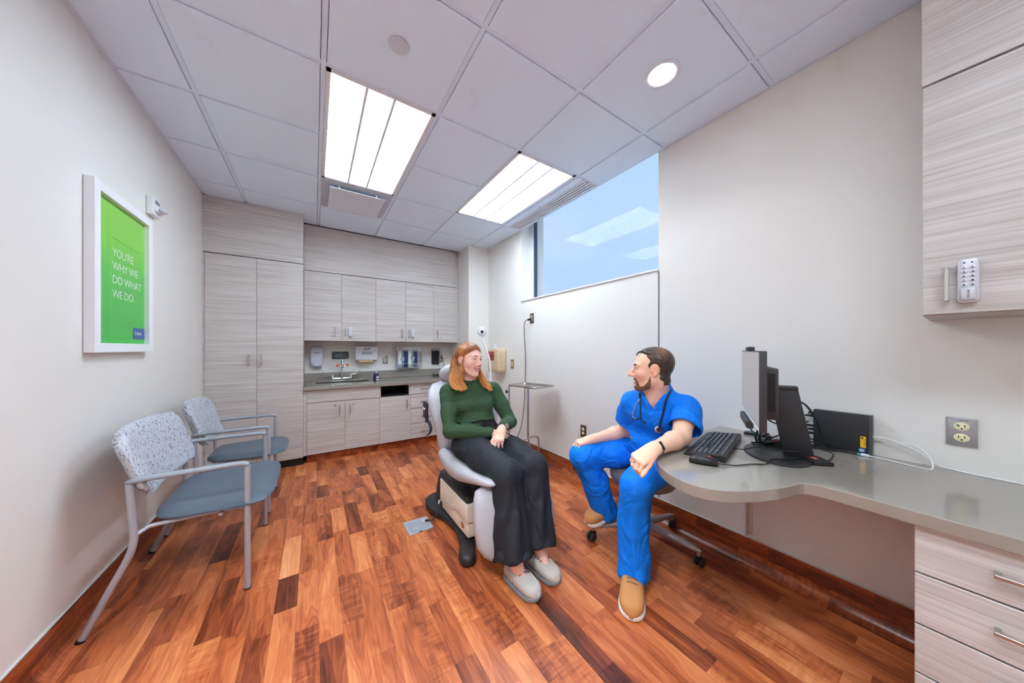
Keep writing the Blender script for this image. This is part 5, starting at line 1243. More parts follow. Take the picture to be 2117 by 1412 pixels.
t = thing('white_cable', 'white cable plugged into the computer running along the wall', 'cable', (2.12, 0.24, 0.85))
MB().box(2.116, 0.212, 0.868, 2.128, 0.243, 0.876, 0.002, 1).build('plug', M_wc, t, True)
MB().tube(catmull([(2.122, 0.214, 0.872), (2.122, 0.17, 0.862), (2.125, 0.12, 0.835), (2.13, 0.08, 0.80), (2.13, 0.03, 0.788), (2.12, -0.06, 0.787), (2.11, -0.2, 0.787)], 8), 0.0025, 8).build('cable_jacket', M_wc, t, True)
t = thing('white_cable', 'white usb cable lying on the desk with a loose end by the computer', 'cable', (2.08, 0.26, T0))
MB().obox((2.084, 0.262, T0 + 0.006), (0, 1, 0), (1, 0, 0), 0.012, 0.007, 0.005, 0.001, 1).build('plug', M_wc, t, True)
MB().obox((2.084, 0.279, T0 + 0.006), (0, 1, 0), (1, 0, 0), 0.006, 0.006, 0.0035).build('usb_tip', mat('usb_blue', (60, 170, 210), 0.4), t)
MB().tube(catmull([(2.084, 0.25, T0 + 0.006), (2.08, 0.19, z1_), (2.06, 0.12, z1_), (2.075, 0.085, z1_), (2.115, 0.09, 0.82), (2.13, 0.12, 0.855), (2.128, 0.16, 0.864)], 8), 0.0022, 8).build('cable_jacket', M_wc, t, True)
# ------------------------------------------------------------------ people: implicit surfaces turned into meshes
V3 = lambda *a: np.array(a, dtype=np.float64)
def unit(v): v = np.asarray(v, float); return v / np.linalg.norm(v)

class Field:
    """smooth union of primitives sampled on a rectilinear grid"""
    def __init__(s, xs, ys, zs):
        s.ax = [np.asarray(a, np.float32) for a in (xs, ys, zs)]
        s.D = np.full(tuple(len(a) for a in s.ax), 1.0, np.float32)
    def sub(s, lo, hi):
        ix = []
        for a, l, h in zip(s.ax, lo, hi):
            i0 = max(int(np.searchsorted(a, l)) - 2, 0); i1 = min(int(np.searchsorted(a, h)) + 2, len(a)); ix.append((i0, i1))
        if any(b - a < 2 for a, b in ix): return None
        sl = tuple(slice(a, b) for a, b in ix)
        g = np.meshgrid(*[s.ax[k][sl[k]] for k in range(3)], indexing='ij')
        return sl, g
    def put(s, d, sl, k, op):
        A = s.D[sl]
        if op == 'sub':
            b = -d
            if k > 0:
                h = np.maximum(k - np.abs(A - b), 0) / k; s.D[sl] = np.maximum(A, b) + h * h * k * 0.25
            else: s.D[sl] = np.maximum(A, b)
        else:
            if k > 0:
                h = np.maximum(k - np.abs(A - d), 0) / k; s.D[sl] = np.minimum(A, d) - h * h * k * 0.25
            else: s.D[sl] = np.minimum(A, d)
    # round cone
    def rc(s, a, b, ra, rb, k=0.02, op='add'):
        a = np.asarray(a, float); b = np.asarray(b, float); m = max(ra, rb) + k + 0.012
        q = s.sub(np.minimum(a, b) - m, np.maximum(a, b) + m)
        if q is None: return s
        sl, (X, Y, Z) = q; ba = b - a; L2 = float(ba @ ba) + 1e-12
        t = np.clip(((X - a[0]) * ba[0] + (Y - a[1]) * ba[1] + (Z - a[2]) * ba[2]) / L2, 0, 1)
        d = np.sqrt((X - a[0] - t * ba[0]) ** 2 + (Y - a[1] - t * ba[1]) ** 2 + (Z - a[2] - t * ba[2]) ** 2) - (ra + (rb - ra) * t)
        s.put(d, sl, k, op); return s
    def chain(s, P, R, k=0.02, op='add'):
        for i in range(len(P) - 1): s.rc(P[i], P[i + 1], R[i], R[i + 1], k, op)
        return s
    # ellipsoid with axes
    def el(s, c, r, A=None, k=0.02, op='add'):
        c = np.asarray(c, float); A = np.eye(3) if A is None else np.asarray(A, float); m = max(r) + k + 0.012
        q = s.sub(c - m, c + m)
        if q is None: return s
        sl, (X, Y, Z) = q; dx, dy, dz = X - c[0], Y - c[1], Z - c[2]
        k0 = 0; k1 = 0
        for i in range(3):
            p = dx * A[i][0] + dy * A[i][1] + dz * A[i][2]; k0 = k0 + (p / r[i]) ** 2; k1 = k1 + (p / r[i] ** 2) ** 2
        k0 = np.sqrt(k0) + 1e-9; k1 = np.sqrt(k1) + 1e-9
        s.put(k0 * (k0 - 1) / k1, sl, k, op); return s
    # limb with elliptical section: lateral half width, front-back half depth at both ends
    def ec(s, a, b, lat, wa, wb, k=0.03, op='add', end=None):
        a = np.asarray(a, float); b = np.asarray(b, float); ax = unit(b - a); Ln = np.linalg.norm(b - a)
        lat = np.asarray(lat, float); lat = unit(lat - ax * (lat @ ax)); nrm = np.cross(ax, lat)
        m = max(max(wa), max(wb)) + k + 0.015
        q = s.sub(np.minimum(a, b) - m, np.maximum(a, b) + m)
        if q is None: return s
        sl, (X, Y, Z) = q; dx, dy, dz = X - a[0], Y - a[1], Z - a[2]
        h = dx * ax[0] + dy * ax[1] + dz * ax[2]; t = np.clip(h / Ln, 0, 1); ex = h - t * Ln
        u = dx * lat[0] + dy * lat[1] + dz * lat[2]; v = dx * nrm[0] + dy * nrm[1] + dz * nrm[2]
        A_ = wa[0] + (wb[0] - wa[0]) * t; B_ = wa[1] + (wb[1] - wa[1]) * t; C_ = np.minimum(A_, B_) if end is None else end
        k0 = np.sqrt((u / A_) ** 2 + (v / B_) ** 2 + (ex / C_) ** 2) + 1e-9
        k1 = np.sqrt((u / A_ ** 2) ** 2 + (v / B_ ** 2) ** 2 + (ex / C_ ** 2) ** 2) + 1e-9
        s.put(k0 * (k0 - 1) / k1, sl, k, op); return s
    def custom(s, lo, hi, fn, k=0.0, op='add'):
        q = s.sub(np.asarray(lo, float), np.asarray(hi, float))
        if q is None: return s
        sl, (X, Y, Z) = q; s.put(fn(X, Y, Z).astype(np.float32), sl, k, op); return s
    # keep only the half space where (p - c).n < 0
    def clip(s, c, n, k=0.0):
        c = np.asarray(c, float); n = unit(n); X, Y, Z = np.meshgrid(*s.ax, indexing='ij')
        d = ((X - c[0]) * n[0] + (Y - c[1]) * n[1] + (Z - c[2]) * n[2]).astype(np.float32)
        s.D = np.maximum(s.D, d); return s
    def mesh(s, smooth=2):
        D = s.D; S = D < 0
        nx, ny, nz = D.shape
        cnt = np.zeros((nx - 1, ny - 1, nz - 1), np.uint8)
        offs = [(i, j, k) for i in (0, 1) for j in (0, 1) for k in (0, 1)]
        for (i, j, k) in offs: cnt += S[i:nx - 1 + i, j:ny - 1 + j, k:nz - 1 + k]
        act = (cnt > 0) & (cnt < 8); I, J, K = np.nonzero(act); n = len(I)
        idx = np.full(act.shape, -1, np.int32); idx[I, J, K] = np.arange(n, dtype=np.int32)
        val = np.stack([D[I + i, J + j, K + k] for (i, j, k) in offs], 1)
        cx = np.stack([s.ax[0][I + i] for (i, j, k) in offs], 1); cy = np.stack([s.ax[1][J + j] for (i, j, k) in offs], 1); cz = np.stack([s.ax[2][K + k] for (i, j, k) in offs], 1)
        P = np.zeros((n, 3)); C = np.zeros(n)
        for a in range(8):
            for bit in (4, 2, 1):
                if a & bit: continue
                b = a | bit; va, vb = val[:, a], val[:, b]; msk = (va < 0) != (vb < 0)
                t = np.where(msk, va / np.where(va == vb, 1, va - vb), 0)
                P[:, 0] += np.where(msk, cx[:, a] + t * (cx[:, b] - cx[:, a]), 0); P[:, 1] += np.where(msk, cy[:, a] + t * (cy[:, b] - cy[:, a]), 0); P[:, 2] += np.where(msk, cz[:, a] + t * (cz[:, b] - cz[:, a]), 0); C += msk
        P /= np.maximum(C, 1)[:, None]
        quads = []
        for axis in range(3):
            sl0 = [slice(None)] * 3; sl1 = [slice(None)] * 3; sl0[axis] = slice(0, -1); sl1[axis] = slice(1, None)
            A = S[tuple(sl0)]; B = S[tuple(sl1)]
            o1, o2 = [a for a in range(3) if a != axis]
            e = np.nonzero(A != B); e = list(e)
            ok = (e[o1] > 0) & (e[o1] < D.shape[o1] - 1) & (e[o2] > 0) & (e[o2] < D.shape[o2] - 1)
            e = [q[ok] for q in e]; flip = A[tuple(e)]
            def cell(d1, d2):
                c = [q.copy() for q in e]; c[o1] = c[o1] - d1; c[o2] = c[o2] - d2; return idx[tuple(c)]
            q = np.stack([cell(1, 1), cell(0, 1), cell(0, 0), cell(1, 0)], 1)
            if axis == 1: flip = ~flip
            q[~flip] = q[~flip][:, ::-1]; quads.append(q)
        F = np.concatenate(quads); F = F[(F >= 0).all(1)]
        for _ in range(smooth):
            acc = np.zeros_like(P); num = np.zeros(n)
            for a in range(4):
                p, q = F[:, a], F[:, (a + 1) % 4]
                for c in range(3):
                    acc[:, c] += np.bincount(p, P[q, c], n) + np.bincount(q, P[p, c], n)
                num += np.bincount(p, minlength=n) + np.bincount(q, minlength=n)
            P = P * 0.45 + 0.55 * acc / np.maximum(num, 1)[:, None]
        return P, F

def normals(P, F):
    a = P[F[:, 2]] - P[F[:, 0]]; b = P[F[:, 3]] - P[F[:, 1]]; fn = np.cross(a, b); N = np.zeros_like(P)
    for k in range(4):
        for c in range(3): N[:, c] += np.bincount(F[:, k], fn[:, c], len(P))
    return N / (np.linalg.norm(N, axis=1)[:, None] + 1e-12)

def np_obj(name, P, F, material, parent=None, colors=None, label=None):
    off = np.array(world_loc(parent)) if parent else np.zeros(3)
    me = bpy.data.meshes.new(name)
    me.vertices.add(len(P)); me.vertices.foreach_set('co', (P - off).astype(np.float32).ravel())
    me.loops.add(F.size); me.loops.foreach_set('vertex_index', F.astype(np.int32).ravel())
    me.polygons.add(len(F)); me.polygons.foreach_set('loop_start', np.arange(0, F.size, 4, dtype=np.int32))
    me.polygons.foreach_set('use_smooth', np.ones(len(F), bool))
    me.update(calc_edges=True); me.validate()
    me.materials.append(material)
    if colors is not None:
        a = me.color_attributes.new('tint', 'FLOAT_COLOR', 'POINT')
        c = np.ones((len(P), 4), np.float32); c[:, :3] = colors; a.data.foreach_set('color', c.ravel())
    o = bpy.data.objects.new(name, me); col.objects.link(o)
    if parent: o.parent = parent
    if label: o['label'] = label
    return o

def axis_pts(lo, hi, coarse, bands, fine):
    # rectilinear axis: fine inside the bands, coarse elsewhere
    out_ = [lo]
    while out_[-1] < hi:
        x = out_[-1]; step = fine if any(a - 1e-6 <= x <= b for a, b in bands) else coarse
        nxt = [a for a, b in bands if x < a < x + step]
        out_.append(min(nxt) if nxt else x + step)
    return np.array(out_)

def waves(P, seed, n=7, f0=18, f1=60, aniso=None):
    r = np.random.RandomState(seed); o = np.zeros(len(P))
    for i in range(n):
        d = r.normal(size=3); d = d if aniso is None else d * aniso; d /= np.linalg.norm(d)
        f = r.uniform(f0, f1); ph = r.uniform(0, 6.28); w = r.normal(size=3) * 6
        o += np.sin(f * (P @ d) + ph + 1.5 * np.sin(P @ w + ph)) / math.sqrt(f / f0)
    return o / n

def creases(P, seed, n=5, f0=30, f1=70, aniso=None):
    # sharper, valley-like cloth folds
    r = np.random.RandomState(seed); o = np.zeros(len(P))
    for i in range(n):
        d = r.normal(size=3); d = d if aniso is None else d * aniso; d /= np.linalg.norm(d)
        f = r.uniform(f0, f1) * 0.5; ph = r.uniform(0, 6.28); w = r.normal(size=3) * 7
        o += 0.64 - np.sqrt(np.abs(np.sin(f * (P @ d) + ph + 1.3 * np.sin(P @ w + ph)))) * 0.85
    return -o / n * 1.6

def tint_mat(name, rough=0.5, sss=0.0, sheen=0.0, bump=0.0, bscale=300, spec=0.4):
    m, N, L, b = node_mat(name)
    a = N.new('ShaderNodeAttribute'); a.attribute_name = 'tint'
    L.new(a.outputs['Color'], b.inputs['Base Color'])
    b.inputs['Roughness'].default_value = rough; b.inputs['Specular IOR Level'].default_value = spec
    if sss:
        b.inputs['Subsurface Weight'].default_value = sss; b.inputs['Subsurface Radius'].default_value = (0.010, 0.004, 0.0025)
        b.inputs['Subsurface Scale'].default_value = 1.0
    if sheen: b.inputs['Sheen Weight'].default_value = sheen
    if bump:
        g = N.new('ShaderNodeNewGeometry'); t = N.new('ShaderNodeTexNoise'); t.inputs['Scale'].default_value = bscale; t.inputs['Detail'].default_value = 2
        bp = N.new('ShaderNodeBump'); bp.inputs['Strength'].default_value = bump; bp.inputs['Distance'].default_value = 0.0015
        L.new(g.outputs['Position'], t.inputs['Vector']); L.new(t.outputs['Fac'], bp.inputs['Height']); L.new(bp.outputs['Normal'], b.inputs['Normal'])
    return m
def cloth(name, rgb, rough, wr=0.5, wscale=16.0, weave=900.0, stretch=(1.0, 1.0, 1.0)):
    # woven fabric: fine weave plus soft wrinkle relief
    m, N, L, b = node_mat(name)
    b.inputs['Base Color'].default_value = (*lin(rgb), 1); b.inputs['Roughness'].default_value = rough; b.inputs['Specular IOR Level'].default_value = 0.25
    g = N.new('ShaderNodeNewGeometry'); mp = N.new('ShaderNodeMapping'); mp.inputs['Scale'].default_value = stretch
    L.new(g.outputs['Position'], mp.inputs['Vector'])
    t = N.new('ShaderNodeTexNoise'); t.inputs['Scale'].default_value = wscale; t.inputs['Detail'].default_value = 1.2; t.inputs['Distortion'].default_value = 1.2
    L.new(mp.outputs[0], t.inputs['Vector'])
    rd = math_node(N, L, 'ABSOLUTE', math_node(N, L, 'SUBTRACT', t.outputs['Fac'], 0.5))
    rd = math_node(N, L, 'SQRT', math_node(N, L, 'ADD', math_node(N, L, 'MULTIPLY', rd, rd), 0.0012))
    b1 = N.new('ShaderNodeBump'); b1.inputs['Strength'].default_value = wr; b1.inputs['Distance'].default_value = 0.05
    L.new(rd, b1.inputs['Height'])
    t2 = N.new('ShaderNodeTexNoise'); t2.inputs['Scale'].default_value = weave; L.new(g.outputs['Position'], t2.inputs['Vector'])
    b2 = N.new('ShaderNodeBump'); b2.inputs['Strength'].default_value = 0.12; b2.inputs['Distance'].default_value = 0.001
    L.new(t2.outputs['Fac'], b2.inputs['Height']); L.new(b1.outputs['Normal'], b2.inputs['Normal']); L.new(b2.outputs['Normal'], b.inputs['Normal'])
    return m
M_skin = tint_mat('skin', 0.46, 0.0, spec=0.35)
M_hair = tint_mat('hair', 0.40, spec=0.5)
M_eye = mat('eye_white', (232, 228, 224), 0.2)
M_iris = mat('iris_dark', (46, 44, 46), 0.15)
M_teeth = mat('teeth', (240, 234, 224), 0.25)

class Head:
    def __init__(s, c, fwd, up, scale):
        f = unit(fwd); u = np.asarray(up, float); u = unit(u - f * (u @ f)); l = np.cross(u, f)
        s.c = np.asarray(c, float); s.A = np.stack([f, l, u]); s.s = scale
    def w(s, x, y, z): return s.c + s.s * (np.array([x, y, z]) @ s.A)
    def loc(s, P): return ((P - s.c) @ s.A.T) / s.s
    def rc(s, F, a, b, ra, rb, k=0.01, op='add'): F.rc(s.w(*a), s.w(*b), ra * s.s, rb * s.s, k * s.s, op)
    def el(s, F, c, r, k=0.01, op='add', rot=0.0):
        A = s.A
        if rot:   # turn about the up axis
            cr, sr = math.cos(rot), math.sin(rot); A = np.stack([A[0] * cr + A[1] * sr, A[1] * cr - A[0] * sr, A[2]])
        F.el(s.w(*c), [q * s.s for q in r], A, k * s.s, op)

def head_core(H, F, fem):
    H.el(F, (-0.012, 0, 0.032), (0.097, 0.077, 0.083), 0.0)
    H.el(F, (0.020, 0, -0.020), (0.066, 0.063 if not fem else 0.062, 0.088), 0.03)
    for s in (-1, 1):
        H.rc(F, (-0.008, s * 0.050, -0.052), (0.058, s * 0.020, -0.100), 0.021 if not fem else 0.018, 0.017 if not fem else 0.015, 0.03)
    H.el(F, (0.072, 0, -0.099), (0.021, 0.023 if not fem else 0.018, 0.018), 0.02)

def head_face(H, F, fem):
    head_core(H, F, fem)
    H.el(F, (0.064, 0, -0.060), (0.029, 0.034, 0.030), 0.022)
    for s in (-1, 1):
        H.el(F, (0.056, s * 0.040, -0.024), (0.026, 0.023 if not fem else 0.026, 0.023 if not fem else 0.028), 0.026)                       # cheek raised by the smile
        H.rc(F, (0.080, s * 0.010, 0.030), (0.070, s * 0.044, 0.030), 0.011 if not fem else 0.009, 0.009, 0.016)   # brow
        H.el(F, (0.098, s * 0.033, 0.010), (0.017, 0.017, 0.0105), 0.012, 'sub')                  # eye socket
        H.el(F, (0.0720, s * 0.0325, 0.0095), (0.0140, 0.0150, 0.0125), 0.006)                    # lids
        H.el(F, (0.0855, s * 0.0325, 0.0085), (0.008, 0.0115, 0.0036), 0.003, 'sub')              # lid opening
    n = 1.08 if not fem else 0.80
    H.rc(F, (0.083, 0, 0.022), (0.083 + 0.030 * n, 0, -0.026), 0.008, 0.0112 * n, 0.012)
    for s in (-1, 1):
        H.el(F, (0.083 + 0.017 * n, s * 0.0125 * n, -0.030), (0.0105, 0.0085, 0.008), 0.006)
        H.el(F, (0.083 + 0.019 * n, s * 0.0062, -0.0395), (0.0036, 0.0026, 0.0026), 0.002, 'sub')
        H.el(F, (0.076, s * 0.014, -0.030), (0.018, 0.012, 0.016), 0.014)
    # smiling mouth
    up_ = [(0.067, -0.033, -0.049), (0.084, -0.016, -0.0560), (0.0910, 0, -0.0570), (0.084, 0.016, -0.0560), (0.067, 0.033, -0.049)]
    lo_ = [(0.067, -0.032, -0.0505), (0.081, -0.016, -0.0725), (0.0880, 0, -0.0765), (0.081, 0.016, -0.0725), (0.067, 0.032, -0.0505)]
    for pts, r in ((up_, (0.003, 0.0045, 0.005, 0.0045, 0.003)), (lo_, (0.003, 0.0052, 0.0062, 0.0052, 0.003))):
        for i in range(4): H.rc(F, pts[i], pts[i + 1], r[i], r[i + 1], 0.004)
    gap = [(0.074, -0.027, -0.0520), (0.0905, -0.014, -0.0630), (0.0950, 0, -0.0655), (0.0905, 0.014, -0.0630), (0.074, 0.027, -0.0520)]
    gr = (0.0018, 0.0050, 0.0062, 0.0050, 0.0018)
    for i in range(4): H.rc(F, gap[i], gap[i + 1], gr[i], gr[i + 1], 0.002, 'sub')
    for s in (-1, 1):
        H.el(F, (-0.010, s * 0.0800, 0.000), (0.019, 0.0065, 0.031), 0.004, rot=-s * 0.35)
        H.el(F, (-0.006, s * 0.0765, -0.024), (0.011, 0.006, 0.012), 0.006, rot=-s * 0.3)
        H.el(F, (-0.006, s * 0.0850, 0.004), (0.0110, 0.0062, 0.0195), 0.003, 'sub', rot=-s * 0.35)
        H.el(F, (0.004, s * 0.0775, -0.004), (0.006, 0.006, 0.010), 0.004)

def face_tint(H, P, base, fem):
    q = H.loc(P); x, y, z = q[:, 0], q[:, 1], q[:, 2]
    colr = np.tile(np.array(lin(base)), (len(P), 1))
    def mixin(wt, c):
        nonlocal colr; colr = colr * (1 - wt[:, None]) + np.array(lin(c))[None] * wt[:, None]
    g = lambda cx, cy, cz, sx, sy, sz: np.exp(-(((x - cx) / sx) ** 2 + ((np.abs(y) - cy) / sy) ** 2 + ((z - cz) / sz) ** 2))
    mixin(0.55 * g(0.07, 0.042, -0.024, 0.05, 0.022, 0.020), (226, 132, 118))
    mixin(0.45 * g(0.112, 0, -0.028, 0.02, 0.016, 0.016), (224, 138, 120))
    mixin(0.55 * g(-0.01, 0.084, 0.0, 0.03, 0.010, 0.035), (228, 130, 112))
    # lips follow the smile curve
    zc = -0.0665 + 0.0165 * (np.abs(y) / 0.033) ** 2; hh = 0.0145 * np.sqrt(np.clip(1 - (np.abs(y) / 0.035) ** 2, 0, 1)) + 0.001
    lip = np.clip(1 - (np.abs(z - zc) / hh) ** 4, 0, 1) * (x > 0.062) * (np.abs(y) < 0.034)
    mixin(0.85 * lip, (204, 92, 92) if fem else (206, 98, 94))
    inside = np.clip(1 - (np.abs(z - zc) / 0.0042) ** 2, 0, 1) * (x > 0.06) * (x < 0.088) * (np.abs(y) < 0.024)
    mixin(0.8 * inside * (np.abs(y) < 0.022), (120, 44, 44))
    lash = np.exp(-(((z - 0.0135 + 6 * (np.abs(y) - 0.0325) ** 2) / 0.0022) ** 2)) * (np.abs(np.abs(y) - 0.0325) < 0.0145) * (x > 0.062)
    mixin(0.85 * lash, (62, 44, 40))
    return colr

def eyes(H, parent, look):
    for s in (-1, 1):
        c = H.w(0.0735, s * 0.0325, 0.0085); r = 0.0118 * H.s
        e = MB().ellipsoid(c, r, r, r, nu=18, nv=12).build('eye', M_eye, parent, True, 0)
        d = Vector(unit(np.asarray(look) - c)); MB().lathe(Vector(c) + d * r * 0.86, [(r * 0.50, 0.0), (r * 0.46, r * 0.12), (0.0004, r * 0.17)], d, 16).build('iris', M_iris, e, True)
    tp = []
    for (x, y, z) in ((0.068, -0.025, -0.0535), (0.082, -0.013, -0.0610), (0.0862, 0, -0.0630), (0.082, 0.013, -0.0610), (0.068, 0.025, -0.0535)): tp.append(H.w(x, y, z))
    MB().tube(catmull(tp, 4), 0.0052 * H.s, 10).build('teeth', M_teeth, parent, True)

def brows(H, parent, m, r=0.0026, lift=0.0):
    for s in (-1, 1):
        pts = [H.w(0.0905, s * 0.013, 0.0285 + lift), H.w(0.0885, s * 0.026, 0.0335 + lift), H.w(0.0795, s * 0.040, 0.0325 + lift), H.w(0.070, s * 0.049, 0.0270 + lift)]
        cp = catmull(pts, 4); n = len(cp)
        MB().tube(cp, [r * H.s * (0.6 + 0.9 * math.sin(math.pi * (0.15 + 0.75 * i / (n - 1)))) for i in range(n)], 8).build('eyebrow', m, parent, True)

def hand(F, wrist, fdir, back, thumb_side, curls, spread=0.10, thumb=(0.5, 0.35), sc=1.0):
    """wrist point, finger direction, back-of-hand normal; thumb_side +1 puts the thumb at fdir x back"""
    f = unit(fdir); b = np.asarray(back, float); b = unit(b - f * (b @ f)); t = np.cross(f, b) * thumb_side; w = np.asarray(wrist, float)
    kn = []
    for i, (off, ln) in enumerate(((0.030, 0.086), (0.0105, 0.090), (-0.0095, 0.086), (-0.028, 0.078))):
        p0 = w + t * off * 0.55 * sc + f * 0.012 * sc; p1 = w + (t * off + f * ln + b * (0.004 if i in (1, 2) else 0.0)) * sc
        F.rc(p0, p1, 0.0165 * sc, 0.0118 * sc, 0.014); kn.append(p1)
    F.rc(w - f * 0.02 * sc, w + f * 0.03 * sc, 0.025 * sc, 0.024 * sc, 0.02)
    tips = []
    for i, (p, tot) in enumerate(zip(kn, (0.071, 0.079, 0.074, 0.058))):
        ang = 0.0; d0 = unit(f + t * spread * (1.5 - i) / 1.5); q = p; rad = 0.0092 if i < 3 else 0.0082
        for j, fr_ in enumerate((0.45, 0.31, 0.24)):
            ang += curls[i][j]; d = d0 * math.cos(ang) - b * math.sin(ang); e = q + d * tot * fr_ * sc
            F.rc(q, e, (rad - 0.0006 * j) * sc, (rad - 0.0006 * (j + 1)) * sc, 0.004); q = e
        tips.append(q)
    q = w + (t * 0.022 + f * 0.022 - b * 0.006) * sc; d = unit(t * math.sin(thumb[0]) + f * math.cos(thumb[0]) - b * 0.30)
    e = q + d * 0.046 * sc; F.rc(q, e, 0.0160 * sc, 0.0112 * sc, 0.012)
    d2 = unit(d * math.cos(thumb[1]) + (f - t * 0.3 - b * 0.3) * math.sin(thumb[1])); e2 = e + d2 * 0.032 * sc; F.rc(e, e2, 0.0104 * sc, 0.0095 * sc, 0.004)
    e3 = e2 + d2 * 0.024 * sc; F.rc(e2, e3, 0.0095 * sc, 0.0078 * sc, 0.004)
    return kn, tips

def shoe(parent, heel, toe, sole_m, up_m, lace_m, L=None, w=0.047, h=0.085, tone='moc', z0=0.0, up=(0, 0, 1)):
    heel = Vector(heel); toe = Vector(toe); f = (toe - heel).normalized(); L = (toe - heel).length; u = Vector(up); u = (u - f * f.dot(u)).normalized(); r = f.cross(u)
    def half_w(t): return w * (0.72 + 0.28 * math.sin(math.pi * min(1, max(0, (t - 0.15) / 1.15)))) * (1 - (abs(2 * t - 1)) ** (8 if t < 0.5 else 5)) ** 0.5
    N_ = 22; pts = []
    ts = [0.5 - 0.5 * math.cos(math.pi * i / N_) for i in range(N_ + 1)]
    skew = lambda t: 0.010 * math.sin(math.pi * t)
    for t in ts: pts.append(heel + f * L * t + r * (half_w(min(max(t, 0.004), 0.996)) + 0.003))
    for t in ts[::-1]: pts.append(heel + f * L * t - r * (half_w(min(max(t, 0.004), 0.996)) + 0.003))
    root = MB().prism(pts, u * 0.022, 0.006, 3).build('shoe', sole_m, parent, True, 50)
    secs = []
    for t in ts:
        hw_ = max(half_w(min(max(t, 0.004), 0.996)) - 0.001, 0.006)
        top = h * (0.92 + 0.08 * t / 0.34) if t < 0.34 else h * (1 - 0.50 * ((t - 0.34) / 0.66) ** 0.85)
        top *= (1 - abs(2 * t - 1) ** 10) ** 0.5 if 0 < t < 1 else 0.2
        top = max(top, 0.012)
        secs.append((heel + f * L * t + u * (0.018 + top / 2 - 0.004), r, u, hw_, top / 2 + 0.004))
    MB().loft(secs, 26, 2.5).build('upper', up_m, root, True, 70)
    return root, heel, f, r, u, L
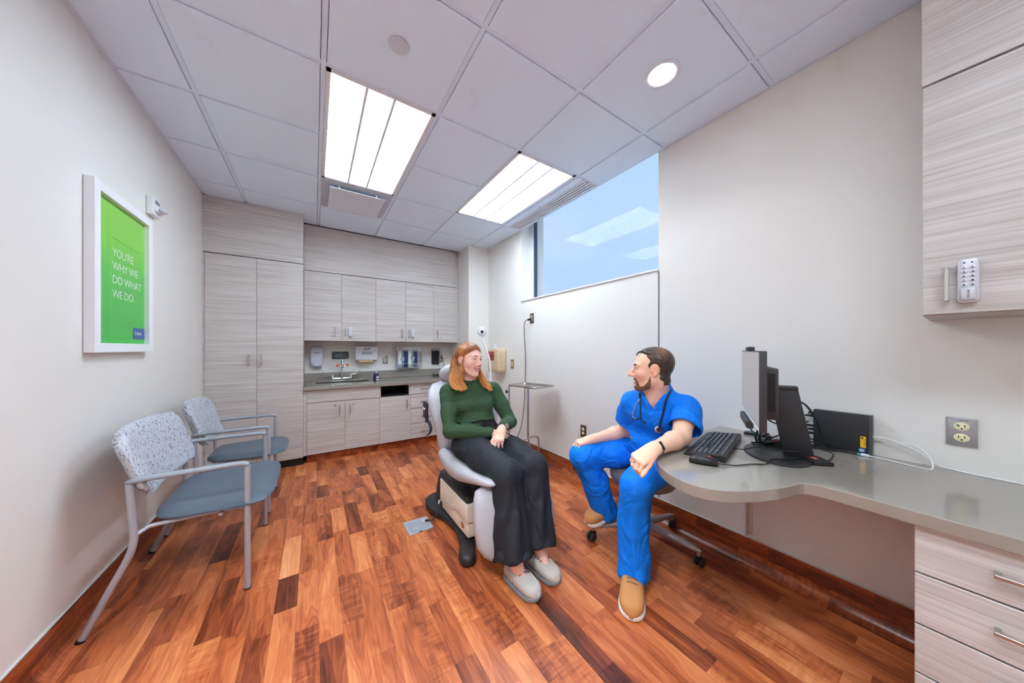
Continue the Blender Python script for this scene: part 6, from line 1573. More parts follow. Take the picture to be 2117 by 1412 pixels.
# ------------------------------------------------------------------ the seated patient
def patient():
    up = (0, 0, 1)
    HC = V3(0.925, 1.965, 1.192); FW = V3(0.37, -0.925, -0.06)
    H = Head(HC, FW, V3(0.04, 0.05, 1.0), 0.97)
    shR, shL = V3(0.795, 2.045, 0.962), V3(1.125, 1.960, 0.958)
    elR, elL = V3(0.757, 1.905, 0.722), V3(1.186, 1.835, 0.745)
    wrR, wrL = V3(0.985, 1.795, 0.702), V3(1.032, 1.685, 0.752)
    hipR, hipL = V3(0.890, 1.905, 0.600), V3(1.070, 1.905, 0.600)
    knR, knL = V3(0.948, 1.500, 0.530), V3(1.150, 1.505, 0.530)
    anR, anL = V3(0.905, 1.335, 0.115), V3(1.085, 1.355, 0.115)
    pel, wai, che, nec = V3(0.98, 1.915, 0.62), V3(0.972, 1.955, 0.765), V3(0.960, 1.990, 0.885), V3(0.946, 2.008, 1.025)
    lat = unit(shL - shR)
    front = unit(np.cross(lat, V3(0, 0, 1)))            # points out of the chest
    if front @ V3(0, -1, 0) < 0: front = -front
    # --- body: one continuous skin
    xs = axis_pts(0.66, 1.32, 0.008, [(0.83, 1.20)], 0.0026)
    ys = axis_pts(1.14, 2.16, 0.008, [(1.58, 1.82), (1.86, 2.09)], 0.0026)
    zs = axis_pts(-0.01, 1.33, 0.008, [(0.64, 0.78), (1.05, 1.32)], 0.0026)
    B = Field(xs, ys, zs)
    head_face(H, B, True)
    B.rc(H.w(-0.022, 0, -0.070), nec, 0.050, 0.052, 0.02); B.rc(nec, che + V3(0, 0.02, 0.05), 0.050, 0.05, 0.03)
    B.ec(che + V3(0, 0.01, 0.02), wai, lat, (0.11, 0.065), (0.10, 0.065), 0.03); B.ec(wai, pel, lat, (0.10, 0.065), (0.12, 0.08), 0.03)
    B.rc(nec - V3(0, 0, 0.03), shR, 0.05, 0.05, 0.03); B.rc(nec - V3(0, 0, 0.03), shL, 0.05, 0.05, 0.03)
    for a, b, c in ((shR, elR, wrR), (shL, elL, wrL)): B.chain([a, b], [0.046, 0.038], 0.02); B.chain([b, c], [0.037, 0.024], 0.015)
    for a, b, c in ((hipR, knR, anR), (hipL, knL, anL)): B.chain([a, b], [0.078, 0.055], 0.03); B.chain([b, c], [0.052, 0.033], 0.02)
    for an, tx in ((anR, 0.924), (anL, 1.082)): B.rc(an, V3(tx, 1.29, 0.045), 0.034, 0.020, 0.02)
    # right hand lies flat on the left thigh, left hand droops over it
    hand(B, wrR + V3(0.012, -0.006, 0), V3(0.80, -0.56, -0.16), V3(0.1, -0.05, 1), -1, [(0.10, 0.15, 0.1)] * 4, 0.10, (0.45, 0.2), 0.92)
    knk, tips = hand(B, wrL + V3(-0.006, -0.006, -0.006), V3(-0.60, -0.42, -0.62), V3(-0.50, -0.50, 0.72), 1, [(0.30, 0.45, 0.25), (0.42, 0.5, 0.3), (0.52, 0.55, 0.3), (0.6, 0.55, 0.3)], 0.06, (0.45, 0.3), 0.97)
    P, F = B.mesh(2)
    colr = face_tint(H, P, (248, 202, 184), True)
    hand_w = np.clip((0.80 - P[:, 2]) / 0.02, 0, 1)
    colr = colr * (1 - hand_w[:, None] * 0.5) + np.array(lin((240, 182, 160)))[None] * hand_w[:, None] * 0.5
    body = np_obj('person', P, F, M_skin, None, colr)
    tag(body, 'smiling seated woman in green sweater and black wide trousers', 'person')
    eyes(H, body, (1.60, 0.99, 1.17)); brows(H, body, mat('brow_auburn', (128, 82, 54), 0.6), 0.0021)
    # --- sweater
    h = 0.0042
    S = Field(np.arange(0.66, 1.30, h), np.arange(1.60, 2.16, h), np.arange(0.62, 1.06, h))
    S.ec(che + V3(0, 0.01, 0.035), wai, lat, (0.145, 0.098), (0.128, 0.092), 0.03)
    S.ec(wai, wai + V3(-0.02, 0.0, -0.045), lat, (0.130, 0.094), (0.142, 0.098), 0.03, end=0.02)
    S.rc(nec - V3(0, 0, 0.012), shR + V3(0.02, 0, 0.008), 0.050, 0.056, 0.05); S.rc(nec - V3(0, 0, 0.012), shL + V3(-0.02, 0, 0.008), 0.050, 0.056, 0.05)
    S.rc(nec - V3(0, 0, 0.03), nec + V3(0, 0, 0.008), 0.062, 0.060, 0.03)
    for s in (-1, 1): S.el(che + front * 0.062 + lat * s * 0.068 + V3(0, 0, -0.012), (0.070, 0.064, 0.060), np.stack([lat, front, V3(0, 0, 1)]), 0.035)
    S.el(wai + front * 0.040 + V3(0, 0, 0.0), (0.115, 0.068, 0.055), np.stack([lat, front, V3(0, 0, 1)]), 0.05)
    for a, b, c in ((shR, elR, wrR), (shL, elL, wrL)):
        S.chain([a, (a + b) / 2, b], [0.058, 0.053, 0.047], 0.018); S.chain([b, b * 0.5 + c * 0.5, c, c + unit(c - b) * 0.03], [0.047, 0.043, 0.034, 0.031], 0.016)
    S.rc(nec - V3(0, 0, 0.02), nec + V3(-0.004, -0.02, 0.09), 0.053, 0.053, 0.004, 'sub')                # crew neck
    for c, b, e_ in ((wrR, elR, 0.075), (wrL, elL, 0.045)):
        d = unit(c - b); S.rc(c + d * e_, c + d * 0.12, 0.05, 0.05, 0.0, 'sub')
    # cropped hem, rising to the front waist tie
    hcn = wai + front * 0.10 + V3(0.0, 0, 0.004); nh = unit(front * 0.55 + lat * 0.12 - V3(0, 0, 1.0))
    def hem(X, Y, Z):
        d = (X - hcn[0]) * nh[0] + (Y - hcn[1]) * nh[1] + (Z - hcn[2]) * nh[2]          # > 0 below the hem plane
        body_ = np.sqrt(((X - wai[0]) * lat[0] + (Y - wai[1]) * lat[1]) ** 2 / 0.165 ** 2 + ((X - wai[0]) * front[0] + (Y - wai[1]) * front[1]) ** 2 / 0.150 ** 2) - 1.0
        arm = 1e3
        for a_, b_ in ((elR, wrR), (shR, elR), (elL, wrL), (shL, elL)):
            ba = b_ - a_; t = np.clip(((X - a_[0]) * ba[0] + (Y - a_[1]) * ba[1] + (Z - a_[2]) * ba[2]) / (ba @ ba), 0, 1.15)
            arm = np.minimum(arm, np.sqrt((X - a_[0] - t * ba[0]) ** 2 + (Y - a_[1] - t * ba[1]) ** 2 + (Z - a_[2] - t * ba[2]) ** 2) - 0.056)
        return np.maximum(np.maximum(-d, body_ * 0.12), -arm)
    S.custom(V3(0.70, 1.74, 0.60), V3(1.25, 2.14, 0.82), hem, 0.0, 'sub')
    P, F = S.mesh(2); Nn = normals(P, F)
    # soft folds: at elbows, armpits and waist
    def near(p, r): return np.exp(-np.sum((P - p) ** 2, 1) / r ** 2)
    fold = 0.006 * waves(P, 3, 6, 30, 70) + 0.003 * creases(P, 17, 4, 50, 90, np.array([0.6, 0.6, 1.5])) + 0.012 * creases(P, 8, 5, 70, 130, np.array([0.5, 0.5, 1.6])) * (near(wai + front * 0.06, 0.10) + near(elR, 0.06) + near(elL, 0.05) + near(shR + V3(0.03, -0.03, -0.06), 0.06) + near(shL + V3(-0.03, -0.03, -0.06), 0.05))
    P = P + Nn * fold[:, None]
    sw = np_obj('sweater', P, F, cloth('green_knit', (58, 84, 60), 0.85, 0.35, 8.0, 600.0, (0.7, 0.7, 1.5)), body, None, 'dark green long-sleeved sweater')
    # neckband
    ring = []
    for k in range(28):
        a = 2 * math.pi * k / 28; ring.append(nec + V3(-0.004, -0.012, 0.021) + lat * 0.0565 * math.cos(a) + front * 0.0565 * math.sin(a) + V3(0, 0, -0.012 * math.sin(a)))
    MB().tube(ring, 0.0052, 8, closed=True).build('neckband', MATS['green_knit'], sw, True)
    # --- trousers
    T = Field(np.arange(0.74, 1.36, h), np.arange(1.24, 2.10, h), np.arange(0.03, 0.86, h))
    T.ec(wai + V3(0.0, 0.0, 0.0), pel, lat, (0.126, 0.098), (0.172, 0.115), 0.05, end=0.02)
    T.el(pel + V3(0, -0.01, 0.0), (0.185, 0.12, 0.10), None, 0.05)
    for hp, kn, an, s in ((hipR, knR, anR, -1), (hipL, knL, anL, 1)):
        md = (hp + kn) / 2
        T.chain([hp, md + V3(0, 0, 0.004), kn], [0.104, 0.100, 0.090], 0.045)
        a0 = kn + V3(0, -0.005, -0.01); a2 = an + V3(-0.006, 0.03, 0.022); a1 = (a0 + a2) / 2 + V3(0, 0.012, 0)
        T.ec(a0, a1, V3(1, 0, 0), (0.094, 0.086), (0.098, 0.096), 0.03)
        T.ec(a1, a2, V3(1, 0, 0), (0.098, 0.096), (0.096, 0.118), 0.02, end=0.02)
    for hp, kn, an in ((hipR, knR, anR), (hipL, knL, anL)):   # open hem
        a2 = an + V3(-0.006, 0.03, 0.022); T.ec(a2 + V3(0, 0, 0.04), a2 + V3(0, 0, -0.06), V3(1, 0, 0), (0.084, 0.104), (0.086, 0.110), 0.004, 'sub', end=0.02)
    P, F = T.mesh(3); Nn = normals(P, F)
    leg_w = np.clip((0.50 - P[:, 2]) / 0.10, 0, 1)
    # long vertical drapes below the knee, creases across the lap
    ang = np.arctan2(P[:, 1] - 1.42, P[:, 0] - np.where(P[:, 0] < 1.045, 0.94, 1.14))
    drape = 0.013 * np.sin(ang * 6 + 2.0 * np.sin(P[:, 2] * 9) + np.where(P[:, 0] < 1.045, 0, 1.7)) * leg_w * np.clip((0.50 - P[:, 2]) / 0.3, 0.2, 1)
    lap = (0.010 * waves(P, 21, 6, 28, 60, np.array([1.3, 0.7, 0.6])) + 0.006 * creases(P, 23, 4, 36, 70, np.array([1.0, 0.5, 0.8]))) * (1 - leg_w)
    hipf = 0.014 * creases(P, 5, 5, 60, 110, np.array([0.4, 1.0, 1.2])) * near_pts(P, [hipR + V3(-0.02, -0.03, 0.05), hipL + V3(0, -0.05, 0.06)], 0.07)
    P = P + Nn * (drape + lap + hipf)[:, None]
    M_bt = cloth('black_crepe', (38, 40, 46), 0.66, 0.40, 6.0, 900.0, (1.2, 1.2, 0.35))
    tr = np_obj('trousers', P, F, M_bt, body, None, 'black wide-leg trousers with tie waist')
    # waist tie
    kn0 = wai + front * 0.118 + V3(0.0, 0, -0.025)
    tie = MB()
    for (dx, dz, ln) in ((0.03, -0.02, 0.05), (-0.028, -0.03, 0.05)): tie.tube(catmull([kn0, kn0 + lat * dx + V3(0, 0, 0.012), kn0 + lat * dx * 1.7 + V3(0, 0, dz * 0.4), kn0 + lat * dx * 0.9 + front * 0.01 + V3(0, 0, dz * 1.5)], 5), [0.004] * 16, 8)
    tie.ellipsoid(kn0 + front * 0.004, 0.011, 0.008, 0.010); tie.build('waist_tie', M_bt, tr, True)
    # --- shoes
    M_sole = mat('grey_rubber', (128, 130, 136), 0.6); M_can = mat('stone_canvas', (198, 192, 184), 0.85, bump=0.35, bscale=900); M_lace = mat('grey_lace', (96, 94, 92), 0.7); M_st = mat('cream_stitch', (214, 206, 190), 0.8)
    for (hl, te) in ((V3(0.902, 1.435, 0.001), V3(0.944, 1.190, 0.001)), (V3(1.060, 1.455, 0.001), V3(1.100, 1.215, 0.001))):
        root, hl_, f, r, u, L = shoe(body, hl, te, M_sole, M_can, M_lace, w=0.055, h=0.080)
        # apron seam and laces
        seam = []
        for k in range(25):
            a = math.pi * (k / 24) - math.pi / 2
            t = 0.56 + 0.345 * math.cos(a); top_ = 0.080 * (1 - 0.50 * max(0, (t - 0.34) / 0.66) ** 0.85); seam.append(hl_ + f * L * t + r * 0.040 * math.sin(a) * (1.0 if t < 0.8 else 1.0) + u * (0.018 + top_ * 0.90 + 0.0005))
        MB().tube([Vector(p) for p in seam], 0.0028, 6).build('apron_stitch', M_st, root, True)
        tg = MB(); tg.obox(hl_ + f * L * 0.38 + u * 0.099, f - u * 0.25, r, 0.036, 0.024, 0.003, 0.002, 1); tg.build('tongue', M_can, root, True)
        for k in range(3):
            t = 0.42 + 0.07 * k
            MB().tube(catmull([hl_ + f * L * t + r * 0.034 + u * (0.096 - 0.006 * k), hl_ + f * L * (t + 0.03) + u * (0.107 - 0.007 * k), hl_ + f * L * (t + 0.05) - r * 0.034 + u * (0.094 - 0.006 * k)], 4), 0.0024, 6).build('lace', M_lace, root, True)
        MB().tube([hl_ + f * L * 0.36 + r * 0.024 + u * 0.102, hl_ + f * L * 0.36 + r * 0.042 + u * 0.108], 0.0042, 8).build('toggle', M_lace, root, True)
    # --- hair: cap over the skull plus long locks
    hf = 0.0026
    lo = HC - V3(0.18, 0.18, 0.27); hi = HC + V3(0.18, 0.18, 0.15)
    R = Field(np.arange(lo[0], hi[0], hf), np.arange(lo[1], hi[1], hf), np.arange(lo[2], hi[2], hf))
    head_core(H, R, True)
    X, Y, Z = np.meshgrid(*R.ax, indexing='ij'); q = (np.stack([X - HC[0], Y - HC[1], Z - HC[2]], -1) @ H.A.T) / H.s
    x, y, z = q[..., 0], q[..., 1], q[..., 2]
    # hairline: swept from a side part down past the temples, behind the ears
    zz = np.array([-0.20, -0.06, -0.02, 0.015, 0.045, 0.065, 0.085, 0.13]); xx = np.array([-0.045, -0.040, -0.030, 0.006, 0.044, 0.064, 0.080, 0.10])
    hl_ = np.interp(z, zz, xx)
    reg = np.maximum(x - hl_ - 0.010 * np.sign(y) * np.clip(z / 0.08, 0, 1) * 0.5, -0.105 - z)
    thk = 0.0135 * np.clip((-reg) / 0.035, 0.12, 1.0) ** 0.6
    R.D = np.maximum(R.D - (thk * H.s).astype(np.float32), (reg * H.s).astype(np.float32))
    rs = np.random.RandomState(4); locks = []
    def skull(px, py, pz, off=0.010):
        v = np.array([px + 0.012, py, pz - 0.032]); k = v / np.array([0.097, 0.077, 0.083]); n = np.linalg.norm(k)
        return np.array([-0.012, 0, 0.032]) + v / n * (1 + off / 0.09)
    # strands swept over the crown to each side and tucked behind the ear
    for s in (-1, 1):
        for i in range(22):
            t = i / 21; x0 = 0.074 - 0.150 * t; o_ = 0.006 + 0.008 * min(1, t / 0.25); p = [skull(x0, 0.020, 0.10, o_)]
            tgt = [(-0.020 - 0.055 * t, s * 0.074, 0.030), (-0.035 - 0.045 * t, s * 0.076, -0.010), (-0.048 - 0.030 * t, s * 0.070, -0.060)]
            mid = skull(x0 * 0.62 - 0.004 + 0.018 * (1 - t), s * 0.052, 0.082, o_); p.append(mid)
            mid2 = skull(x0 * 0.35 - 0.012 + 0.010 * (1 - t), s * 0.072, 0.052, o_); p.append(mid2)
            p += [skull(*g_, 0.013) for g_ in tgt[:2]] + [np.array(tgt[2])]
            locks.append((p, [0.0026, 0.0040, 0.0042, 0.0044, 0.0045, 0.005]))
    # long wavy falls that lie on the shoulders: near side, then far side (room space)
    def fall(n, start, ends, r, seed, amp):
        rs_ = np.random.RandomState(seed)
        for i in range(n):
            u = i / (n - 1); ph = rs_.uniform(0, 6.28); jit = rs_.normal(size=3) * 0.004
            P0 = H.w(*(start[0] * (1 - u) + start[1] * u)); pts = [P0]
            for j, (ea, eb) in enumerate(ends):
                k = (j + 1) / len(ends); p = ea * (1 - u) + eb * u + jit * k
                p = p + V3(math.sin(ph + 3.6 * k), math.cos(ph + 3.6 * k) * 0.5, 0) * amp * k + V3(0, 0, 0.010 * rs_.normal() * k)
                pts.append(p)
            locks.append(([H.loc(q_) for q_ in pts], r))
    fall(26, (V3(-0.030, -0.080, -0.005), V3(-0.085, -0.062, 0.0)), [(V3(0.858, 1.925, 1.135), V3(0.815, 2.000, 1.140)), (V3(0.848, 1.922, 1.085), V3(0.795, 1.995, 1.085)), (V3(0.852, 1.925, 1.045), V3(0.788, 1.985, 1.045)), (V3(0.868, 1.918, 1.012), V3(0.800, 1.965, 1.015)), (V3(0.878, 1.905, 0.985), V3(0.822, 1.935, 0.990))], [0.0085, 0.010, 0.010, 0.0095, 0.0075, 0.003], 7, 0.010)
    fall(18, (V3(-0.010, 0.080, 0.000), V3(-0.060, 0.070, 0.0)), [(V3(1.000, 1.950, 1.130), V3(0.985, 2.005, 1.130)), (V3(1.010, 1.930, 1.085), V3(0.995, 1.985, 1.085)), (V3(1.022, 1.905, 1.045), V3(1.005, 1.945, 1.045)), (V3(1.040, 1.885, 1.008), V3(1.020, 1.905, 1.010)), (V3(1.056, 1.870, 0.985), V3(1.030, 1.880, 0.978))], [0.0085, 0.0095, 0.0095, 0.0085, 0.007, 0.003], 9, 0.009)
    for i in range(12):
        u = (i - 5.5) / 5.5; pts = [np.array([-0.100, 0.060 * u, 0.02]), np.array([-0.108, 0.066 * u, -0.05]), np.array([-0.105, 0.070 * u, -0.10]), np.array([-0.100, 0.075 * u, -0.15])]
        locks.append((pts, [0.011, 0.012, 0.012, 0.006]))
    # one strand in front of the ear on the near side
    locks.append(([np.array([0.022, -0.074, 0.040]), np.array([0.018, -0.078, 0.010]), np.array([0.012, -0.077, -0.020]), np.array([0.006, -0.074, -0.045])], [0.003, 0.0035, 0.003, 0.0015]))
    for p, r in locks:
        wp = [H.c + H.s * (np.array(a) @ H.A) for a in p]; cpt = [np.array(v) for v in catmull(wp, 3)]
        rr = np.interp(np.linspace(0, 1, len(cpt)), np.linspace(0, 1, len(r)), r) * H.s
        R.chain(cpt, rr, 0.0035)
    # keep the near ear free of the cap
    H.el(R, (-0.006, -0.084, 0.000), (0.017, 0.016, 0.026), 0.004, 'sub')
    P, F = R.mesh(1)
    ql = H.loc(P); hv = np.clip(0.5 + 0.8 * waves(P, 2, 6, 150, 420, np.array([1, 1, 0.15])) + 0.25 * np.sin(40 * ql[:, 0] + 25 * ql[:, 2]), 0, 1); tip = np.clip((-ql[:, 2] - 0.02) / 0.15, 0, 1)
    c0, c1, c2 = np.array(lin((112, 62, 30))), np.array(lin((186, 118, 62))), np.array(lin((222, 156, 84)))
    hc_ = c0[None] * (1 - hv[:, None]) + c1[None] * hv[:, None]; hc_ = hc_ * (1 - 0.55 * tip[:, None]) + c2[None] * 0.55 * tip[:, None]
    np_obj('hair', P, F, M_hair, body, hc_, 'shoulder-length auburn wavy hair')
    # --- watch and ring on the left hand
    d = unit(wrL - elL); cw = wrL + d * 0.004; a1, a2 = frame(Vector(d)); a1 = np.array(a1); a2 = np.array(a2)
    wp = [cw + (a1 * math.cos(t) + a2 * math.sin(t)) * 0.034 for t in np.linspace(0, 2 * math.pi, 25)[:-1]]
    wt = MB().loft([(cw - d * 0.010, Vector(a1), Vector(a2), 0.0335, 0.0335), (cw + d * 0.010, Vector(a1), Vector(a2), 0.0325, 0.0325)], 28, 2.0).build('wristwatch', mat('dark_mesh_band', (66, 70, 80), 0.5, bump=0.5, bscale=1500), body, True, 50)
    out_dir = unit(V3(0.45, -0.75, 0.45) - d * (V3(0.45, -0.75, 0.45) @ d))
    MB().obox(cw + out_dir * 0.036, Vector(d), Vector(out_dir), 0.017, 0.005, 0.015, 0.004, 3).build('watch_case', M_steel, wt, True)
    fr = knk[2]; rd = unit(tips[2] - knk[2]) * 0.5 + unit(knk[2] - wrL) * 0.5
    rp = knk[2] + unit(rd) * 0.016; ra, rb = frame(Vector(unit(rd)))
    MB().tube([Vector(rp) + (ra * math.cos(t) + rb * math.sin(t)) * 0.0092 for t in np.linspace(0, 2 * math.pi, 19)[:-1]], 0.0014, 8, closed=True).build('ring', M_chrome, body, True)

def near_pts(P, pts, r):
    o = np.zeros(len(P))
    for p in pts: o += np.exp(-np.sum((P - p) ** 2, 1) / r ** 2)
    return o
patient()
# ------------------------------------------------------------------ the clinician on the stool
def clinician():
    HC = V3(1.594, 0.990, 1.152); FW = V3(-0.62, 0.785, -0.03)
    H = Head(HC, FW, V3(-0.02, 0.02, 1.0), 1.0)
    shL, shR = V3(1.712, 0.858, 0.958), V3(1.628, 1.142, 0.955)
    elL, wrL = V3(1.530, 0.792, 0.829), V3(1.258, 0.770, 0.826)
    elR, wrR = V3(1.722, 1.258, 0.728), V3(1.512, 1.345, 0.685)
    hipL, hipR = V3(1.83, 1.045, 0.598), V3(1.83, 1.205, 0.602)
    knL, anL = V3(1.445, 0.985, 0.535), V3(1.432, 0.990, 0.110)
    knR, anR = V3(1.462, 1.382, 0.575), V3(1.640, 1.362, 0.185)
    pel, wai, che, nec = V3(1.82, 1.125, 0.60), V3(1.775, 1.095, 0.735), V3(1.705, 1.035, 0.875), V3(1.652, 1.000, 1.020)
    lat = unit(shL - shR); front = unit(np.cross(lat, V3(0, 0, 1)))
    if front @ V3(-1, 0, 0) < 0: front = -front
    xs = axis_pts(1.06, 2.0, 0.008, [(1.08, 1.28), (1.36, 1.52), (1.47, 1.71)], 0.0026)
    ys = axis_pts(0.64, 1.52, 0.008, [(0.70, 0.84), (0.86, 1.12), (1.30, 1.46)], 0.0026)
    zs = axis_pts(-0.01, 1.30, 0.008, [(0.62, 0.72), (0.74, 0.88), (1.0, 1.29)], 0.0026)
    B = Field(xs, ys, zs)
    head_face(H, B, False)
    B.rc(H.w(-0.030, 0, -0.070), nec, 0.057, 0.060, 0.02); B.rc(nec, che + V3(0, 0, 0.05), 0.062, 0.09, 0.04)
    B.ec(che + V3(0, 0, 0.02), wai, lat, (0.145, 0.092), (0.13, 0.090), 0.03); B.ec(wai, pel, lat, (0.13, 0.09), (0.14, 0.10), 0.03)
    B.rc(nec - V3(0, 0, 0.045), shL - V3(0, 0, 0.02), 0.050, 0.045, 0.03); B.rc(nec - V3(0, 0, 0.045), shR - V3(0, 0, 0.02), 0.050, 0.045, 0.03)
    for a, b, c in ((shL, elL, wrL), (shR, elR, wrR)):
        B.chain([a - V3(0, 0, 0.012), (a + b) / 2, b], [0.046, 0.050, 0.043], 0.02); f1 = b * 0.68 + c * 0.32; B.chain([b, f1, c], [0.041, 0.0425, 0.0275], 0.018)
    for a, b, c in ((hipL, knL, anL), (hipR, knR, anR)): B.chain([a, b], [0.085, 0.06], 0.03); B.chain([b, c], [0.056, 0.038], 0.02)
    # left hand hangs off the desk edge, right hand rests closed on the knee
    kn1, tp1 = hand(B, wrL + V3(-0.010, 0.002, -0.002), V3(-0.86, 0.20, -0.36), V3(-0.38, -0.18, 0.90), -1, [(0.75, 0.95, 0.6), (0.85, 1.0, 0.6), (0.9, 1.0, 0.6), (0.95, 1.0, 0.6)], 0.03, (0.35, 0.35), 1.02)
    hand(B, wrR + V3(-0.010, 0.004, -0.002), V3(-0.82, 0.50, -0.24), V3(-0.12, 0.0, 1.0), 1, [(0.75, 0.8, 0.5), (0.8, 0.85, 0.5), (0.85, 0.9, 0.5), (0.85, 0.9, 0.5)], 0.03, (0.40, 0.55), 1.02)
    P, F = B.mesh(2)
    colr = face_tint(H, P, (244, 194, 166), False)
    body = np_obj('person', P, F, M_skin, None, colr)
    tag(body, 'smiling bearded man in blue scrubs seated on the stool', 'person')
    eyes(H, body, (0.95, 1.95, 1.19)); M_br = mat('brow_brown', (78, 54, 42), 0.7); brows(H, body, M_br, 0.0030, -0.001)
    # --- hair and beard: thin shells lifted off the skull
    hf = 0.0024; lo = HC - V3(0.15, 0.15, 0.15); hi = HC + V3(0.15, 0.15, 0.14)
    def shell(lift):
        R = Field(np.arange(lo[0], hi[0], hf), np.arange(lo[1], hi[1], hf), np.arange(lo[2], hi[2], hf))
        return R
    R = shell(0); head_core(H, R, False)
    H.rc(R, (-0.030, 0, -0.060), (-0.040, 0, -0.12), 0.057, 0.057, 0.02)
    X, Y, Z = np.meshgrid(*R.ax, indexing='ij'); q = (np.stack([X - HC[0], Y - HC[1], Z - HC[2]], -1) @ H.A.T) / H.s; x, y, z = q[..., 0], q[..., 1], q[..., 2]
    thick = 0.005 + 0.009 * np.clip((z - 0.02) / 0.08, 0, 1) + 0.004 * np.clip(-x / 0.1, 0, 1)
    strand = 0.0010 * np.sin(720 * y + 260 * z + 5 * np.sin(60 * x)) + 0.0008 * np.sin(880 * z - 420 * x + 3 * np.sin(90 * y))
    hl_ = np.interp(z, [-0.12, -0.075, -0.045, -0.025, -0.005, 0.010, 0.035, 0.060, 0.085, 0.100, 0.13], [-0.060, -0.055, -0.036, -0.034, 0.004, 0.026, 0.020, 0.016, 0.026, 0.058, 0.085])
    hl_ = hl_ + 0.004 * np.sin(160 * z + 40 * y)
    ear = 1 - np.sqrt(((x + 0.008) / 0.026) ** 2 + ((z + 0.000) / 0.037) ** 2)
    reg = np.maximum.reduce([x - hl_, -0.082 - z, ear * 0.025])
    thick = thick * np.clip(-reg / 0.022, 0.15, 1) ** 0.7
    R.D = np.maximum(R.D - ((thick + strand * 0.6) * H.s).astype(np.float32), (reg * H.s).astype(np.float32))
    # forelock swept across the forehead
    for k in range(7):
        t = k / 6; a = [(0.030 + 0.012 * t, -0.030 + 0.010 * t, 0.108 - 0.004 * t), (0.058 + 0.008 * t, -0.006 + 0.012 * t, 0.104 - 0.006 * t), (0.076 + 0.004 * t, 0.018 + 0.008 * t, 0.090 - 0.008 * t)]
        wp = [H.w(*p) for p in a]; cp = [np.array(v) for v in catmull(wp, 4)]; R.chain(cp, np.linspace(0.0045, 0.0015, len(cp)), 0.003)
    P, F = R.mesh(1); ql = H.loc(P)
    hv = np.clip(0.5 + 1.1 * waves(P, 2, 6, 250, 600), 0, 1); crown = np.exp(-(((ql[:, 0] + 0.055) / 0.03) ** 2 + ((ql[:, 2] - 0.10) / 0.03) ** 2))
    hc_ = np.array(lin((42, 30, 25)))[None] * (1 - hv[:, None]) + np.array(lin((86, 66, 54)))[None] * hv[:, None]
    hc_ = hc_ * (1 - 0.45 * crown[:, None]) + np.array(lin((176, 128, 100)))[None] * 0.45 * crown[:, None]
    np_obj('hair', P, F, M_hair, body, hc_, 'short dark brown receding hair')
    R = shell(0); head_face(H, R, False)
    jaw = np.interp(x, [-0.02, 0.012, 0.030, 0.050, 0.062, 0.075, 0.11], [-0.015, -0.022, -0.066, -0.088, -0.088, -0.088, -0.090])
    chin = z - jaw
    side = x - 0.000
    goatee = np.maximum(np.abs(np.abs(y) - 0.030) - 0.0065, np.maximum(z + 0.056, -0.10 - z))
    mous = np.maximum.reduce([np.abs(z + 0.0475 + 0.25 * np.abs(y) * 0 - 0.10 * np.maximum(np.abs(y) - 0.012, 0) * -1) - 0.0058, np.abs(y) - 0.031, 0.06 - x])
    reg = np.minimum.reduce([np.maximum.reduce([chin, 0.012 - x]), np.maximum(goatee, 0.055 - x), mous])
    R.D = np.maximum(R.D - ((0.0016 + 0.0006 * np.sin(1100 * z + 700 * y) ) * H.s).astype(np.float32), (reg * H.s).astype(np.float32))
    P, F = R.mesh(1); ql = H.loc(P); hv = np.clip(0.5 + 1.2 * waves(P, 6, 6, 300, 700), 0, 1)
    bc = np.array(lin((86, 58, 44)))[None] * (1 - hv[:, None]) + np.array(lin((150, 106, 80)))[None] * hv[:, None]
    np_obj('beard', P, F, M_hair, body, bc, 'short brown beard and moustache')
    # --- scrub top
    h = 0.0045; M_scrub = cloth('royal_blue_scrubs', (6, 126, 244), 0.72, 0.55, 8.0, 1100.0)
    S = Field(np.arange(1.40, 2.04, h), np.arange(0.66, 1.42, h), np.arange(0.56, 1.10, h))
    S.ec(che + V3(0.0, 0, 0.03), wai, lat, (0.165, 0.118), (0.160, 0.120), 0.05); S.ec(wai, pel + V3(-0.01, 0, 0.01), lat, (0.168, 0.125), (0.182, 0.135), 0.05, end=0.03)
    S.rc(nec - V3(0, 0, 0.032), shL + V3(0, 0, -0.010), 0.064, 0.060, 0.05); S.rc(nec - V3(0, 0, 0.032), shR + V3(0, 0, -0.012), 0.064, 0.058, 0.05)
    S.el(wai + front * 0.055 + V3(0, 0, -0.03), (0.15, 0.095, 0.10), np.stack([lat, front, V3(0, 0, 1)]), 0.06)
    S.el(che + front * 0.045 + V3(0, 0, 0.01), (0.14, 0.085, 0.09), np.stack([lat, front, V3(0, 0, 1)]), 0.05)
    S.rc(nec - V3(0, 0, 0.03), nec - V3(-0.018, 0, -0.012), 0.078, 0.074, 0.03)
    sl = []
    for a, b, e_ in ((shL, elL, 0.72), (shR, elR, 0.66)):
        d = unit(b - a); Ln = np.linalg.norm(b - a); c1 = a + d * Ln * e_
        S.chain([a - V3(0, 0, 0.008), a + d * Ln * 0.4, c1], [0.058, 0.063, 0.070], 0.025); sl.append((c1, d))
    (cL, dL), (cR, dR) = sl
    # left sleeve flares open behind the arm
    S.rc(shL + V3(0.02, -0.005, -0.03), cL + V3(0.045, -0.012, 0.0), 0.055, 0.060, 0.03)
    for c, d in sl:
        def cut(X, Y, Z, c=c, d=d):
            h_ = (X - c[0]) * d[0] + (Y - c[1]) * d[1] + (Z - c[2]) * d[2]
            r_ = np.sqrt((X - c[0]) ** 2 + (Y - c[1]) ** 2 + (Z - c[2]) ** 2)
            return np.maximum(-h_, r_ - 0.145)
        S.custom(c - 0.16, c + 0.16, cut, 0.0, 'sub')
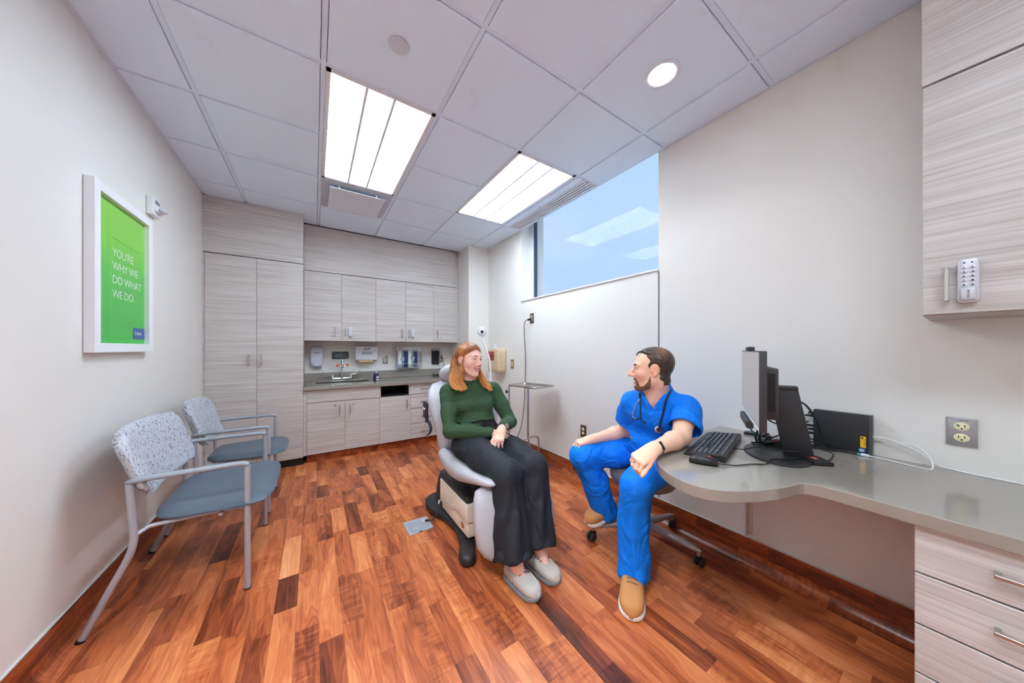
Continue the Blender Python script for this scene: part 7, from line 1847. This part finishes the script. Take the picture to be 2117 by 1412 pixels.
    # hollow sleeves
    S.rc(cL - dL * 0.035, cL + dL * 0.05, 0.060, 0.062, 0.003, 'sub'); S.rc(cL - dL * 0.02 + V3(0.042, -0.012, 0.0), cL + dL * 0.05 + V3(0.05, -0.012, 0.0), 0.052, 0.054, 0.003, 'sub')
    S.rc(cR - dR * 0.03, cR + dR * 0.05, 0.060, 0.062, 0.003, 'sub')
    # neck hole and V
    S.rc(nec - V3(0, 0, 0.02), H.w(-0.02, 0, -0.03), 0.060, 0.064, 0.003, 'sub')
    vz, vt = 0.925, 1.035
    def vcut(X, Y, Z):
        l_ = (X - nec[0]) * lat[0] + (Y - nec[1]) * lat[1]; f_ = (X - nec[0]) * front[0] + (Y - nec[1]) * front[1]
        return np.maximum.reduce([np.abs(l_) - 0.062 * (Z - vz) / (vt - vz), -f_ - 0.005, vz - Z])
    S.custom(V3(1.42, 0.84, 0.90), V3(1.72, 1.16, 1.10), vcut, 0.004, 'sub')
    P, F = S.mesh(2); Nn = normals(P, F)
    fold = 0.009 * waves(P, 31, 6, 26, 65) + 0.006 * creases(P, 33, 4, 40, 80) + 0.016 * creases(P, 12, 5, 60, 110, np.array([0.7, 0.7, 1.2])) * near_pts(P, [wai + front * 0.09, shL + V3(0, 0, -0.08), shR + V3(0, 0, -0.08), pel + front * 0.12], 0.09)
    P = P + Nn * fold[:, None]
    top = np_obj('scrub_top', P, F, M_scrub, body, None, 'royal blue V-neck scrub top with chest pocket')
    # neckband along the V and the chest pocket, traced just above the cloth by shrinking from outside
    dgm = bpy.context.evaluated_depsgraph_get(); dgm.update(); ev = top.evaluated_get(dgm)
    def on_cloth(p, d, lift=0.002):
        off = world_loc(body); hit, loc_, nor, _ = ev.ray_cast(Vector(p) - off, Vector(d))
        return (loc_ + off + nor * lift) if hit else None
    fr_v = Vector(front)
    pk = []
    for (l0, z0_) in ((0.045, 0.885), (0.115, 0.885), (0.115, 0.800), (0.045, 0.800), (0.045, 0.885)):
        p = Vector(che) + Vector(lat) * l0 + fr_v * 0.3; p.z = z0_; hit = on_cloth(p, -fr_v, 0.0012)
        if hit is not None: pk.append(hit)
    if len(pk) == 5:
        pts = []
        for a_, b_ in zip(pk[:-1], pk[1:]):
            for k in range(6):
                p = a_.lerp(b_, k / 6) + fr_v * 0.2; hh = on_cloth(p, -fr_v, 0.0010); pts.append(hh if hh is not None else a_.lerp(b_, k / 6))
        MB().tube(pts + [pts[0]], 0.0015, 6).build('pocket_seam', M_scrub, top, True)
    # --- trousers
    T = Field(np.arange(1.28, 2.03, h), np.arange(0.82, 1.54, h), np.arange(0.03, 0.76, h))
    T.el(pel + V3(0.0, 0, -0.01), (0.150, 0.190, 0.105), None, 0.05)
    for hp, kn in ((hipL, knL), (hipR, knR)): T.chain([hp, (hp + kn) / 2, kn], [0.104, 0.090, 0.080], 0.045)
    aL2 = anL + V3(-0.005, 0.0, -0.03)
    T.chain([knL, (knL + aL2) / 2 + V3(0.008, 0.01, 0), aL2], [0.082, 0.076, 0.082], 0.03)
    aR2 = anR + (anR - knR) * 0.02
    T.chain([knR, (knR + aR2) / 2 + V3(0.012, 0, 0.008), aR2], [0.084, 0.082, 0.086], 0.03)
    for (kn, an) in ((knL, aL2), (knR, aR2)):
        d = unit(an - kn); c = an + d * 0.022
        def cut(X, Y, Z, c=c, d=d): return -((X - c[0]) * d[0] + (Y - c[1]) * d[1] + (Z - c[2]) * d[2])
        T.custom(c - 0.13, c + 0.13, lambda X, Y, Z, c=c, d=d: np.maximum(cut(X, Y, Z, c, d), np.sqrt((X - c[0]) ** 2 + (Y - c[1]) ** 2 + (Z - c[2]) ** 2) - 0.13), 0.0, 'sub')
        T.rc(an - d * 0.01, an + d * 0.10, 0.070, 0.076, 0.003, 'sub')
    P, F = T.mesh(2); Nn = normals(P, F)
    low = np.clip((0.50 - P[:, 2]) / 0.15, 0, 1)
    fold = 0.010 * waves(P, 41, 6, 26, 60) + 0.007 * creases(P, 47, 4, 36, 70) + 0.018 * creases(P, 44, 5, 60, 120) * near_pts(P, [knL + V3(0.05, 0, -0.05), knR + V3(0.06, 0, -0.06), hipL + V3(-0.08, 0, 0.03), hipR + V3(-0.08, 0, 0.03), anR + V3(-0.02, 0, 0.04), anL + V3(0, 0, 0.06)], 0.09)
    ang = np.arctan2(P[:, 1] - 0.985, P[:, 0] - 1.44); fold = fold + np.where(P[:, 1] < 1.15, 0.004 * np.sin(5 * ang + 8 * P[:, 2]), 0) * low
    P = P + Nn * fold[:, None]
    trs = np_obj('scrub_trousers', P, F, M_scrub, body, None, 'royal blue scrub trousers')
    # --- shoes
    M_tan = mat('tan_nubuck', (196, 134, 78), 0.75, bump=0.15, bscale=900); M_sol = mat('off_white_rubber', (226, 218, 206), 0.6); M_brown = mat('brown_lace', (120, 84, 56), 0.7)
    for (hl, te, upv) in ((V3(1.478, 1.028, 0.001), V3(1.232, 0.866, 0.001), (0, 0, 1)), (V3(1.762, 1.352, 0.158), V3(1.490, 1.376, 0.112), (0, 0, 1))):
        root, hl_, f, r, u, L = shoe(body, hl, te, M_sol, M_tan, M_brown, w=0.060, h=0.092, up=upv)
        for k in range(3):
            t = 0.44 + 0.07 * k
            MB().tube(catmull([hl_ + f * L * t + r * 0.026 + u * (0.106 - 0.007 * k), hl_ + f * L * (t + 0.01) + u * (0.116 - 0.009 * k), hl_ + f * L * t - r * 0.026 + u * (0.106 - 0.007 * k)], 4), 0.0018, 6).build('lace', M_brown, root, True)
    # --- wristband and ring on the left arm
    d = unit(wrL - elL); cw = wrL - d * 0.018; a1, a2 = frame(Vector(d))
    wb = MB().loft([(cw - d * 0.011, a1, a2, 0.0335, 0.0325), (cw + d * 0.011, a1, a2, 0.0315, 0.0305)], 28, 2.0).build('fitness_band', mat('slate_band', (52, 58, 74), 0.5), body, True, 50)
    od = unit(V3(-0.2, -0.85, 0.55) - d * (V3(-0.2, -0.85, 0.55) @ d)); MB().obox(cw + od * 0.033, Vector(np.cross(d, od)), Vector(od), 0.019, 0.004, 0.0085, 0.003, 2).build('display', M_black, wb, True)
    rd = unit(unit(tp1[2] - kn1[2]) * 0.5 + unit(kn1[2] - wrL) * 0.5); rp = kn1[2] + rd * 0.017; ra, rb = frame(Vector(rd))
    MB().tube([Vector(rp) + (ra * math.cos(t) + rb * math.sin(t)) * 0.0100 for t in np.linspace(0, 2 * math.pi, 19)[:-1]], 0.0016, 8, closed=True).build('ring', M_steel, body, True)
    # --- stethoscope around the neck
    st = thing('stethoscope', 'black stethoscope draped around the neck of the man in scrubs', 'stethoscope', nec)
    def chest(l0, z0_, lift=0.008, far=0.3):
        p = Vector(nec) + Vector(lat) * l0 + fr_v * far; p.z = z0_; q_ = on_cloth(p, -fr_v, 0.0); return (q_ + fr_v * lift) if q_ is not None else Vector(nec) + Vector(lat) * l0 + fr_v * 0.11 + Vector((0, 0, z0_ - nec[2]))
    U = Vector((0, 0, 1)); nk = Vector(nec)
    back = -fr_v
    left = [nk + back * 0.075 + U * 0.020, nk + Vector(lat) * 0.050 + back * 0.055 + U * 0.028, nk + Vector(lat) * 0.080 + back * 0.010 + U * 0.022, chest(0.075, 1.005, 0.010), chest(0.066, 0.965, 0.009), chest(0.058, 0.92, 0.008), chest(0.046, 0.875, 0.008), chest(0.036, 0.835, 0.009)]
    right = [left[0], nk - Vector(lat) * 0.050 + back * 0.055 + U * 0.028, nk - Vector(lat) * 0.080 + back * 0.010 + U * 0.022, chest(-0.070, 1.005, 0.012), chest(-0.060, 0.985, 0.014)]
    MB().tube(catmull(left, 8), 0.0052, 10).build('tube', M_black, st, True)
    MB().tube(catmull(right, 8), 0.0052, 10).build('tube', M_black, st, True)
    y0_ = right[-1]
    for s, (dl, dz) in ((1, (-0.105, -0.105)), (-1, (-0.055, -0.120))):
        e0 = chest(-0.060 + (dl + 0.060) * 0.55, 0.985 + dz * 0.35, 0.020); e1 = chest(dl, 0.985 + dz, 0.020); e2 = chest(dl + (0.030 if s > 0 else 0.018), 0.985 + dz - 0.012, 0.016)
        MB().tube(catmull([y0_, e0, e1, e2], 6), 0.0030, 8).build('binaural', M_chrome if s > 0 else M_black, st, True)
        MB().ellipsoid(e2, 0.009, 0.006, 0.006).build('ear_tip', M_black, st, True)
    cp_ = chest(0.030, 0.822, 0.010)
    MB().lathe(cp_, [(0.018, -0.006), (0.021, -0.002), (0.021, 0.004), (0.016, 0.008), (0.015, 0.0085)], fr_v * 1.0 + Vector((0, -0.6, 0.1)), 24).build('chest_piece', M_chrome, st, True)
    MB().lathe(cp_, [(0.0148, 0.0083), (0.002, 0.0092)], fr_v * 1.0 + Vector((0, -0.6, 0.1)), 20).build('diaphragm', mat('diaphragm_dark', (60, 58, 66), 0.2), st, True)
clinician()
